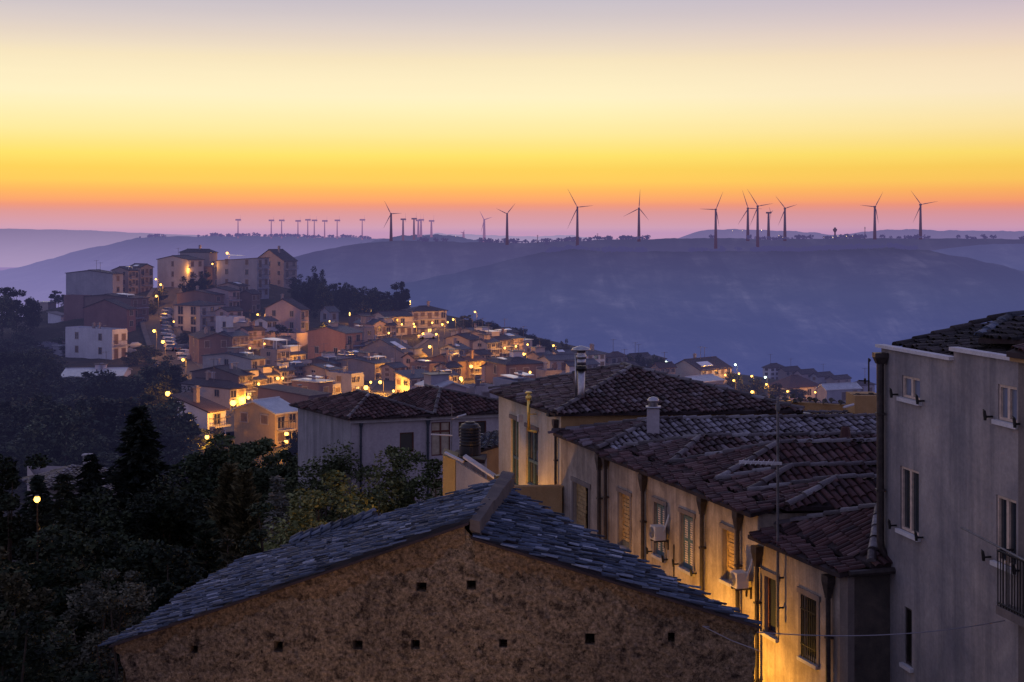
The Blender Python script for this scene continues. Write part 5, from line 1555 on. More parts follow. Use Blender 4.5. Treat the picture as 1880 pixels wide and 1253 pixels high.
    if opt.get('bal'):
        for k in range(1, fl):
            z = zB + k * fh
            a0 = fR.len * rr.choice((.05, .1)); a1 = fR.len * rr.choice((.62, .9, .95))
            bb = MB()
            fR.box(bb, a0, z - .14, a1, z + .04, -.95, -.01)
            bo = bb.build('balcony', TW['grey'], root)
            rl = MB()
            fR.box(rl, a0, z + .9, a1, z + .97, -.95, -.9)
            n = max(3, int((a1 - a0) / .35))
            for q in range(n + 1):
                x = a0 + (a1 - a0) * q / n
                fR.box(rl, x - .02, z + .04, x + .02, z + .9, -.94, -.91)
            for x in (a0, a1 - .05):
                fR.box(rl, x, z + .9, x + .05, z + .97, -.9, -.02)
            rl.build('railing', M['trail'], bo)
    zr = zT + max(rise, .2)
    for k in range(opt.get('chim', 0)):
        p = C.lerp(B, rr.uniform(.35, .65)) + (Rt - C) * rr.uniform(-.18, .18)
        cb = MB(); cb.cbox((p.x, p.y, zr - .1), .55, .5, 1.9, math.radians(a)); cb.cbox((p.x, p.y, zr + .95), .75, .7, .12, math.radians(a)); cb.cbox((p.x, p.y, zr + 1.1), .4, .4, .2, math.radians(a), 0)
        cb.build('chimney', TW['tan'], root)
    s = opt.get('sheet', 0)
    if s == 1 or s == 2:
        # pale metal strips / skylight frames lying on the roof
        for k in range(s + 0):
            sb = MB()
            if roof == 'gr':
                p0, p1 = out(C, ze - rise * .1), out(Rt, ze - rise * .1); q0, q1 = v3(mid(C, L), zT + rise + .14), v3(mid(Rt, B), zT + rise + .14)
            elif roof == 'gl':
                p0, p1 = out(C, ze - rise * .1), v3(mid(C, Rt), zT + rise + .14); q0, q1 = out(L, ze - rise * .1), v3(mid(L, B), zT + rise + .14)
            else:
                zz = zT + (rise if roof == 'flat' else .3) + .35 * k
                p0, p1, q0, q1 = v3(C, zz), v3(Rt, zz), v3(L, zz + .25), v3(B, zz + .25)
            u0 = rr.uniform(.08, .3) + .3 * k; u1 = min(.97, u0 + rr.uniform(.3, .5)); w0 = rr.uniform(.25, .5); w1 = w0 + rr.uniform(.28, .45)
            bl = lambda uu, ww: p0.lerp(p1, uu).lerp(q0.lerp(q1, uu), ww) + Vector((0, 0, .1 + .03 * k))
            c4 = [bl(u0, w0), bl(u1, w0), bl(u1, w1), bl(u0, w1)]
            if roof in ('gr', 'gl') and (i + k) % 3 != 2:
                # flat sheet canopy on short posts
                zc = max(p.z for p in c4) + .12
                for p in (c4[0], c4[1]): sb.cbox((p.x, p.y, (p.z + zc) / 2), .08, .08, zc - p.z + .1)
                c4 = [Vector((p.x, p.y, zc + (0, 0, .06, .06)[q])) for q, p in enumerate(c4)]
            sb.hexa(c4, [p + Vector((0, 0, .09)) for p in c4])
            sm = sb.mesh('roof_sheet', TR['sheet']); auto_uv(sm); link('roof_sheet', sm, ro)
    if s == 3:
        sb = MB()
        c4 = [v3(C.lerp(ctr, .12), zT + 1.9), v3(Rt.lerp(ctr, .12), zT + 1.9), v3(B.lerp(ctr, .12), zT + 2.15), v3(L.lerp(ctr, .12), zT + 2.15)]
        sb.hexa(c4, [p + Vector((0, 0, .1)) for p in c4])
        for p in (C, Rt, B, L):
            q = p.lerp(ctr, .2); sb.cbox((q.x, q.y, zT + .95), .16, .16, 1.9)
        sm = sb.mesh('roof_sheet', TR['sheet']); auto_uv(sm); link('roof_sheet', sm, ro)
    near = Y < 330 and uC < 1010
    if near and roof != 'flat' and rr.random() < .5:
        # sunken roof terrace / dormer box
        p = C.lerp(B, .5) + (Rt - C) * rr.uniform(-.2, .2)
        kb = MB(); wq = rr.uniform(1.6, 2.6)
        kb.cbox((p.x, p.y, zT + rise * .5 + .35), wq, wq * .8, rise + .9, math.radians(a))
        ko = kb.build('roof_terrace', TW[rr.choice(('grey', 'cream', 'tan', 'white'))], ro)
        kb = MB(); kb.cbox((p.x, p.y, zT + rise + .86), wq + .5, wq * .8 + .5, .1, math.radians(a))
        kb.build('terrace_cover', TR[rr.choice(('sheet', 'slate', 'tile'))], ko)
    if near:
        for k in range(rr.choice((0, 1, 1, 2))):
            p = C.lerp(B, rr.uniform(.25, .75)) + (Rt - C) * rr.uniform(-.25, .25)
            cb = MB(); hh = rr.uniform(.6, 1.2)
            cb.cbox((p.x, p.y, zr + hh / 2 - .4), .4, .4, hh + .8, math.radians(a)); cb.cbox((p.x, p.y, zr + hh + .05), .56, .56, .1, math.radians(a))
            cb.build('chimney', TW[rr.choice(('tan', 'grey', 'brown'))], root)
        if rr.random() < .4:
            p = C.lerp(Rt, rr.uniform(.2, .8)) + (L - C) * .25
            kb = MB(); kb.tube([(p.x, p.y, zT), (p.x, p.y, zr + .9)], .035, 5)
            kb.lathe((p.x, p.y - .12, zr + .6), [(.02, -.02), (.25, .04), (.4, .16)], 10)
            kb.build('satellite_dish', M['tframe'], root)
    for k in range(opt.get('ant', 0) + (1 if near and rr.random() < .35 else 0)):
        p = C.lerp(B, rr.uniform(.3, .7)) + (Rt - C) * rr.uniform(-.2, .2)
        ab = MB(); hh = rr.uniform(2.2, 3.4)
        ab.tube([(p.x, p.y, zr - .8), (p.x, p.y, zr + hh)], .05, 5)
        ab.tube([(p.x - .7, p.y, zr + hh - .2), (p.x + .7, p.y, zr + hh - .1)], .035, 4)
        for q in range(5):
            x = p.x - .6 + q * .3; ab.tube([(x, p.y - .3, zr + hh - .18 + q * .02), (x, p.y + .3, zr + hh - .18 + q * .02)], .02, 4)
        ab.build('aerial', M['tmetal'], root)
    return root


# ------------------------------------------------------------------ street lamps
LAMPS = [  # u, v, depth guess, power, kind, label
    (417, 465, 380, 1500, 'p', 'brightest sodium street lamp on the hilltop beside the plain grey gable'),
    (390, 485, 392, 500, 'w', 'sodium lamp on the wall just below the brightest hilltop lamp'),
    (346, 494, 392, 500, 'p', 'sodium street lamp in front of the large cream hilltop house'),
    (286, 513, 395, 500, 'p', 'topmost sodium lamp of the tree lined street'),
    (295, 523, 388, 700, 'p', 'second highest sodium lamp of the tree lined street'),
    (287, 544, 378, 800, 'p', 'tall sodium lamp post where the sloping street bends'),
    (283, 608, 342, 1100, 'p', 'left sodium street lamp beside the row of parked cars'),
    (299, 628, 328, 1100, 'p', 'sodium street lamp close to the upper parked cars'),
    (336, 661, 300, 900, 'p', 'sodium street lamp at the lower end of the parked cars'),
    (308, 723, 215, 1300, 'p', 'sodium street lamp at the edge of the dark wood'),
    (428, 740, 180, 2200, 'p', 'star bright sodium lamp on a post beside the yellow house'),
    (456, 730, 208, 1200, 'w', 'sodium lamp on the amber house right of the star bright lamp'),
    (473, 578, 330, 900, 'p', 'sodium street lamp left of the gabled pink house'),
    (510, 695, 238, 1300, 'w', 'sodium lamp over the yellow street'),
    (672, 712, 215, 2200, 'p', 'star bright sodium lamp right above the lilac house ridge'),
    (698, 702, 232, 1300, 'w', 'sodium lamp behind the star bright lamp by the lilac ridge'),
    (832, 587, 345, 900, 'p', 'sodium street lamp at the right end of the lit upper terrace'),
    (812, 596, 338, 900, 'p', 'second sodium lamp along the lit upper terrace'),
    (801, 614, 322, 900, 'p', 'sodium street lamp above the white parked car'),
    (761, 600, 330, 900, 'w', 'sodium lamp on the front of the lit upper terrace'),
    (789, 637, 300, 1000, 'p', 'sodium street lamp at the lit street bend'),
    (872, 573, 352, 700, 'p', 'high sodium lamp standing clear against the valley haze'),
    (846, 695, 236, 1000, 'w', 'low sodium lamp left of the brightest yellow facade'),
    (865, 673, 250, 1500, 'w', 'sodium lamp on the brightest yellow facade'),
    (962, 650, 280, 1000, 'p', 'sodium street lamp above the brown hipped house'),
    (989, 642, 318, 700, 'p', 'sodium street lamp among the bushes beyond the amber row'),
    (1016, 635, 330, 700, 'p', 'last sodium lamp at the edge of the ridge bushes'),
    (526, 797, 150, 500, 'w', 'small warm lamp on the balcony side of the yellow house'),
    (380, 803, 152, 900, 'h', 'sodium lamp glowing in the bush below the steep roofed house'),
    (525, 812, 146, 700, 'h', 'sodium lamp glowing in the bush below the yellow house'),
    (600, 601, 335, 700, 'h', 'sodium lamp behind the ridge of the orange plastered house'),
    (642, 578, 348, 350, 's', 'first slim bollard light along the dark crest path'),
    (682, 571, 352, 350, 's', 'second slim bollard light along the dark crest path'),
    (716, 562, 356, 350, 's', 'third slim bollard light along the dark crest path'),
    (753, 556, 358, 350, 's', 'slim light on the roof line of the lit upper terrace'),
    (605, 593, 340, 300, 's', 'slim light at the little grey portico house'),
    (1223, 665, 322, 260, 'c', 'left of the two greenish white lamps on the right slope'),
    (1350, 670, 330, 240, 'c', 'right of the two greenish white lamps on the right slope'),
    (1347, 699, 305, 900, 'p', 'sodium lamp beside the orange lit front on the right slope'),
    (1380, 691, 318, 800, 'p', 'sodium lamp above the trees of the right slope'),
    (1328, 709, 290, 900, 'p', 'low sodium lamp left of the right slope square'),
    (1381, 720, 288, 1300, 'p', 'brightest sodium lamp of the right slope square'),
    (1407, 706, 305, 800, 'p', 'sodium lamp by the large dark roofed house'),
    (1446, 719, 300, 600, 'p', 'small sodium lamp behind the aerial mast'),
    (1405, 693, 330, 150, 'c', 'faint bluish lamp in the right slope trees'),
    (68, 917, 54, 60, 'h', 'lone sodium lamp among the dark conifers at lower left'),
]


def build_lamp(u, v, Y, power, kind, lab):
    ys = np.linspace(Y * .9, Y * 1.1, 81)
    xs = (u - 940.0) / F * ys
    zs = (HZ - v) / F * ys
    gs = ground(xs, ys)
    want = {'p': 6.0, 'w': 4.5, 'h': 3.0, 's': 2.4, 'c': 7.0}[kind]
    cost = np.abs(zs - gs - want) + np.abs(ys - Y) * .03
    k = int(np.argmin(cost))
    if kind in ('h', 'w'):
        x, y, z, g = (u - 940) / F * Y, Y, (HZ - v) / F * Y, gz((u - 940) / F * Y, Y)
    else:
        x, y, z, g = xs[k], ys[k], zs[k], gs[k]
    g = min(g, z - 1.2)
    root = empty('street_lamp', (x, y, g), lab, 'street lamp', 'street lamps of the town')
    col = (1.0, .40, .035)
    bm = M['bulb']; r = .17
    if kind == 'c': col = (.80, 1.0, .88); bm = M['bulb_white']
    if kind == 's': bm = M['bulb_small']; r = .12
    if kind == 'p' and u < 420: power *= 1.6
    r0 = .34 if power >= 1700 else (.28 if power >= 1000 else .22)
    if v > 900: r0 = .13
    mb = MB()
    if kind == 's':
        mb.tube([(x, y + .1, g - .5), (x, y + .1, z - .1)], .05, 6)
        hb = MB(); hb.lathe((x, y, z), [(.05, -.55), (r, -.5), (r, .5), (.03, .55)], 8)
    else:
        if v > 900: mb.tube([(x, y + .1, g - .5), (x, y + .05, z - .1)], [.06, .03], 6)
        else: mb.tube([(x + .5, y + .35, g - .6), (x + .5, y + .35, z + .1), (x + .42, y + .3, z + 1.2 * r0), (x, y, z + 1.2 * r0)], [.075, .055, .045, .045], 7)
        hb = MB(); r = .34 if power >= 1700 else (.28 if power >= 1000 else (.12 if v > 900 else .22))
        hb.lathe((x, y, z), [(.04, -r), (.5 * r, -.87 * r), (.87 * r, -.5 * r), (r, 0), (.87 * r, .5 * r), (.5 * r, .87 * r), (.04, r)], 12)
        cb = MB(); cb.lathe((x, y, z), [(r * .62, .86 * r), (r * .5, 1.0 * r), (.08, 1.2 * r), (.04, 1.22 * r)], 10)
        cb.build('lamp_hood', M['tmetal'], root)
    mb.build('pole', M['iron'] if v > 900 else M['tmetal'], root)
    hb.build('lamp_glass', bm, root, smooth=True)
    ld = bpy.data.lights.new('lamp_light', 'POINT')
    ld.energy = power * 1.05
    ld.color = col
    ld.shadow_soft_size = .25
    lo = bpy.data.objects.new('lamp_light', ld); COL.objects.link(lo)
    lo.parent = root; lo.matrix_parent_inverse = Matrix.Translation(-Vector(root.location))
    lo.location = (x - .2, y - r0 - (1.6 if v > 900 else .35), z - .35)
    lo.visible_camera = False
    return root


# lamps on the house fronts of the lit lanes: house label, face, place along it, distance, height, power
FRONT_LAMPS = [
    ('middle house of the shuttered terrace', 'R', .5, 3.2, 3.0, 500), ('far end house of the shuttered terrace', 'R', .4, 3.2, 3.0, 800),
    ('lit garden wall house', 'R', .5, 2.5, 3.4, 900), ('house under the glaring white', 'R', .6, 3.0, 2.6, 700), ('amber lit house right of the glaring', 'R', .4, 3.0, 2.8, 1400),
    ('cream house with a roof terrace', 'R', .7, 3.0, 2.6, 600), ('plain lilac ended house', 'R', .5, 3.5, 3.0, 700), ('left house of the tall lit upper', 'R', .3, 4.0, 3.0, 700), ('left house of the tall lit upper', 'R', .75, 4.0, 3.0, 600),
    ('three storey balconied house', 'R', .35, 4.5, 3.2, 700), ('three storey balconied house', 'R', .8, 4.5, 3.2, 700),
    ('gabled house with a bright sheet canopy', 'R', .6, 3.2, 2.5, 1300), ('low house with white sheet roofs', 'R', .3, 3.0, 2.4, 900), ('low house with white sheet roofs', 'R', .75, 3.0, 2.4, 900),
    ('pale blue flat house', 'R', .5, 3.0, 2.4, 900), ('brightest yellow facade', 'R', .35, 2.6, 2.6, 1500), ('brightest yellow facade', 'R', .8, 2.6, 3.2, 1200),
    ('first house of the amber', 'R', .5, 3.4, 2.8, 1200), ('middle house of the amber', 'R', .5, 3.4, 2.8, 1200), ('last house of the amber', 'R', .5, 3.4, 2.8, 1300),
    ('narrow amber lit house', 'R', .5, 2.6, 2.6, 1100), ('row house with iron balcony', 'R', .5, 2.6, 2.6, 900), ('dark upper house block', 'R', .5, 3, 2.6, 600),
    ('corner house whose front glows', 'L', .35, 2.2, 1.4, 2600), ('cream terrace house right of the yellow', 'R', .6, 3, 2.4, 260),
    ('broad house with glaring skylights', 'R', .4, 3.5, 2.8, 800), ('broad house with glaring skylights', 'R', .85, 3.5, 2.8, 1000), ('large dark roofed house', 'R', .5, 3.5, 2.0, 700),
    ('cream corner house with tall', 'L', .55, 4.0, 3.5, 380), ('brown hipped house with a white', 'R', .4, 3.0, 1.6, 160), ('low amber lit shed', 'R', .5, 3, 1.6, 300), ('yellow house with pale framed', 'R', .6, 3.0, 1.6, 350),
]


def build_front_lamps():
    for i, (key, face, t, dist, hh, pw) in enumerate(FRONT_LAMPS):
        h = next(x for x in HOUSES if key in x[0])
        C, Rt, B, L, zT, zB = plan(h)
        fc = Face(C, Rt, L - C) if face == 'R' else Face(C, L, Rt - C)
        p = fc.pt(fc.len * t, zB + hh, -dist)
        g = min(gz(p.x, p.y), p.z - 1.5)
        side = 'left' if t < .5 else ('middle' if t < .6 else 'right')
        root = empty('street_lamp', (p.x, p.y, g), 'small lamp in front of the ' + ' '.join(h[0].split()[:7]) + ', ' + side + ' part', 'street lamp', 'street lamps of the town')
        mb = MB(); mb.tube([(p.x, p.y, g - .5), (p.x, p.y, p.z - .16)], .045, 6); mb.build('pole', M['tmetal'], root)
        r = .2
        hb = MB(); hb.lathe(p, [(.04, -r), (.7 * r, -.7 * r), (r, 0), (.7 * r, .7 * r), (.04, r)], 8); hb.build('lamp_glass', M['bulb'], root, smooth=True)
        ld = bpy.data.lights.new('lamp_light', 'POINT'); ld.energy = pw * .8; ld.color = (1.0, .40, .04); ld.shadow_soft_size = .25
        lo = bpy.data.objects.new('lamp_light', ld); COL.objects.link(lo); lo.parent = root
        lo.matrix_parent_inverse = Matrix.Translation(-Vector(root.location)); lo.location = p + Vector((0, 0, .5)); lo.visible_camera = False


# ------------------------------------------------------------------ cars
def car_mesh(paint):
    mb = MB()
    L, W = 4.1, 1.7
    prof = [(-2.05, .35), (-2.05, .72), (-1.95, .9), (-1.3, .95), (-.75, 1.4), (.75, 1.45), (1.5, .98), (1.95, .86), (2.05, .7), (2.05, .35)]
    n = len(prof)
    for sgn in (1, -1):
        mb.poly([(x, sgn * (W / 2 - (.12 if z > 1.1 else 0)), z) for x, z in (prof if sgn < 0 else reversed(prof))], 0)
    for i in range(n):
        (x0, z0), (x1, z1) = prof[i], prof[(i + 1) % n]
        i0 = W / 2 - (.12 if z0 > 1.1 else 0); i1 = W / 2 - (.12 if z1 > 1.1 else 0)
        mi = 1 if i in (3, 5) else 0
        mb.quad((x0, -i0, z0), (x1, -i1, z1), (x1, i1, z1), (x0, i0, z0), mi)
    for sgn in (1, -1):
        y = sgn * (W / 2 - .045)
        q = [(-1.1, y, 1.0), (.0, y, 1.0), (.0, y - sgn * .06, 1.34), (-.72, y - sgn * .06, 1.32)]
        mb.poly(q, 1); q = [(.06, y, 1.0), (1.28, y, 1.0), (.72, y - sgn * .06, 1.36), (.06, y - sgn * .06, 1.34)]; mb.poly(q, 1)
        for x in (-1.3, 1.3):
            mb.tube([(x, sgn * (W / 2 - .2), .32), (x, sgn * (W / 2 + .02), .32)], .32, 10, 2)
    for y in (-.6, .6):
        mb.cbox((2.04, y, .66), .06, .34, .14, 0, 3); mb.cbox((-2.04, y, .7), .06, .26, .14, 0, 4)
    return mb.mesh('parked_car', [paint, M['tpane'], M['iron'], M['tframe'], M['tail']])


M['tail'] = plain('tail_lamp', (.25, .02, .02), .4)
CARP = [plain('car_paint_white', (.6, .6, .62), .3, haze=True, var=.05), plain('car_paint_silver', (.38, .39, .42), .28, .4, haze=True, var=.05), plain('car_paint_dark', (.05, .06, .09), .3, haze=True, var=.05), plain('car_paint_blue', (.10, .13, .22), .3, haze=True, var=.05)]


def build_cars():
    meshes = [car_mesh(p) for p in CARP]
    rr = random.Random(4)
    def car(u, Y, rz, lab, grp, k=None):
        x = (u - 940.0) / F * Y
        o = bpy.data.objects.new('parked_car', meshes[rr.choice((0, 1, 1, 3, 2, 2)) if k is None else k]); COL.objects.link(o)
        o.location = (x, Y, gz(x, Y) + .16); o.rotation_euler = (0, 0, rz)
        tag(o, lab, 'car', grp)
    def v2Y(u, v, y0, y1):
        ys = np.linspace(y0, y1, 200); xs = (u - 940.) / F * ys
        vv = HZ - ground(xs, ys) / ys * F
        return float(ys[np.argmin(np.abs(vv - v))])
    line = [(307, 576), (306, 582), (305, 589), (305, 596), (306, 603), (306, 610), (307, 618), (311, 626), (312, 633), (313, 640), (315, 646)]
    for u, v in line:
        car(u, v2Y(u, v, 310, 392), 1.45, 'small parked car in the line along the upper sloping street', 'cars parked along the sloping street')
    for u, v, lab in ((338, 655, 'top car of the two parked pale cars at the lower bend of the sloping street'), (341, 664, 'white car nearest the dark tree at the lower bend of the sloping street')):
        car(u, v2Y(u, v, 270, 320), 1.3, lab, None, 0)
    car(334, v2Y(334, 646, 290, 330), 1.3, 'dark car parked behind the two pale cars at the lower bend', None, 2)
    car(234, 320, .3, 'pale blue car parked beside the lone pale house', None, 3)
    car(248, 326, .3, 'silver car parked under the lamp left of the sloping street', None, 1)
    car(784, v2Y(784, 624, 300, 340), .35, 'white car parked below the lit upper terrace', None, 0)
    car(93, 276, .2, 'white van sized car parked beside the long low warehouse', None, 0)


# ------------------------------------------------------------------ ground, streets
def build_ground():
    xs = np.linspace(-330, 330, 150); ys = np.concatenate([np.linspace(-30, 460, 150), np.linspace(470, 730, 36)])
    X, Y = np.meshgrid(xs, ys)
    Z = ground(X.ravel(), Y.ravel()).reshape(X.shape)
    rng = np.random.default_rng(3)
    Z = Z + rng.normal(0, .12, Z.shape)
    ny, nx = X.shape
    verts = np.stack([X.ravel(), Y.ravel(), Z.ravel()], 1)
    idx = np.arange(nx * ny).reshape(ny, nx)
    faces = np.stack([idx[:-1, :-1], idx[:-1, 1:], idx[1:, 1:], idx[1:, :-1]], -1).reshape(-1, 4)
    me = bpy.data.meshes.new('ground'); me.from_pydata(verts.tolist(), [], faces.tolist())
    t = NT('scrub_ground')
    n = t.noise(.12, 6, .65)
    col = t.ramp(n, [(.3, (.030, .033, .022)), (.5, (.05, .045, .032)), (.7, (.085, .072, .05))])
    f = t.noise(2.5, 4, .7)
    col = t.mix(.6, col, t.ramp(f, [(.3, (.5,) * 3), (.7, (1.4,) * 3)]), 'MULTIPLY')
    me.materials.append(t.finish(col, .95, t.bump(f, .8, .4), spec=.1, haze=HAZE_C))
    me.polygons.foreach_set('use_smooth', [True] * len(me.polygons))
    o = link('ground', me); tag(o, 'scrubby ground of the town ridge', None, None, 'structure')
    def street(pts, w, lab):
        mb = MB()
        dense = []
        for i in range(len(pts) - 1):
            for t_ in np.linspace(0, 1, 10, endpoint=False):
                dense.append(tuple(np.array(pts[i]) * (1 - t_) + np.array(pts[i + 1]) * t_))
        dense.append(pts[-1])
        P2 = [Vector(((u - 940.) / F * Y_, Y_)) for u, Y_ in dense]
        rows = []
        for i, p in enumerate(P2):
            d = (P2[min(i + 1, len(P2) - 1)] - P2[max(i - 1, 0)]).normalized(); n_ = Vector((-d.y, d.x))
            zc = gz(p.x, p.y) + .42
            zl = max(zc, gz(*(p + n_ * w / 2)) + .2); zr_ = max(zc, gz(*(p - n_ * w / 2)) + .2)
            rows.append((Vector((*(p + n_ * (w / 2)), zl)), Vector((*(p - n_ * (w / 2)), zr_)), Vector((*(p + n_ * (w / 2 + 1.1)), zl)), Vector((*(p - n_ * (w / 2 + 1.1)), zr_))))
        kb = MB()
        for a, b in zip(rows, rows[1:]):
            mb.quad(a[1], b[1], b[0], a[0])
            for k, s_ in ((0, 2), (1, 3)):
                h = Vector((0, 0, .13)); lo = Vector((0, 0, .4))
                kb.quad(a[k] + h, b[k] + h, b[s_] + h, a[s_] + h); kb.quad(a[k] - lo, b[k] - lo, b[k] + h, a[k] + h); kb.quad(a[s_] - lo, b[s_] - lo, b[s_] + h, a[s_] + h)
        tag(mb.build('street', M['asphalt']), lab, None, None, 'structure')
        tag(kb.build('pavement', M['paving']), 'pavement beside the ' + lab, None, None, 'structure')
    street([(372, 235), (352, 262), (335, 290), (313, 318), (296, 345), (288, 368), (292, 385), (310, 400)], 7.0, 'sloping street with parked cars')
    street([(770, 285), (795, 305), (812, 325), (838, 348), (860, 356)], 7.0, 'lit street below the upper terrace')
    street([(430, 170), (470, 215), (520, 245), (580, 275)], 5.0, 'yellow lit lane between the rows')
    street([(690, 215), (710, 240), (740, 262), (780, 280)], 5.0, 'lane below the star bright lamp')
    street([(1320, 285), (1360, 295), (1400, 300), (1440, 305)], 7.0, 'right slope square')
    # valley floor out to the horizon
    me = bpy.data.meshes.new('valley_floor')
    vs, fs = [], []
    Ys = [400, 700, 1200, 2000, 3500, 6000, 10000, 16000, 26000, 45000]
    for Y_ in Ys:
        for k in range(13):
            vs.append(((k - 6) / 6 * Y_ * 1.1, Y_, -230))
    for i in range(len(Ys) - 1):
        for k in range(12):
            a = i * 13 + k; fs.append((a, a + 1, a + 14, a + 13))
    me.from_pydata(vs, [], fs)
    t = NT('valley_fields')
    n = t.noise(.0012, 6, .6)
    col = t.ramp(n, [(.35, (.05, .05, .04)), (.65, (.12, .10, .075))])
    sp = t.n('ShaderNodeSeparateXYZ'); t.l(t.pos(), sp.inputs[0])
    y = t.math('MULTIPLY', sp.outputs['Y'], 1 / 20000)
    hz = t.ramp(y, [(0.0, S(78, 84, 138)), (.12, S(92, 90, 144)), (.3, S(124, 110, 165)), (.55, S(158, 134, 184)), (1.0, S(186, 150, 184))])  # valley haze painted as emission, paler with distance
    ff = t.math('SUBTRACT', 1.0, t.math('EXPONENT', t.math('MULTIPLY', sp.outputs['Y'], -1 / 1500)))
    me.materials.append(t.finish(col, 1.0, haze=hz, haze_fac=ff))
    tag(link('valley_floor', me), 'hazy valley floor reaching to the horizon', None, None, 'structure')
# ------------------------------------------------------------------ trees
def quads_mesh(name, cen, ux, uy, mat, extra=None):
    """many leaf-sized quads: centre +- ux, +- uy (numpy arrays)"""
    n = len(cen)
    v = np.empty((n, 4, 3))
    v[:, 0] = cen - ux; v[:, 1] = cen - uy; v[:, 2] = cen + ux; v[:, 3] = cen + uy
    me = bpy.data.meshes.new(name)
    me.vertices.add(n * 4); me.loops.add(n * 4); me.polygons.add(n)
    me.vertices.foreach_set('co', v.reshape(-1))
    me.loops.foreach_set('vertex_index', np.arange(n * 4, dtype=np.int32))
    me.polygons.foreach_set('loop_start', np.arange(0, n * 4, 4, dtype=np.int32))
    me.polygons.foreach_set('loop_total', np.full(n, 4, dtype=np.int32))
    me.materials.append(mat)
    me.update(calc_edges=True); me.validate()
    return me


def rnd_dirs(rng, n):
    d = rng.normal(size=(n, 3)); return d / np.linalg.norm(d, axis=1)[:, None]


def broad(rng, h, rad, mat, bark, nclump=60, per=180, leaf=0.136, flat=.75, trunk=.16, low=.28):
    """rounded tree: limbs reaching clumps of leaves scattered through an uneven crown volume (local coords, base at 0)"""
    cz = h * (1 + low) / 2; rz = h * (1 - low) / 2
    lob = [(rng.uniform(-.45, .45) * rad, rng.uniform(-.45, .45) * rad, cz + rng.uniform(-.35, .45) * rz, rng.uniform(.45, .75)) for _ in range(6)]
    cs = []
    h = max(h, 1.0); tries = 0
    while len(cs) < nclump:
        tries += 1
        l = lob[rng.integers(len(lob))]
        d = rnd_dirs(rng, 1)[0] * rng.uniform(.5, 1.0) ** .5
        p = np.array([l[0] + d[0] * rad * l[3], l[1] + d[1] * rad * l[3], l[2] + d[2] * rz * l[3] * flat])
        if tries < 4000 and (p[2] < h * low * .8 or p[2] > h): continue
        cs.append(p)
    cs = np.array(cs)
    rmax = rad * .2
    cs[:, 2] = h * low + (cs[:, 2] - cs[:, 2].min()) / (np.ptp(cs[:, 2]) + 1e-6) * (h * (1 - low) - rmax * .6)
    cs[:, :2] *= (rad - rmax * .7) / (np.percentile(np.abs(cs[:, :2]), 97) + 1e-6)
    cr = rng.uniform(.13, .34, nclump) * rad
    cen = np.repeat(cs, per, 0) + rnd_dirs(rng, nclump * per) * (np.repeat(cr, per) * rng.uniform(.2, 1, nclump * per) ** .6)[:, None] * np.array([1.15, 1.15, .75])
    n = len(cen)
    a = rnd_dirs(rng, n); a[:, 2] *= .6
    b = np.cross(a, rnd_dirs(rng, n)); b /= np.linalg.norm(b, axis=1)[:, None] + 1e-9
    s = leaf * rng.uniform(.6, 1.35, n)[:, None]
    crown = quads_mesh('crown', cen, a * s, b * s * .45, mat)
    mb = MB()
    mb.tube([(0, 0, -1.0), (rng.uniform(-.1, .1), 0, h * low * .6), (rng.uniform(-.2, .2), rng.uniform(-.2, .2), h * .55), (0, 0, h * .82)], [trunk, trunk * .8, trunk * .5, trunk * .12], 7)
    for k in range(0, nclump, max(1, nclump // 16)):
        p = cs[k]; z0 = max(h * low * .6, p[2] * .55)
        mb.tube([(0, 0, z0), (p[0] * .5, p[1] * .5, (z0 + p[2]) / 2 + .1 * h * .3), tuple(p)], [trunk * .42, trunk * .28, trunk * .08], 5)
    return crown, mb.mesh('trunk', bark)


def conifer(rng, h, rad, mat, bark, levels=26, per=9, sprays=34, leaf=.16, droop=.25, base=.06, power=.85, up=0.0):
    """tiered conifer: whorls of drooping branches set with needle sprays"""
    C, U, V = [], [], []
    mb = MB()
    mb.tube([(0, 0, -1.0), (0, 0, h * .5), (0, 0, h * .98)], [.05 * h ** .9 * .35, .03 * h ** .9 * .35, .01], 7)
    for i in range(levels):
        t = i / levels
        z = h * (base + (1 - base) * t)
        r = rad * (1 - t) ** power * rng.uniform(.72, 1.18) + .12
        m = max(4, int(per * (1 - .5 * t)))
        for k in range(m):
            an = 2 * math.pi * (k + rng.uniform(-.35, .35)) / m + i * 1.1
            rl = r * rng.uniform(.65, 1.12)
            d = np.array([math.cos(an), math.sin(an), 0])
            tip_dz = -droop * rl + up * rl
            ns = max(6, int(sprays * (.35 + .65 * rl / (rad + .01))))
            q = rng.uniform(.12, 1.0, ns)
            c = d[None] * (q * rl)[:, None]
            c[:, 2] = z + tip_dz * q ** 1.4 + rng.normal(0, .03 * rl + .03, ns)
            side = np.array([-d[1], d[0], 0])
            wv = rng.normal(0, .16, ns) * rl * (1.15 - q)
            c += side[None] * wv[:, None]
            C.append(c)
            a = d[None] * .8 + side[None] * rng.normal(0, .5, ns)[:, None] + np.array([0, 0, 1])[None] * rng.normal(.05 - droop * .6 + up, .3, ns)[:, None]
            a /= np.linalg.norm(a, axis=1)[:, None]
            b = np.cross(a, rnd_dirs(rng, ns)); b /= np.linalg.norm(b, axis=1)[:, None] + 1e-9
            s = leaf * rng.uniform(.6, 1.4, ns)[:, None]
            U.append(a * s * 1.5); V.append(b * s * .4)
            if i % 2 == 0 and k % 2 == 0:
                mb.tube([(0, 0, z), (d[0] * rl * .8, d[1] * rl * .8, z + tip_dz * .7)], [.035, .01], 4, cap=False)
    crown = quads_mesh('crown', np.concatenate(C), np.concatenate(U), np.concatenate(V), mat)
    return crown, mb.mesh('trunk', bark)


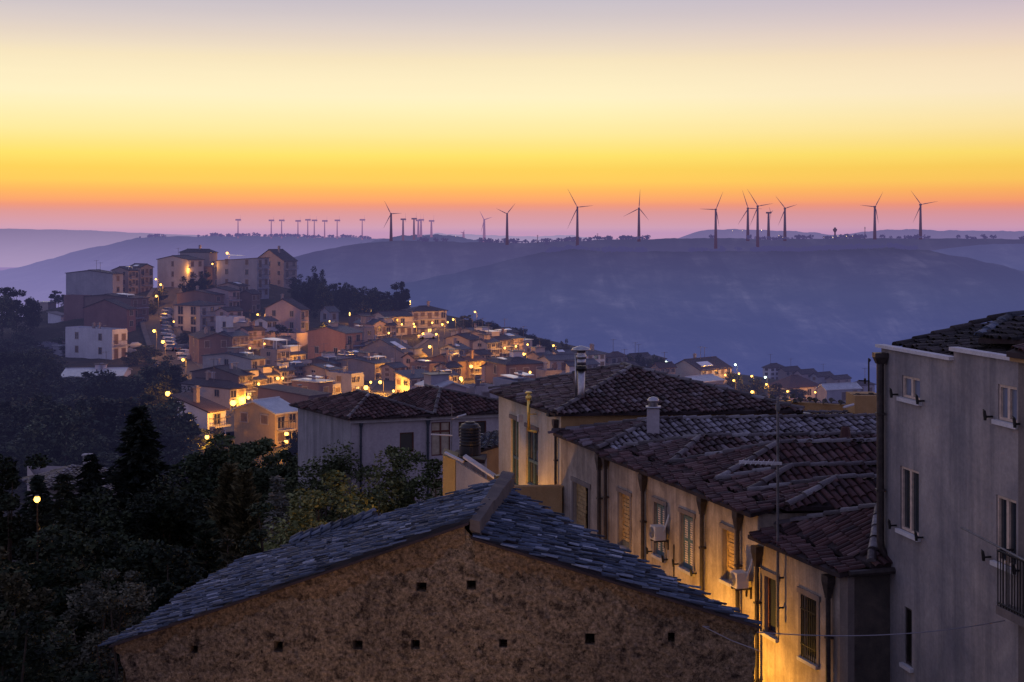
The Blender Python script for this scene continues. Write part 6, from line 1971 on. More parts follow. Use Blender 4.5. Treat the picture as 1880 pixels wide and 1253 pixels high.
def place_tree(name, pair, x, y, z, lab, scale=(1, 1, 1), rz=0.0, group=None, cat='tree'):
    r = empty(name, (x, y, z), lab, cat, group)
    for nm, me in zip(('crown', 'trunk'), pair):
        o = bpy.data.objects.new(nm, me); COL.objects.link(o)
        o.parent = r
    r.scale = scale; r.rotation_euler = (0, 0, rz)
    return r


def build_near_trees():
    rng = np.random.default_rng(5)
    def spot(u, v, Y, kind, lab, width, name=None, gbase=None, cat='tree', rz=0.0, tall=None, **kw):
        """apex at pixel (u, v), crown about 'width' photo pixels wide"""
        p = P(u, v, Y)
        g = gz(p.x, p.y) if gbase is None else gbase
        h = p.z - g if tall is None else tall
        g = p.z - h
        rad = width / 2 / F * Y
        if kind == 'con':
            pair = conifer(rng, h, rad, **kw); nm = name or 'conifer'
        else:
            pair = broad(rng, h, rad, **kw); nm = name or 'broadleaf_tree'
        return place_tree(nm, pair, p.x, p.y, g, lab, rz=rz, cat=cat)
    ced = dict(mat=M['leaf_cedar'], bark=M['bark'])
    spot(255, 742, 74, 'con', 'tall dark cedar with tiered branches rising above the other trees', 380, 'cedar_tree', levels=44, per=11, sprays=80, leaf=.2, droop=.16, power=.9, **ced)
    spot(168, 826, 68, 'con', 'dark slim conifer with a bent top before the pale roofed house', 210, 'cypress_tree', levels=34, per=10, sprays=70, leaf=.17, droop=.45, power=.7, **ced)
    spot(118, 862, 60, 'con', 'dark ragged conifer just right of the lone lower lamp', 250, 'cypress_tree', levels=34, per=10, sprays=70, leaf=.17, droop=.3, **ced)
    wm = dict(mat=M['leaf_lamplit'], bark=M['bark'])
    spot(421, 852, 58, 'con', 'brown lit cypress with a pointed top, left of the twin pair', 200, 'cypress_tree', levels=54, per=11, sprays=80, leaf=.13, droop=-.25, power=.8, base=.05, up=.35, **wm)
    spot(449, 864, 57, 'con', 'brown lit cypress with a pointed top, right of the twin pair', 200, 'cypress_tree', levels=54, per=11, sprays=80, leaf=.13, droop=-.25, power=.8, base=.05, up=.35, **wm)
    spot(378, 948, 48, 'con', 'broad dark cypress in front of the twin cypresses', 190, 'cypress_tree', levels=30, per=11, sprays=60, leaf=.15, droop=-.1, up=.2, mat=M['leaf_dark'], bark=M['bark'])
    spot(509, 866, 56, 'con', 'slim blue grey spruce right of the twin cypresses', 150, 'spruce_tree', levels=34, per=9, sprays=46, leaf=.13, droop=.1, power=.8, mat=M['leaf_blue'], bark=M['bark'])
    spot(418, 968, 41, 'con', 'small grey green spruce tip rising beside the barn roof edge', 130, 'spruce_tree', levels=26, per=8, sprays=40, leaf=.11, droop=.25, mat=M['leaf_lamplit'], bark=M['bark'])
    # broadleaf row in front of the lilac house
    md = dict(mat=M['leaf_mid'], bark=M['bark'])
    spot(440, 797, 100, 'b', 'dark rounded tree below the yellow house', 170, nclump=80, per=220, leaf=0.177, **md)
    spot(525, 822, 92, 'b', 'leafy green tree in front of the stained end wall', 190, nclump=90, per=220, leaf=0.163, **md)
    spot(372, 822, 96, 'b', 'dark bushy tree between cedar and yellow house', 170, nclump=80, per=220, leaf=0.177, mat=M['leaf_dark'], bark=M['bark'])
    spot(600, 822, 74, 'b', 'light green feathery acacia at the lilac house corner', 190, 'acacia_tree', nclump=110, per=160, leaf=0.116, mat=M['leaf_light'], bark=M['bark'])
    spot(712, 826, 63, 'b', 'light green feathery acacia before the brown windows', 200, 'acacia_tree', nclump=130, per=160, leaf=0.102, mat=M['leaf_light'], bark=M['bark'])
    spot(590, 880, 54, 'b', 'low feathery acacia just behind the barn roof', 230, 'acacia_tree', nclump=120, per=180, leaf=0.102, mat=M['leaf_light'], bark=M['bark'])
    spot(680, 905, 50, 'b', 'dark twiggy bush behind the barn ridge end', 150, 'bush', nclump=70, per=140, leaf=0.088, mat=M['leaf_mid'], bark=M['bark'], cat='bush')
    spot(505, 925, 47, 'b', 'low grey green bush at the barn roof far edge', 130, 'bush', nclump=60, per=160, leaf=0.088, mat=M['leaf_mid'], bark=M['bark'], cat='bush')
    dk = dict(mat=M['leaf_dark'], bark=M['bark'])
    spot(195, 905, 64, 'b', 'dark tree below the chimney of the pale roofed house', 240, nclump=90, per=170, leaf=.14, **dk)
    spot(115, 925, 58, 'b', 'dark tree right below the lone lower lamp', 220, nclump=90, per=170, leaf=.14, **dk)
    spot(18, 832, 62, 'b', 'dark pine crown at the left frame edge above the lone lamp', 150, 'pine_tree', nclump=90, per=200, leaf=0.122, **dk)
    spot(70, 868, 92, 'con', 'black conifer left of the pale roofed house', 190, 'conifer', levels=30, per=9, sprays=60, leaf=.2, **ced)
    spot(300, 890, 66, 'b', 'broad black tree right of the tall cedar', 260, nclump=110, per=220, leaf=0.136, **dk)
    spot(225, 960, 52, 'b', 'large black tree in the middle of the lower left wood', 300, nclump=130, per=220, leaf=0.122, **dk)
    spot(70, 975, 50, 'b', 'large black tree below the lone lower lamp', 260, nclump=120, per=220, leaf=0.122, **dk)
    spot(310, 1010, 44, 'b', 'black tree hugging the left barn roof slope', 220, nclump=110, per=220, leaf=0.109, **dk)
    spot(170, 1040, 40, 'b', 'grey green tamarisk with feathery plumes near the barn corner', 200, 'tamarisk_tree', nclump=120, per=180, leaf=0.075, mat=M['leaf_olive'], bark=M['bark'])
    spot(232, 1070, 36, 'b', 'upright feathery tamarisk plume touching the barn corner', 110, 'tamarisk_tree', nclump=80, per=180, leaf=0.061, mat=M['leaf_olive'], bark=M['bark'])
    spot(20, 1010, 42, 'b', 'warm lit pine at the lower left frame edge', 150, 'pine_tree', nclump=90, per=200, leaf=0.095, mat=M['leaf_lamplit'], bark=M['bark'])
    spot(110, 1150, 33, 'b', 'dark low bush at the bottom left', 280, 'bush', nclump=100, per=200, leaf=0.082, cat='bush', **dk)
    spot(10, 1120, 30, 'b', 'dark bush in the bottom left frame corner', 200, 'bush', nclump=80, per=200, leaf=0.075, cat='bush', **dk)
    # pale roofed house between the trees
    r = empty('house', (-27, 96, -27), 'pale tile roofed house half hidden behind the dark conifers at lower left', 'house')
    zr = (HZ - 858) / F * 97; ze = (HZ - 893) / F * 95
    e0, e1 = P(70, 896, 94), P(290, 905, 90); r0, r1 = P(132, 857, 99), P(255, 868, 96)
    roof_part(r, [([e0, e1, r1, r0], (e0 - r0)), ([P(40, 880, 101), e0, r0], (-1, -.3, 0))], [(r0, r1), (e0, r0)], ('cap', 'cap'), pitch=.34, row=.5, seed=77)
    wb = MB(); b0, b1 = P(50, 870, 104), P(280, 872, 100)
    solid_walls(wb, [(e0.x + .3, e0.y + .3), (e1.x, e1.y + .3), (b1.x, b1.y), (b0.x, b0.y)], -36, [e0.z - .15, e1.z - .15, e1.z - .15, e0.z - .15]); wb.build('wall', M['lilac'], r)
    ch = MB(); p = P(160, 850, 97); ch.cbox(p + Vector((0, 0, -.3)), .45, .45, 1.6); ch.cbox(p + Vector((0, 0, .55)), .6, .6, .1); ch.build('chimney', M['coping_dull'], r)


def build_town_trees():
    rng = np.random.default_rng(9)
    fm = dict(mat=M['leaf_far'], bark=M['bark_far'])
    base = [broad(rng, 8, 4.0, nclump=46, per=114, leaf=0.286, low=.12, **fm) for _ in range(4)]
    con = [conifer(rng, 10, 2.2, levels=18, per=7, sprays=18, leaf=.35, **fm) for _ in range(2)]
    rr = random.Random(12)
    def tree(u, v, Y, wpx, lab, group=None, kind='b', name=None, hmin=2.5):
        """apex at (u, v); crown wpx wide"""
        p = P(u, v, Y); g = gz(p.x, p.y)
        h = max(hmin, p.z - g)
        if p.z - h > g: pass
        w = wpx / F * Y / 8.0
        pair = rr.choice(base if kind == 'b' else con)
        hh = 8.0 if kind == 'b' else 10.0
        if kind != 'b': w = wpx / F * Y / 4.4
        place_tree(name or ('tree' if kind == 'b' else 'conifer'), pair, p.x, p.y, p.z - h, lab, (w, w, h / hh), rr.uniform(0, 6.28), group)
    tree(30, 526, 345, 80, 'big dark tree with ragged top at the left frame edge of the hilltop')
    tree(4, 545, 338, 60, 'dark tree cut by the left frame edge')
    tree(62, 548, 350, 34, 'dark round tree right of the big left hilltop tree')
    tree(107, 533, 396, 30, 'small tree tinted by lamp light left of the windowless house end')
    tree(728, 516, 372, 48, 'dark lone tree standing up at the right end of the wooded crest')
    tree(580, 491, 402, 34, 'thin feathery tree rising above the wooded crest')
    tree(1037, 624, 330, 22, 'dark round tree at the edge of the ridge below the valley haze')
    tree(640, 630, 280, 44, 'dark palm like conifer beside the orange plastered house', kind='c')
    tree(300, 655, 262, 74, 'large dark tree beside the lower end of the parked cars')
    tree(318, 676, 250, 56, 'dark tree below the lower parked cars')
    tree(266, 634, 306, 50, 'dark tree right of the lone pale house')
    tree(243, 648, 300, 36, 'low dark tree before the lone pale house')
    tree(334, 612, 328, 30, 'green bush on the corner above the parked cars')
    tree(352, 504, 388, 40, 'leafy tree below the lamp of the large cream hilltop house')
    tree(370, 498, 390, 34, 'tree right of the leafy lamp lit hilltop tree')
    tree(290, 530, 385, 26, 'lamp lit tree beside the topmost street lamps')
    tree(280, 552, 372, 24, 'low tree at the left kerb of the sloping street')
    tree(395, 788, 152, 60, 'lamp lit bush below the steep roofed house', name='bush')
    tree(540, 790, 142, 56, 'lamp lit bush below the yellow house balcony', name='bush')
    tree(330, 765, 168, 60, 'dark tree at the foot of the steep roofed house')
    tree(305, 790, 160, 66, 'dark tree left of the steep roofed house')
    tree(860, 578, 352, 36, 'lamp lit bush right of the lit upper terrace', name='bush')
    tree(600, 590, 336, 30, 'yellow lit bush above the orange plastered house', name='bush')
    tree(520, 598, 322, 50, 'dark flat hedge below the gabled pink house', name='hedge')
    tree(1345, 684, 325, 26, 'tree between the orange lit front and the right square')
    tree(1360, 688, 320, 16, 'slim dark cypress in the right slope square', kind='c', name='cypress_tree')
    tree(1383, 694, 312, 40, 'broad lamp lit tree in the right slope square')
    tree(1430, 704, 305, 44, 'tree behind the aerial mast on the right slope')
    tree(1465, 714, 296, 36, 'low tree at the foot of the large dark roofed house')
    tree(1320, 700, 300, 24, 'low bush at the orange lit front', name='bush')
    g = 'trees of the wooded crest'
    for k in range(26):
        t = k / 25
        u = 545 + 200 * ((k * .618) % 1.0)
        v = 505 + (u - 545) / 200 * 42 + rr.uniform(-4, 16)
        tree(u, v, rr.uniform(362, 402), rr.uniform(26, 46), 'dark tree in the thicket along the wooded crest', g)
    g = 'bushes along the far ridge edge'
    for k in range(18):
        u = 882 + k * 7.4 + rr.uniform(-3, 3)
        v = 587 + (u - 882) * .36 + rr.uniform(-4, 6) - (6 if 940 < u < 1010 else 0)
        tree(u, v, rr.uniform(338, 352), rr.uniform(16, 28), 'dark bush in the hedge line along the far ridge edge', g, name='bush')
    g = 'trees between the far right houses'
    for k in range(10):
        u = 1150 + k * 8.5
        tree(u, 652 + rr.uniform(-4, 10) + k * .8, rr.uniform(318, 332), rr.uniform(16, 26), 'dark tree in the clump left of the greenish lamp', g)
    g = 'trees of the wood below the town'
    n = 0
    while n < 95:
        u = rr.uniform(-30, 345); Y = rr.uniform(120, 335)
        x = (u - 940) / F * Y
        gg = gz(x, Y); v = HZ - (gg + 5) / Y * F
        if u > 215 and Y > 285: continue
        if 85 < u < 230 and 262 < Y < 330: continue
        if u > 225 and v < 690: continue
        h = rr.uniform(4.5, 8.5) if Y < 260 else rr.uniform(3, 5.5)
        if 85 < u < 230 and 225 < Y <= 262: h = 3.0
        if u > 290 and Y < 200: h = 4.0
        w = rr.uniform(.7, 1.25)
        place_tree('tree', rr.choice(base), x, Y, gg - .3, 'dark rounded tree in the wood on the slope left of the town', (w, w, h / 8), rr.uniform(0, 6), g)
        n += 1


# ------------------------------------------------------------------ far hills
def hill(name, lab, ridge, Yr, zfoot, Yfoot, colors, fac, noise=(6, .004), rows=26, bow=.6, seed=1, bumps=0.0, nx=260):
    """terrain sheet: skyline through photo pixels at depth Yr, falling towards the viewer to zfoot at Yfoot, and away behind"""
    us = np.linspace(ridge[0][0], ridge[-1][0], nx)
    vt = np.interp(us, [p[0] for p in ridge], [p[1] for p in ridge])
    rng = np.random.default_rng(seed)
    # smooth 1-D skyline roughness
    k = np.convolve(rng.normal(0, 1, nx + 20), np.ones(5) / 5, 'same')[10:10 + nx]
    zr = (HZ - vt) / F * Yr + k * bumps
    xr = (us - 940) / F * Yr
    verts, faces = [], []
    t = np.linspace(0, 1, rows)
    ph = rng.uniform(0, 6.28, 12); fr = rng.uniform(.4, 2.6, (12, 2)); am = 1 / (np.linalg.norm(fr, axis=1) + .3)
    for j, tt in enumerate(t):
        Yj = Yr + (Yfoot - Yr) * tt
        s = tt ** bow
        z = zr + (zfoot - zr) * s
        w = 0
        for q in range(12):
            w = w + am[q] * np.sin(fr[q, 0] * xr * noise[1] + fr[q, 1] * Yj * noise[1] * .8 + ph[q])
        z = z + w * noise[0] * math.sin(min(1, tt * 1.6) * math.pi) ** .8
        spread = 1.0
        for i in range(nx): verts.append((float(xr[i] * spread), float(Yj), float(z[i])))
    nb = 5
    for j in range(1, nb + 1):
        for i in range(nx): verts.append((float(xr[i]), float(Yr + 400 * j), float(zr[i] - 30 * j * j * .6)))
    R_ = rows
    for j in range(R_ - 1):
        for i in range(nx - 1):
            a = j * nx + i; faces.append((a, a + nx, a + nx + 1, a + 1))
    off = R_ * nx
    prev = 0
    for j in range(nb):
        cur = off + j * nx
        for i in range(nx - 1): faces.append((prev + i, prev + i + 1, cur + i + 1, cur + i))
        prev = cur
    me = bpy.data.meshes.new(name); me.from_pydata(verts, [], faces)
    me.polygons.foreach_set('use_smooth', [True] * len(me.polygons))
    tn = NT(name + '_land')
    n1 = tn.noise(noise[1] * 1.2, 8, .68)
    col = tn.ramp(n1, [(.36, (.02, .022, .02)), (.5, (.065, .058, .046)), (.62, (.19, .16, .12))])
    ln = tn.noise(1.0, 6, .7, tn.mapping((noise[1] * 3, noise[1] * .8, noise[1] * 12)))
    col = tn.mix(.7, col, tn.ramp(ln, [(.38, (.1,) * 3), (.62, (2.4,) * 3)]), 'MULTIPLY')
    fo = tn.noise(1.0, 5, .62, tn.mapping((noise[1] * 4.5, noise[1] * .7, noise[1] * 1.5)), dist=.6)  # shading of the slope folds painted into the land colour
    col = tn.mix(.8, col, tn.ramp(fo, [(.36, (.25,) * 3), (.5, (.9,) * 3), (.62, (2.6,) * 3)]), 'MULTIPLY')
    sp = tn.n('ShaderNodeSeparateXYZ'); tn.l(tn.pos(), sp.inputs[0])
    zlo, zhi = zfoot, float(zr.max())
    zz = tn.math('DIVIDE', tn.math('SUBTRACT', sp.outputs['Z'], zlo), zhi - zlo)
    hz = tn.ramp(zz, colors)  # haze glow graded by height, mixed over the land colour
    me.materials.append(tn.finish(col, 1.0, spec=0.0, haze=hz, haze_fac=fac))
    return tag(link('hill', me), lab, None, None, 'structure'), (us, zr, Yr)


HILLS = {}


def build_hills():
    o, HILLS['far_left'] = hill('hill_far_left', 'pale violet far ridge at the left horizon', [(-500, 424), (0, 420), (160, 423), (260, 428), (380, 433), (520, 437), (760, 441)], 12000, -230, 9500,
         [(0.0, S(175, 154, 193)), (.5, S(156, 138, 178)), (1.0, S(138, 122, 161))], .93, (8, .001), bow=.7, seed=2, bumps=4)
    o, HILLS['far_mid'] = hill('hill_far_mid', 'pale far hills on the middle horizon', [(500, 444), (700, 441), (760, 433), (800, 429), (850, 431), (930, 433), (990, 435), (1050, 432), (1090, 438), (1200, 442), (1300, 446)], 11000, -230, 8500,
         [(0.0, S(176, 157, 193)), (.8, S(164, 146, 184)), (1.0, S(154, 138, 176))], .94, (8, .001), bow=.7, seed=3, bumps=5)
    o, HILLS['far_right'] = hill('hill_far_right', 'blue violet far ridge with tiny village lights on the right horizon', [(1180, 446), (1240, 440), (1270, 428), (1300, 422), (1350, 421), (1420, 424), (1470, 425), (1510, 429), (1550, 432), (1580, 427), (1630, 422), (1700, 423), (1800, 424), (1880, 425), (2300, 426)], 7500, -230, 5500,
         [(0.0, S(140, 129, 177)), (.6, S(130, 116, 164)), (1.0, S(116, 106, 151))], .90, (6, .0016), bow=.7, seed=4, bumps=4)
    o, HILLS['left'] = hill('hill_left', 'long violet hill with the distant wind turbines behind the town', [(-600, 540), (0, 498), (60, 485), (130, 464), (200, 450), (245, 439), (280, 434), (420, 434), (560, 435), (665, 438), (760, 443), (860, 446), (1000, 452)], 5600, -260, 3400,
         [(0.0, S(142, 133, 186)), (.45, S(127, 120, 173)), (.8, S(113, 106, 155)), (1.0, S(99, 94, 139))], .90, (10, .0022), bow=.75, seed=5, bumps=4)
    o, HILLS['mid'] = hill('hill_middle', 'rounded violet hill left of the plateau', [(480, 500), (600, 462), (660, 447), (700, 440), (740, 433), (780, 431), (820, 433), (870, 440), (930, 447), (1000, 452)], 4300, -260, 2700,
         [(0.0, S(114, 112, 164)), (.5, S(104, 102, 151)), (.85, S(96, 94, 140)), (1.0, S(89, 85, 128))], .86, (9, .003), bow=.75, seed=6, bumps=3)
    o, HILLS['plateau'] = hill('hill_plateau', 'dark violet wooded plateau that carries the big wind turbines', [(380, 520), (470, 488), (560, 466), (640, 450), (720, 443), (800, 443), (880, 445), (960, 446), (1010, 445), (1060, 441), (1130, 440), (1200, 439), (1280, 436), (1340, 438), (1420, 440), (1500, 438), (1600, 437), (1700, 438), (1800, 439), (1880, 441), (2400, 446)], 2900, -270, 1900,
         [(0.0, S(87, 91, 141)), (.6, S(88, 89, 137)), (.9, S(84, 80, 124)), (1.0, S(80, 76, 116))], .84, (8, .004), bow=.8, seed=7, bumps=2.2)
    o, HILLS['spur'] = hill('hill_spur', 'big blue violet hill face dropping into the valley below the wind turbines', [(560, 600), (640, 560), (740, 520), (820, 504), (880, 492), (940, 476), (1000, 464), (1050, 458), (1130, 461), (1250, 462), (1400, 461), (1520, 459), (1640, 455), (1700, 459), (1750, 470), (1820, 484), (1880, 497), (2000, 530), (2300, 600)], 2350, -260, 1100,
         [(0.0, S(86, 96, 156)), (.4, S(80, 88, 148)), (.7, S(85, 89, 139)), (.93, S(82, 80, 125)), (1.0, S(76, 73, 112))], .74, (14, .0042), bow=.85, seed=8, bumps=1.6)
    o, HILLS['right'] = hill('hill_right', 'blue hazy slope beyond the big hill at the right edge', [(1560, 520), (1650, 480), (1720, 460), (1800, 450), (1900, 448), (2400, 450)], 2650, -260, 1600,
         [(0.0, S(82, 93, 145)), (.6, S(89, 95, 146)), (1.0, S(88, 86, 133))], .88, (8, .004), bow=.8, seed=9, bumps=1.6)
    # wooded fringes on the ridges: clumps nobody could count
    rng = np.random.default_rng(21)
    def fringe(key, n, size, mat, lab, u0, u1, depth=60, dens=1.0):
        us, zr, Yr = HILLS[key]
        uu = rng.uniform(u0, u1, n)
        # gaps
        keep = (np.sin(uu * .05) + np.sin(uu * .013 + 1) + rng.normal(0, .5, n)) > -.2
        uu = uu[keep]; m = len(uu)
        yy = Yr - rng.uniform(0, depth, m)
        z = np.interp(uu, us, zr)
        s = size * rng.uniform(.5, 1.4, m)
        per = 26
        cen = np.repeat(np.stack([(uu - 940) / F * yy, yy, z + s * .45], 1), per, 0) + rnd_dirs(rng, m * per) * np.repeat(s, per)[:, None] * np.array([.8, .8, .55]) * rng.uniform(.3, 1, (m * per, 1))
        a = rnd_dirs(rng, m * per); b = np.cross(a, rnd_dirs(rng, m * per)); b /= np.linalg.norm(b, axis=1)[:, None] + 1e-9
        ss = np.repeat(s, per)[:, None] * .28
        me = quads_mesh('wood', cen, a * ss, b * ss * .8, mat)
        tag(link('wood', me), lab, None, None, 'stuff')
    def wood_mat(name, c, fac):
        t = NT(name); return t.finish((.03, .03, .025, 1), 1.0, spec=0, haze=c, haze_fac=fac)  # flat haze glow mixed over the tree colour
    fringe('plateau', 420, 6.5, wood_mat('plateau_wood', S(82, 74, 120), .82), 'ragged line of trees along the plateau skyline', 700, 2000, 80)
    fringe('spur', 520, 6.0, wood_mat('spur_wood', S(80, 76, 124), .85), 'scattered trees on the crown of the big hill', 1000, 1740, 60)
    fringe('left', 300, 9, wood_mat('left_wood', S(98, 86, 136), .88), 'low tree line on the long violet hill', 230, 680, 100)
    for u, v, w in ((1805, 433, 9), (1681, 435, 9), (1697, 434, 10), (1790, 437, 5), (1003, 445, 8)):
        Y = 2880; p = P(u, v, Y)
        mat = bpy.data.materials['plateau_wood']
        h = w / F * Y; cz = P(u, v + w * .8, Y).z
        pair = broad(rng, p.z - cz + h * .3, h * .6, mat, mat, nclump=16, per=16, leaf=1.5)
        place_tree('tree', pair, p.x, p.y, cz, {1805: 'round tree alone on the plateau skyline at far right', 1681: 'tree left of the foot of the rightmost turbine', 1697: 'tree right of the foot of the rightmost turbine', 1790: 'tiny tree left of the round lone skyline tree', 1003: 'small tree on the skyline left of the largest turbine'}[u])


# ------------------------------------------------------------------ wind turbines
def turbine_mat(name, c, fac):
    t = NT(name); return t.finish((.16, .14, .16, 1), .5, spec=.3, haze=c, haze_fac=fac)  # violet haze glow mixed over the grey paint


def build_turbines():
    tm = turbine_mat('turbine_paint', S(88, 66, 100), .55)
    fm = turbine_mat('far_turbine_paint', S(140, 104, 146), .85)
    def one(hub, base_v, Y, tips, lab, mat, yaw=0.0, phase=None, blade=None, thin=1.0):
        u, v = hub
        H = P(u, v, Y); zb = P(u, base_v + 3, Y).z
        root = empty('wind_turbine', (H.x, H.y, zb), lab, 'wind turbine', 'wind turbines of the far plateau')
        k = Y / F
        mb = MB(); mb.tube([(H.x, H.y, zb), (H.x, H.y, H.z - .5)], [3.1 * k * thin, 1.7 * k * thin], 12); mb.build('tower', mat, root, smooth=True)
        ax = Vector((math.sin(yaw), -math.cos(yaw), 0)); sd = Vector((math.cos(yaw), math.sin(yaw), 0))
        nb = MB(); c = H + Vector((0, 0, 1.0 * k))
        l = 5.5 * k if yaw == 0 else 6.0 * k
        nb.box(c - ax * l * .75 - sd * 1.5 * k + Vector((0, 0, -1.5 * k)), ax * l * 1.3, sd * 3.0 * k, (0, 0, 3.0 * k))
        nb.build('nacelle', mat, root)
        hc = c + ax * l * .72
        hb = MB(); hb.tube([hc - ax * 1.2 * k, hc, hc + ax * 1.6 * k], [1.7 * k, 1.7 * k, .5 * k], 10); hub_o = hb.build('hub', mat, root, smooth=True)
        if tips:
            offs = [((tu - u), -(tv - v)) for tu, tv in tips]
            angs = [math.atan2(b, a) for a, b in offs]
            ln = max(math.hypot(a, b) for a, b in offs)
            # the rotor is slightly yawed in the photo; keep the true 120 degree spacing from the best matching blade
            ref = angs[0]
            err = [((angs[i] - ref - s * 2 * math.pi / 3 + math.pi) % (2 * math.pi)) - math.pi for i, s in ((1, -1), (2, 1))] if len(angs) == 3 else [0]
            al = [ref, angs[1], angs[2]] if len(angs) == 3 else [ref + q * 2 * math.pi / 3 for q in range(3)]
        else:
            ln = blade; al = [phase + q * 2 * math.pi / 3 for q in range(3)]
        for q, an in enumerate(al):
            L = (math.hypot(*offs[q]) if tips and len(tips) == 3 else ln) * k
            d = sd * math.cos(an) + Vector((0, 0, math.sin(an)))
            sdw = ax.cross(d).normalized()
            bm = MB(); prev = None
            for t, w in ((0, .55), (.08, .7), (.2, 1.15), (.45, .85), (.75, .5), (1, .12)):
                c2 = hc + d * L * t
                w2 = w * 1.35 * k * thin; th = (.5 - .38 * t) * k
                ring = [c2 - sdw * w2 * .4 - ax * th * .4, c2 + sdw * w2 * .6, c2 - sdw * w2 * .4 + ax * th * .4]
                if prev:
                    for m in range(3): bm.quad(prev[m], prev[(m + 1) % 3], ring[(m + 1) % 3], ring[m])
                prev = ring
            bm.poly(prev)
            bm.build('blade', mat, root)
    one((1060, 382), 458, 2500, [(1042, 348), (1089, 379), (1041, 422)], 'largest wind turbine, standing in front of the plateau edge at centre', tm)
    one((1173, 384), 441, 2860, [(1175, 349), (1144, 399), (1191, 406)], 'wind turbine with one blade straight up, right of the largest one', tm)
    one((1314, 386), 454, 2450, [(1327, 353), (1284, 385), (1320, 419)], 'wind turbine before the pale village hill, left of the close pair', tm)
    one((1373, 384), 440, 2860, [(1362, 350), (1399, 385), (1354, 414)], 'left turbine of the close pair, partly behind its neighbour', tm)
    one((1391, 380), 456, 2440, [(1371, 348), (1419, 375), (1376, 416)], 'right and nearer turbine of the close pair', tm)
    one((1411, 392), 440, 3300, None, 'small turbine just right of the close pair', tm, yaw=1.1, phase=.3, blade=15)
    one((1441, 384), 440, 2860, [(1423, 361), (1463, 377), (1428, 415)], 'third turbine right of the close pair with a raised left blade', tm)
    one((1606, 381), 437, 2880, [(1620, 354), (1578, 378), (1612, 412)], 'second turbine from the right end of the skyline', tm)
    one((1690, 377), 437, 2880, [(1671, 351), (1721, 371), (1675, 410)], 'rightmost wind turbine of the skyline', tm)
    one((718, 394), 443, 3000, [(706, 370), (738, 393), (704, 421)], 'large turbine among the small distant ones at left', tm)
    one((889, 405), 446, 3100, [(881, 389), (904, 400), (883, 428)], 'small three bladed turbine left of centre', fm)
    one((931, 394), 447, 2800, [(911, 384), (946, 375), (930, 424)], 'turbine with two blades spread like a letter V left of centre', tm)
    one((851, 429), 441, 6500, [(845, 427), (853, 423), (852, 437)], 'tiny turbine half sunk behind the rounded violet hill', fm)
    far = [(437, 405, 435, 'leftmost'), (498, 406, 435, 'second'), (517, 406, 435, 'third'), (547, 407, 435, 'fourth'), (565, 405, 435, 'fifth'), (577, 406, 435, 'sixth'), (596, 407, 435, 'seventh'), (619, 406, 436, 'eighth'), (665, 405, 438, 'ninth')]
    for u, v, b, w in far:
        one((u, v), b, 5560, None, f'{w} turbine from the left in the distant edge on row', fm, yaw=1.5, phase=1.57 + .03, blade=9, thin=.45)
    for u, v, b, lab in ((740, 404, 445, 'edge on turbine just right of the large left turbine'), (760, 403, 441, 'tallest of the four edge on turbines on the rounded hill'), (768, 406, 433, 'second of the four edge on turbines on the rounded hill'), (773, 405, 432, 'third of the four edge on turbines on the rounded hill'), (792, 407, 433, 'last of the four edge on turbines on the rounded hill')):
        one((u, v), b, 4250 if u > 750 else 3600, None, lab, fm if u > 765 else turb_mid, yaw=1.5, phase=1.6, blade=12, thin=.8)
    # masts and a water tower on the skyline
    def mast(u, v0, v1, Y, lab, w=.9, head=0):
        k = Y / F
        mb = MB(); a, b = P(u, v1 + 1, Y), P(u, v0, Y)
        mb.tube([a, b], [w * k, w * .5 * k], 6)
        for q in range(2):
            z = b.z - (1 + q * 2.4) * k
            mb.box((a.x - 1.6 * k, a.y, z), (3.2 * k, 0, 0), (0, .4 * k, 0), (0, 0, .5 * k))
        o = mb.build('lattice_mast', tm); tag(o, lab, 'mast')
    mast(987, 432, 446, 2880, 'thin mast on the skyline left of the largest turbine')
    mast(1097, 429, 441, 2880, 'thin mast on the skyline right of the largest turbine', .5)
    mast(1588, 417, 438, 2880, 'thin cross armed mast left of the second rightmost turbine')
    k = 2880 / F; a = P(1533, 438, 2880)
    mb = MB(); mb.lathe(a, [(1.8 * k, -2 * k), (1.5 * k, 11 * k), (3.6 * k, 14 * k), (4.0 * k, 17 * k), (2.0 * k, 18 * k), (1.6 * k, 20 * k)], 12)
    o = mb.build('water_tower', tm); tag(o, 'mushroom shaped water tower on the skyline between turbines', 'water tower')
    # farm and village lights on the plateau
    for i, (u, v, Y, r) in enumerate(((1512, 436, 2870, 1.8), (1529, 436, 2870, 1.4), (1538, 434, 2870, 1.1), (1554, 434, 2870, 1.6), (1565, 434, 2870, 1.0), (1427, 438, 2860, 1.8), (1433, 438, 2860, 2.0), (1437, 437, 2860, 1.5), (1430, 433, 2860, 1.0), (1398, 423, 7400, 1.6), (1363, 424, 7400, 1.0), (1345, 424, 7400, 1.0), (285, 433, 5560, 1.4), (292, 433, 5560, 1.4), (299, 433, 5560, 1.4), (304, 434, 5560, 1.2), (836, 434, 8000, 1.0))):
        k = Y / F; c = P(u, v, Y - 12)
        mb = MB(); mb.lathe(c, [(.05, -.5 * r * k), (.45 * r * k, 0), (.05, .5 * r * k)], 8)
        mb.tube([c, P(u, v + 5, Y - 10)], .12 * k, 5, 1)
        o = mb.build('far_lamp', [M['farlight'], tm])
        nm = {2870: 'pale lamp of the farmstead below the skyline water tower', 2860: 'pale lamp of the farmstead below the close turbine pair', 7400: 'pinprick village lamp on the pale right hand hill', 5560: 'pinprick lamp on the left shoulder of the long violet hill', 8000: 'single pinprick lamp on the pale middle hills'}[Y]
        tag(o, nm, 'lamp', {2870: 'farm lamps by the water tower', 2860: 'farm lamps by the turbine pair', 7400: 'village lamps on the right hill', 5560: 'lamps on the long hill', 8000: None}[Y])


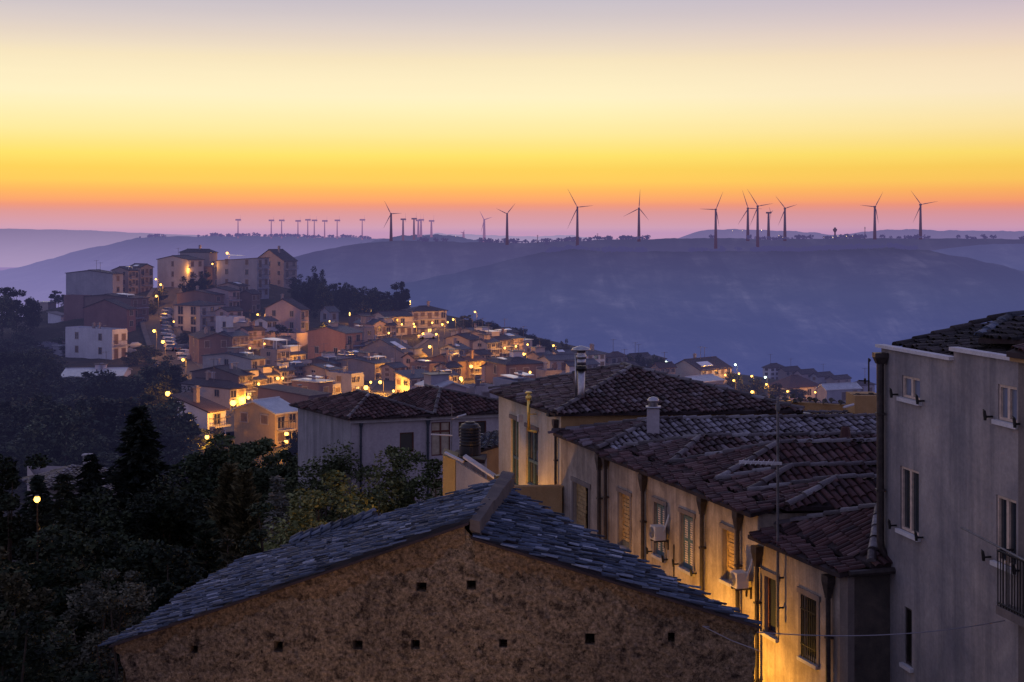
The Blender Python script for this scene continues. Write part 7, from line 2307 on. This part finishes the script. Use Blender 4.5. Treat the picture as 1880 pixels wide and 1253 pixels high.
turb_mid = turbine_mat('mid_turbine_paint', S(112, 86, 124), .7)
# ------------------------------------------------------------------ sky, light, camera, run
def build_world():
    w = bpy.data.worlds.new('World'); SC.world = w; w.use_nodes = True
    t = w.node_tree; t.nodes.clear()
    N = t.nodes.new
    out = N('ShaderNodeOutputWorld')
    tc = N('ShaderNodeTexCoord'); sp = N('ShaderNodeSeparateXYZ')
    t.links.new(tc.outputs['Generated'], sp.inputs[0])
    def math_(op, a, b=None):
        x = N('ShaderNodeMath'); x.operation = op
        for i, val in enumerate((a, b)):
            if val is None: continue
            if isinstance(val, bpy.types.NodeSocket): t.links.new(val, x.inputs[i])
            else: x.inputs[i].default_value = val
        return x.outputs[0]
    def ramp(fac, stops):
        x = N('ShaderNodeValToRGB'); e = x.color_ramp.elements
        while len(e) < len(stops): e.new(.5)
        for el, (p, c) in zip(e, stops):
            el.position = max(0, min(1, p)); el.color = c
        t.links.new(fac, x.inputs[0]); return x.outputs[0]
    def mix(fac, a, b, mode='MIX'):
        x = N('ShaderNodeMix'); x.data_type = 'RGBA'; x.blend_type = mode
        for s, val in ((x.inputs[0], fac), (x.inputs[6], a), (x.inputs[7], b)):
            if isinstance(val, bpy.types.NodeSocket): t.links.new(val, s)
            elif isinstance(val, (int, float)): s.default_value = val
            else: s.default_value = val
        return x.outputs[2]
    # sunset side: colour by elevation (fac = 4 * sin(elevation))
    fz = math_('MULTIPLY', sp.outputs['Z'], 4.0)
    def st(v, c): return ((HZ - v) / F * 4.0 / math.sqrt(1 + ((HZ - v) / F) ** 2), S(*c))
    SKY = [(428, (198, 158, 186)), (418, (204, 159, 182)), (406, (210, 156, 170)), (390, (218, 152, 152)), (378, (236, 152, 126)), (370, (248, 164, 112)), (352, (252, 182, 98)), (334, (253, 204, 94)), (312, (251, 210, 92)), (287, (253, 226, 108)), (266, (253, 229, 134)), (244, (254, 234, 158)), (201, (254, 240, 186)), (180, (254, 240, 196)), (144, (251, 235, 194)), (111, (245, 227, 190)), (90, (236, 219, 195)), (70, (228, 212, 197)), (54, (220, 206, 199)), (28, (208, 197, 199)), (0, (198, 190, 200))]
    stops = [(0.0, S(190, 150, 186))] + [st(v, c) for v, c in SKY[1:]]
    stops += [(.80, (.50, .47, .60, 1)), (1.0, (.42, .40, .55, 1))]
    front = ramp(fz, stops)
    high = ramp(math_('MAXIMUM', sp.outputs['Z'], 0.0), [(0.0, (.46, .43, .58, 1)), (.25, (.42, .40, .55, 1)), (.5, (.24, .24, .43, 1)), (1.0, (.17, .18, .36, 1))])
    up = math_('MULTIPLY', math_('SUBTRACT', sp.outputs['Z'], .2), 12.0)
    cl = N('ShaderNodeClamp'); t.links.new(up, cl.inputs[0])
    frontc = mix(cl.outputs[0], front, high)
    backr = ramp(math_('MAXIMUM', sp.outputs['Z'], 0.0), [(0.0, (.28, .26, .42, 1)), (.12, (.34, .315, .50, 1)), (.3, (.31, .305, .50, 1)), (.6, (.235, .25, .46, 1)), (1.0, (.17, .20, .42, 1))])
    az = math_('DIVIDE', math_('ADD', sp.outputs['Y'], .25), .95)
    c2 = N('ShaderNodeClamp'); t.links.new(az, c2.inputs[0])
    col = mix(c2.outputs[0], backr, frontc)
    # pinker towards the right, as the glow is centred left of the middle
    xr = math_('DIVIDE', math_('SUBTRACT', sp.outputs['X'], .06), .34)
    c3 = N('ShaderNodeClamp'); t.links.new(xr, c3.inputs[0])
    col = mix(math_('MULTIPLY', c3.outputs[0], .8), col, mix(1.0, col, (.93, .84, .95, 1), 'MULTIPLY'))
    mp = N('ShaderNodeMapping'); mp.inputs['Scale'].default_value = (1.2, 1.2, 26.0); t.links.new(tc.outputs['Generated'], mp.inputs[0])
    nz = N('ShaderNodeTexNoise'); nz.inputs['Scale'].default_value = 2.2; nz.inputs['Detail'].default_value = 5; nz.inputs['Roughness'].default_value = .55; t.links.new(mp.outputs[0], nz.inputs['Vector'])
    col = mix(1.0, col, ramp(nz.outputs['Fac'], [(.3, (.99, .988, .988, 1)), (.7, (1.01, 1.012, 1.01, 1))]), 'MULTIPLY')
    bg = N('ShaderNodeBackground'); t.links.new(col, bg.inputs[0]); bg.inputs[1].default_value = 1.0
    # faint physical twilight on top
    sky = N('ShaderNodeTexSky'); sky.sky_type = 'NISHITA'; sky.sun_disc = False
    sky.sun_elevation = math.radians(-1.5); sky.sun_rotation = math.radians(-8); sky.altitude = 600
    b2 = N('ShaderNodeBackground'); t.links.new(sky.outputs[0], b2.inputs[0]); b2.inputs[1].default_value = .02
    ad = N('ShaderNodeAddShader'); t.links.new(bg.outputs[0], ad.inputs[0]); t.links.new(b2.outputs[0], ad.inputs[1])
    t.links.new(ad.outputs[0], out.inputs[0])
    w.cycles.sampling_method = 'MANUAL'; w.cycles.sample_map_resolution = 512
    sd = bpy.data.lights.new('sun', 'SUN'); sd.energy = .12; sd.angle = math.radians(20); sd.color = (1.0, .68, .42)
    so = bpy.data.objects.new('sun', sd); COL.objects.link(so)
    so.rotation_euler = (math.radians(-86), 0, math.radians(8))


def extra_lights():
    """street lamps of the alley: lamps on brackets, out of view"""
    def bracket(fc, a, z, off, power, lab, col=(1.0, .46, .035), spot=None):
        p = fc.pt(a, z, -off)
        root = empty('wall_lamp', fc.pt(a, z, 0), lab, 'street lamp', 'street lamps of the town')
        mb = MB(); mb.tube([fc.pt(a, z + .25, 0), fc.pt(a, z + .45, -off * .6), p + Vector((0, 0, .3))], .03, 6); mb.build('arm', M['iron'], root)
        hb = MB(); hb.lathe(p, [(.04, -.12), (.14, -.08), (.17, .06), (.1, .14), (.03, .2)], 12); hb.build('lamp_glass', M['bulb'], root, smooth=True)
        ld = bpy.data.lights.new('lamp_light', 'SPOT' if spot else 'POINT'); ld.energy = power;
        if spot: ld.spot_size = math.radians(spot); ld.spot_blend = .6
        ld.color = col; ld.shadow_soft_size = .15
        lo = bpy.data.objects.new('lamp_light', ld); COL.objects.link(lo); lo.parent = root
        lo.matrix_parent_inverse = Matrix.Translation(-Vector(root.location)); lo.location = p + Vector((0, 0, -.35)) - Vector((fc.n.x, fc.n.y, 0)) * (-.25 if spot else .15)
        if spot: lo.rotation_euler = Vector((fc.n.x, fc.n.y, .12)).to_track_quat('-Z', 'Y').to_euler()
        lo.visible_camera = False
    return bracket


def main():
    build_world()
    cam = bpy.data.cameras.new('camera'); co = bpy.data.objects.new('camera', cam); COL.objects.link(co)
    cam.sensor_width = 36; cam.lens = 50; cam.clip_start = .5; cam.clip_end = 60000
    cam.shift_y = -(626.5 - HZ) / 1880.0
    co.location = (0, 0, 0); co.rotation_euler = (math.radians(90), 0, 0)
    SC.camera = co
    SC.view_settings.view_transform = 'Standard'; SC.view_settings.look = 'None'; SC.view_settings.exposure = 0
    cy = SC.cycles
    cy.max_bounces = 5; cy.diffuse_bounces = 3; cy.glossy_bounces = 2; cy.transmission_bounces = 2; cy.transparent_max_bounces = 4
    cy.sample_clamp_indirect = 4.0
    cy.use_denoising = True
    try: cy.denoiser = 'OPENIMAGEDENOISE'
    except Exception: pass
    build_ground(); build_hills(); build_turbines()
    for i, h in enumerate(HOUSES): build_house(i, h)
    for l in LAMPS: build_lamp(*l)
    build_front_lamps(); build_cars(); build_town_trees()
    build_barn(); f2, f3 = build_row(); build_grey(); build_behind(); build_near_trees()
    br = extra_lights()
    br(f2, 9.6, -12.9, 3.9, 3700, 'lamp hung over the alley by the end house', spot=114)
    br(f2, 4.6, -13.4, 4.2, 1100, 'added lamp washing the alley wall below the teal shutters', spot=125)  # unseen fill lamp, added for a broad warm wash on the facade
    fa = Face(FO + FD * -12.1, FO + FD * -4.83, FN)
    br(fa, 5.0, -10.4, 1.6, 330, 'lamp on a long bracket below the ochre terrace')
    # lamp standing on the lane in front of the barn (its light warms the gable)
    root = empty('street_lamp', (-3.5, 15.5, -16), 'lamp post on the lane before the barn gable', 'street lamp', 'street lamps of the town')
    mb = MB(); mb.tube([(-3.5, 15.5, -16.5), (-3.5, 15.5, -9.9)], [.07, .05], 8); mb.build('pole', M['steel_dark'], root)
    hb = MB(); hb.lathe((-3.5, 15.5, -9.8), [(.08, -.1), (.2, .1), (.2, .25), (.05, .4)], 12); hb.build('lamp_glass', M['bulb'], root, smooth=True)
    ld = bpy.data.lights.new('lamp_light', 'SPOT'); ld.energy = 720; ld.color = (1.0, .60, .30); ld.shadow_soft_size = .25
    ld.spot_size = math.radians(84); ld.spot_blend = .9
    lo = bpy.data.objects.new('lamp_light', ld); COL.objects.link(lo); lo.parent = root
    lo.matrix_parent_inverse = Matrix.Translation(-Vector(root.location)); lo.location = (-3.5, 15.9, -10.0)
    lo.rotation_euler = Vector((2.0, 8.4, 1.6)).to_track_quat('-Z', 'Y').to_euler()
    lo.visible_camera = False


main()
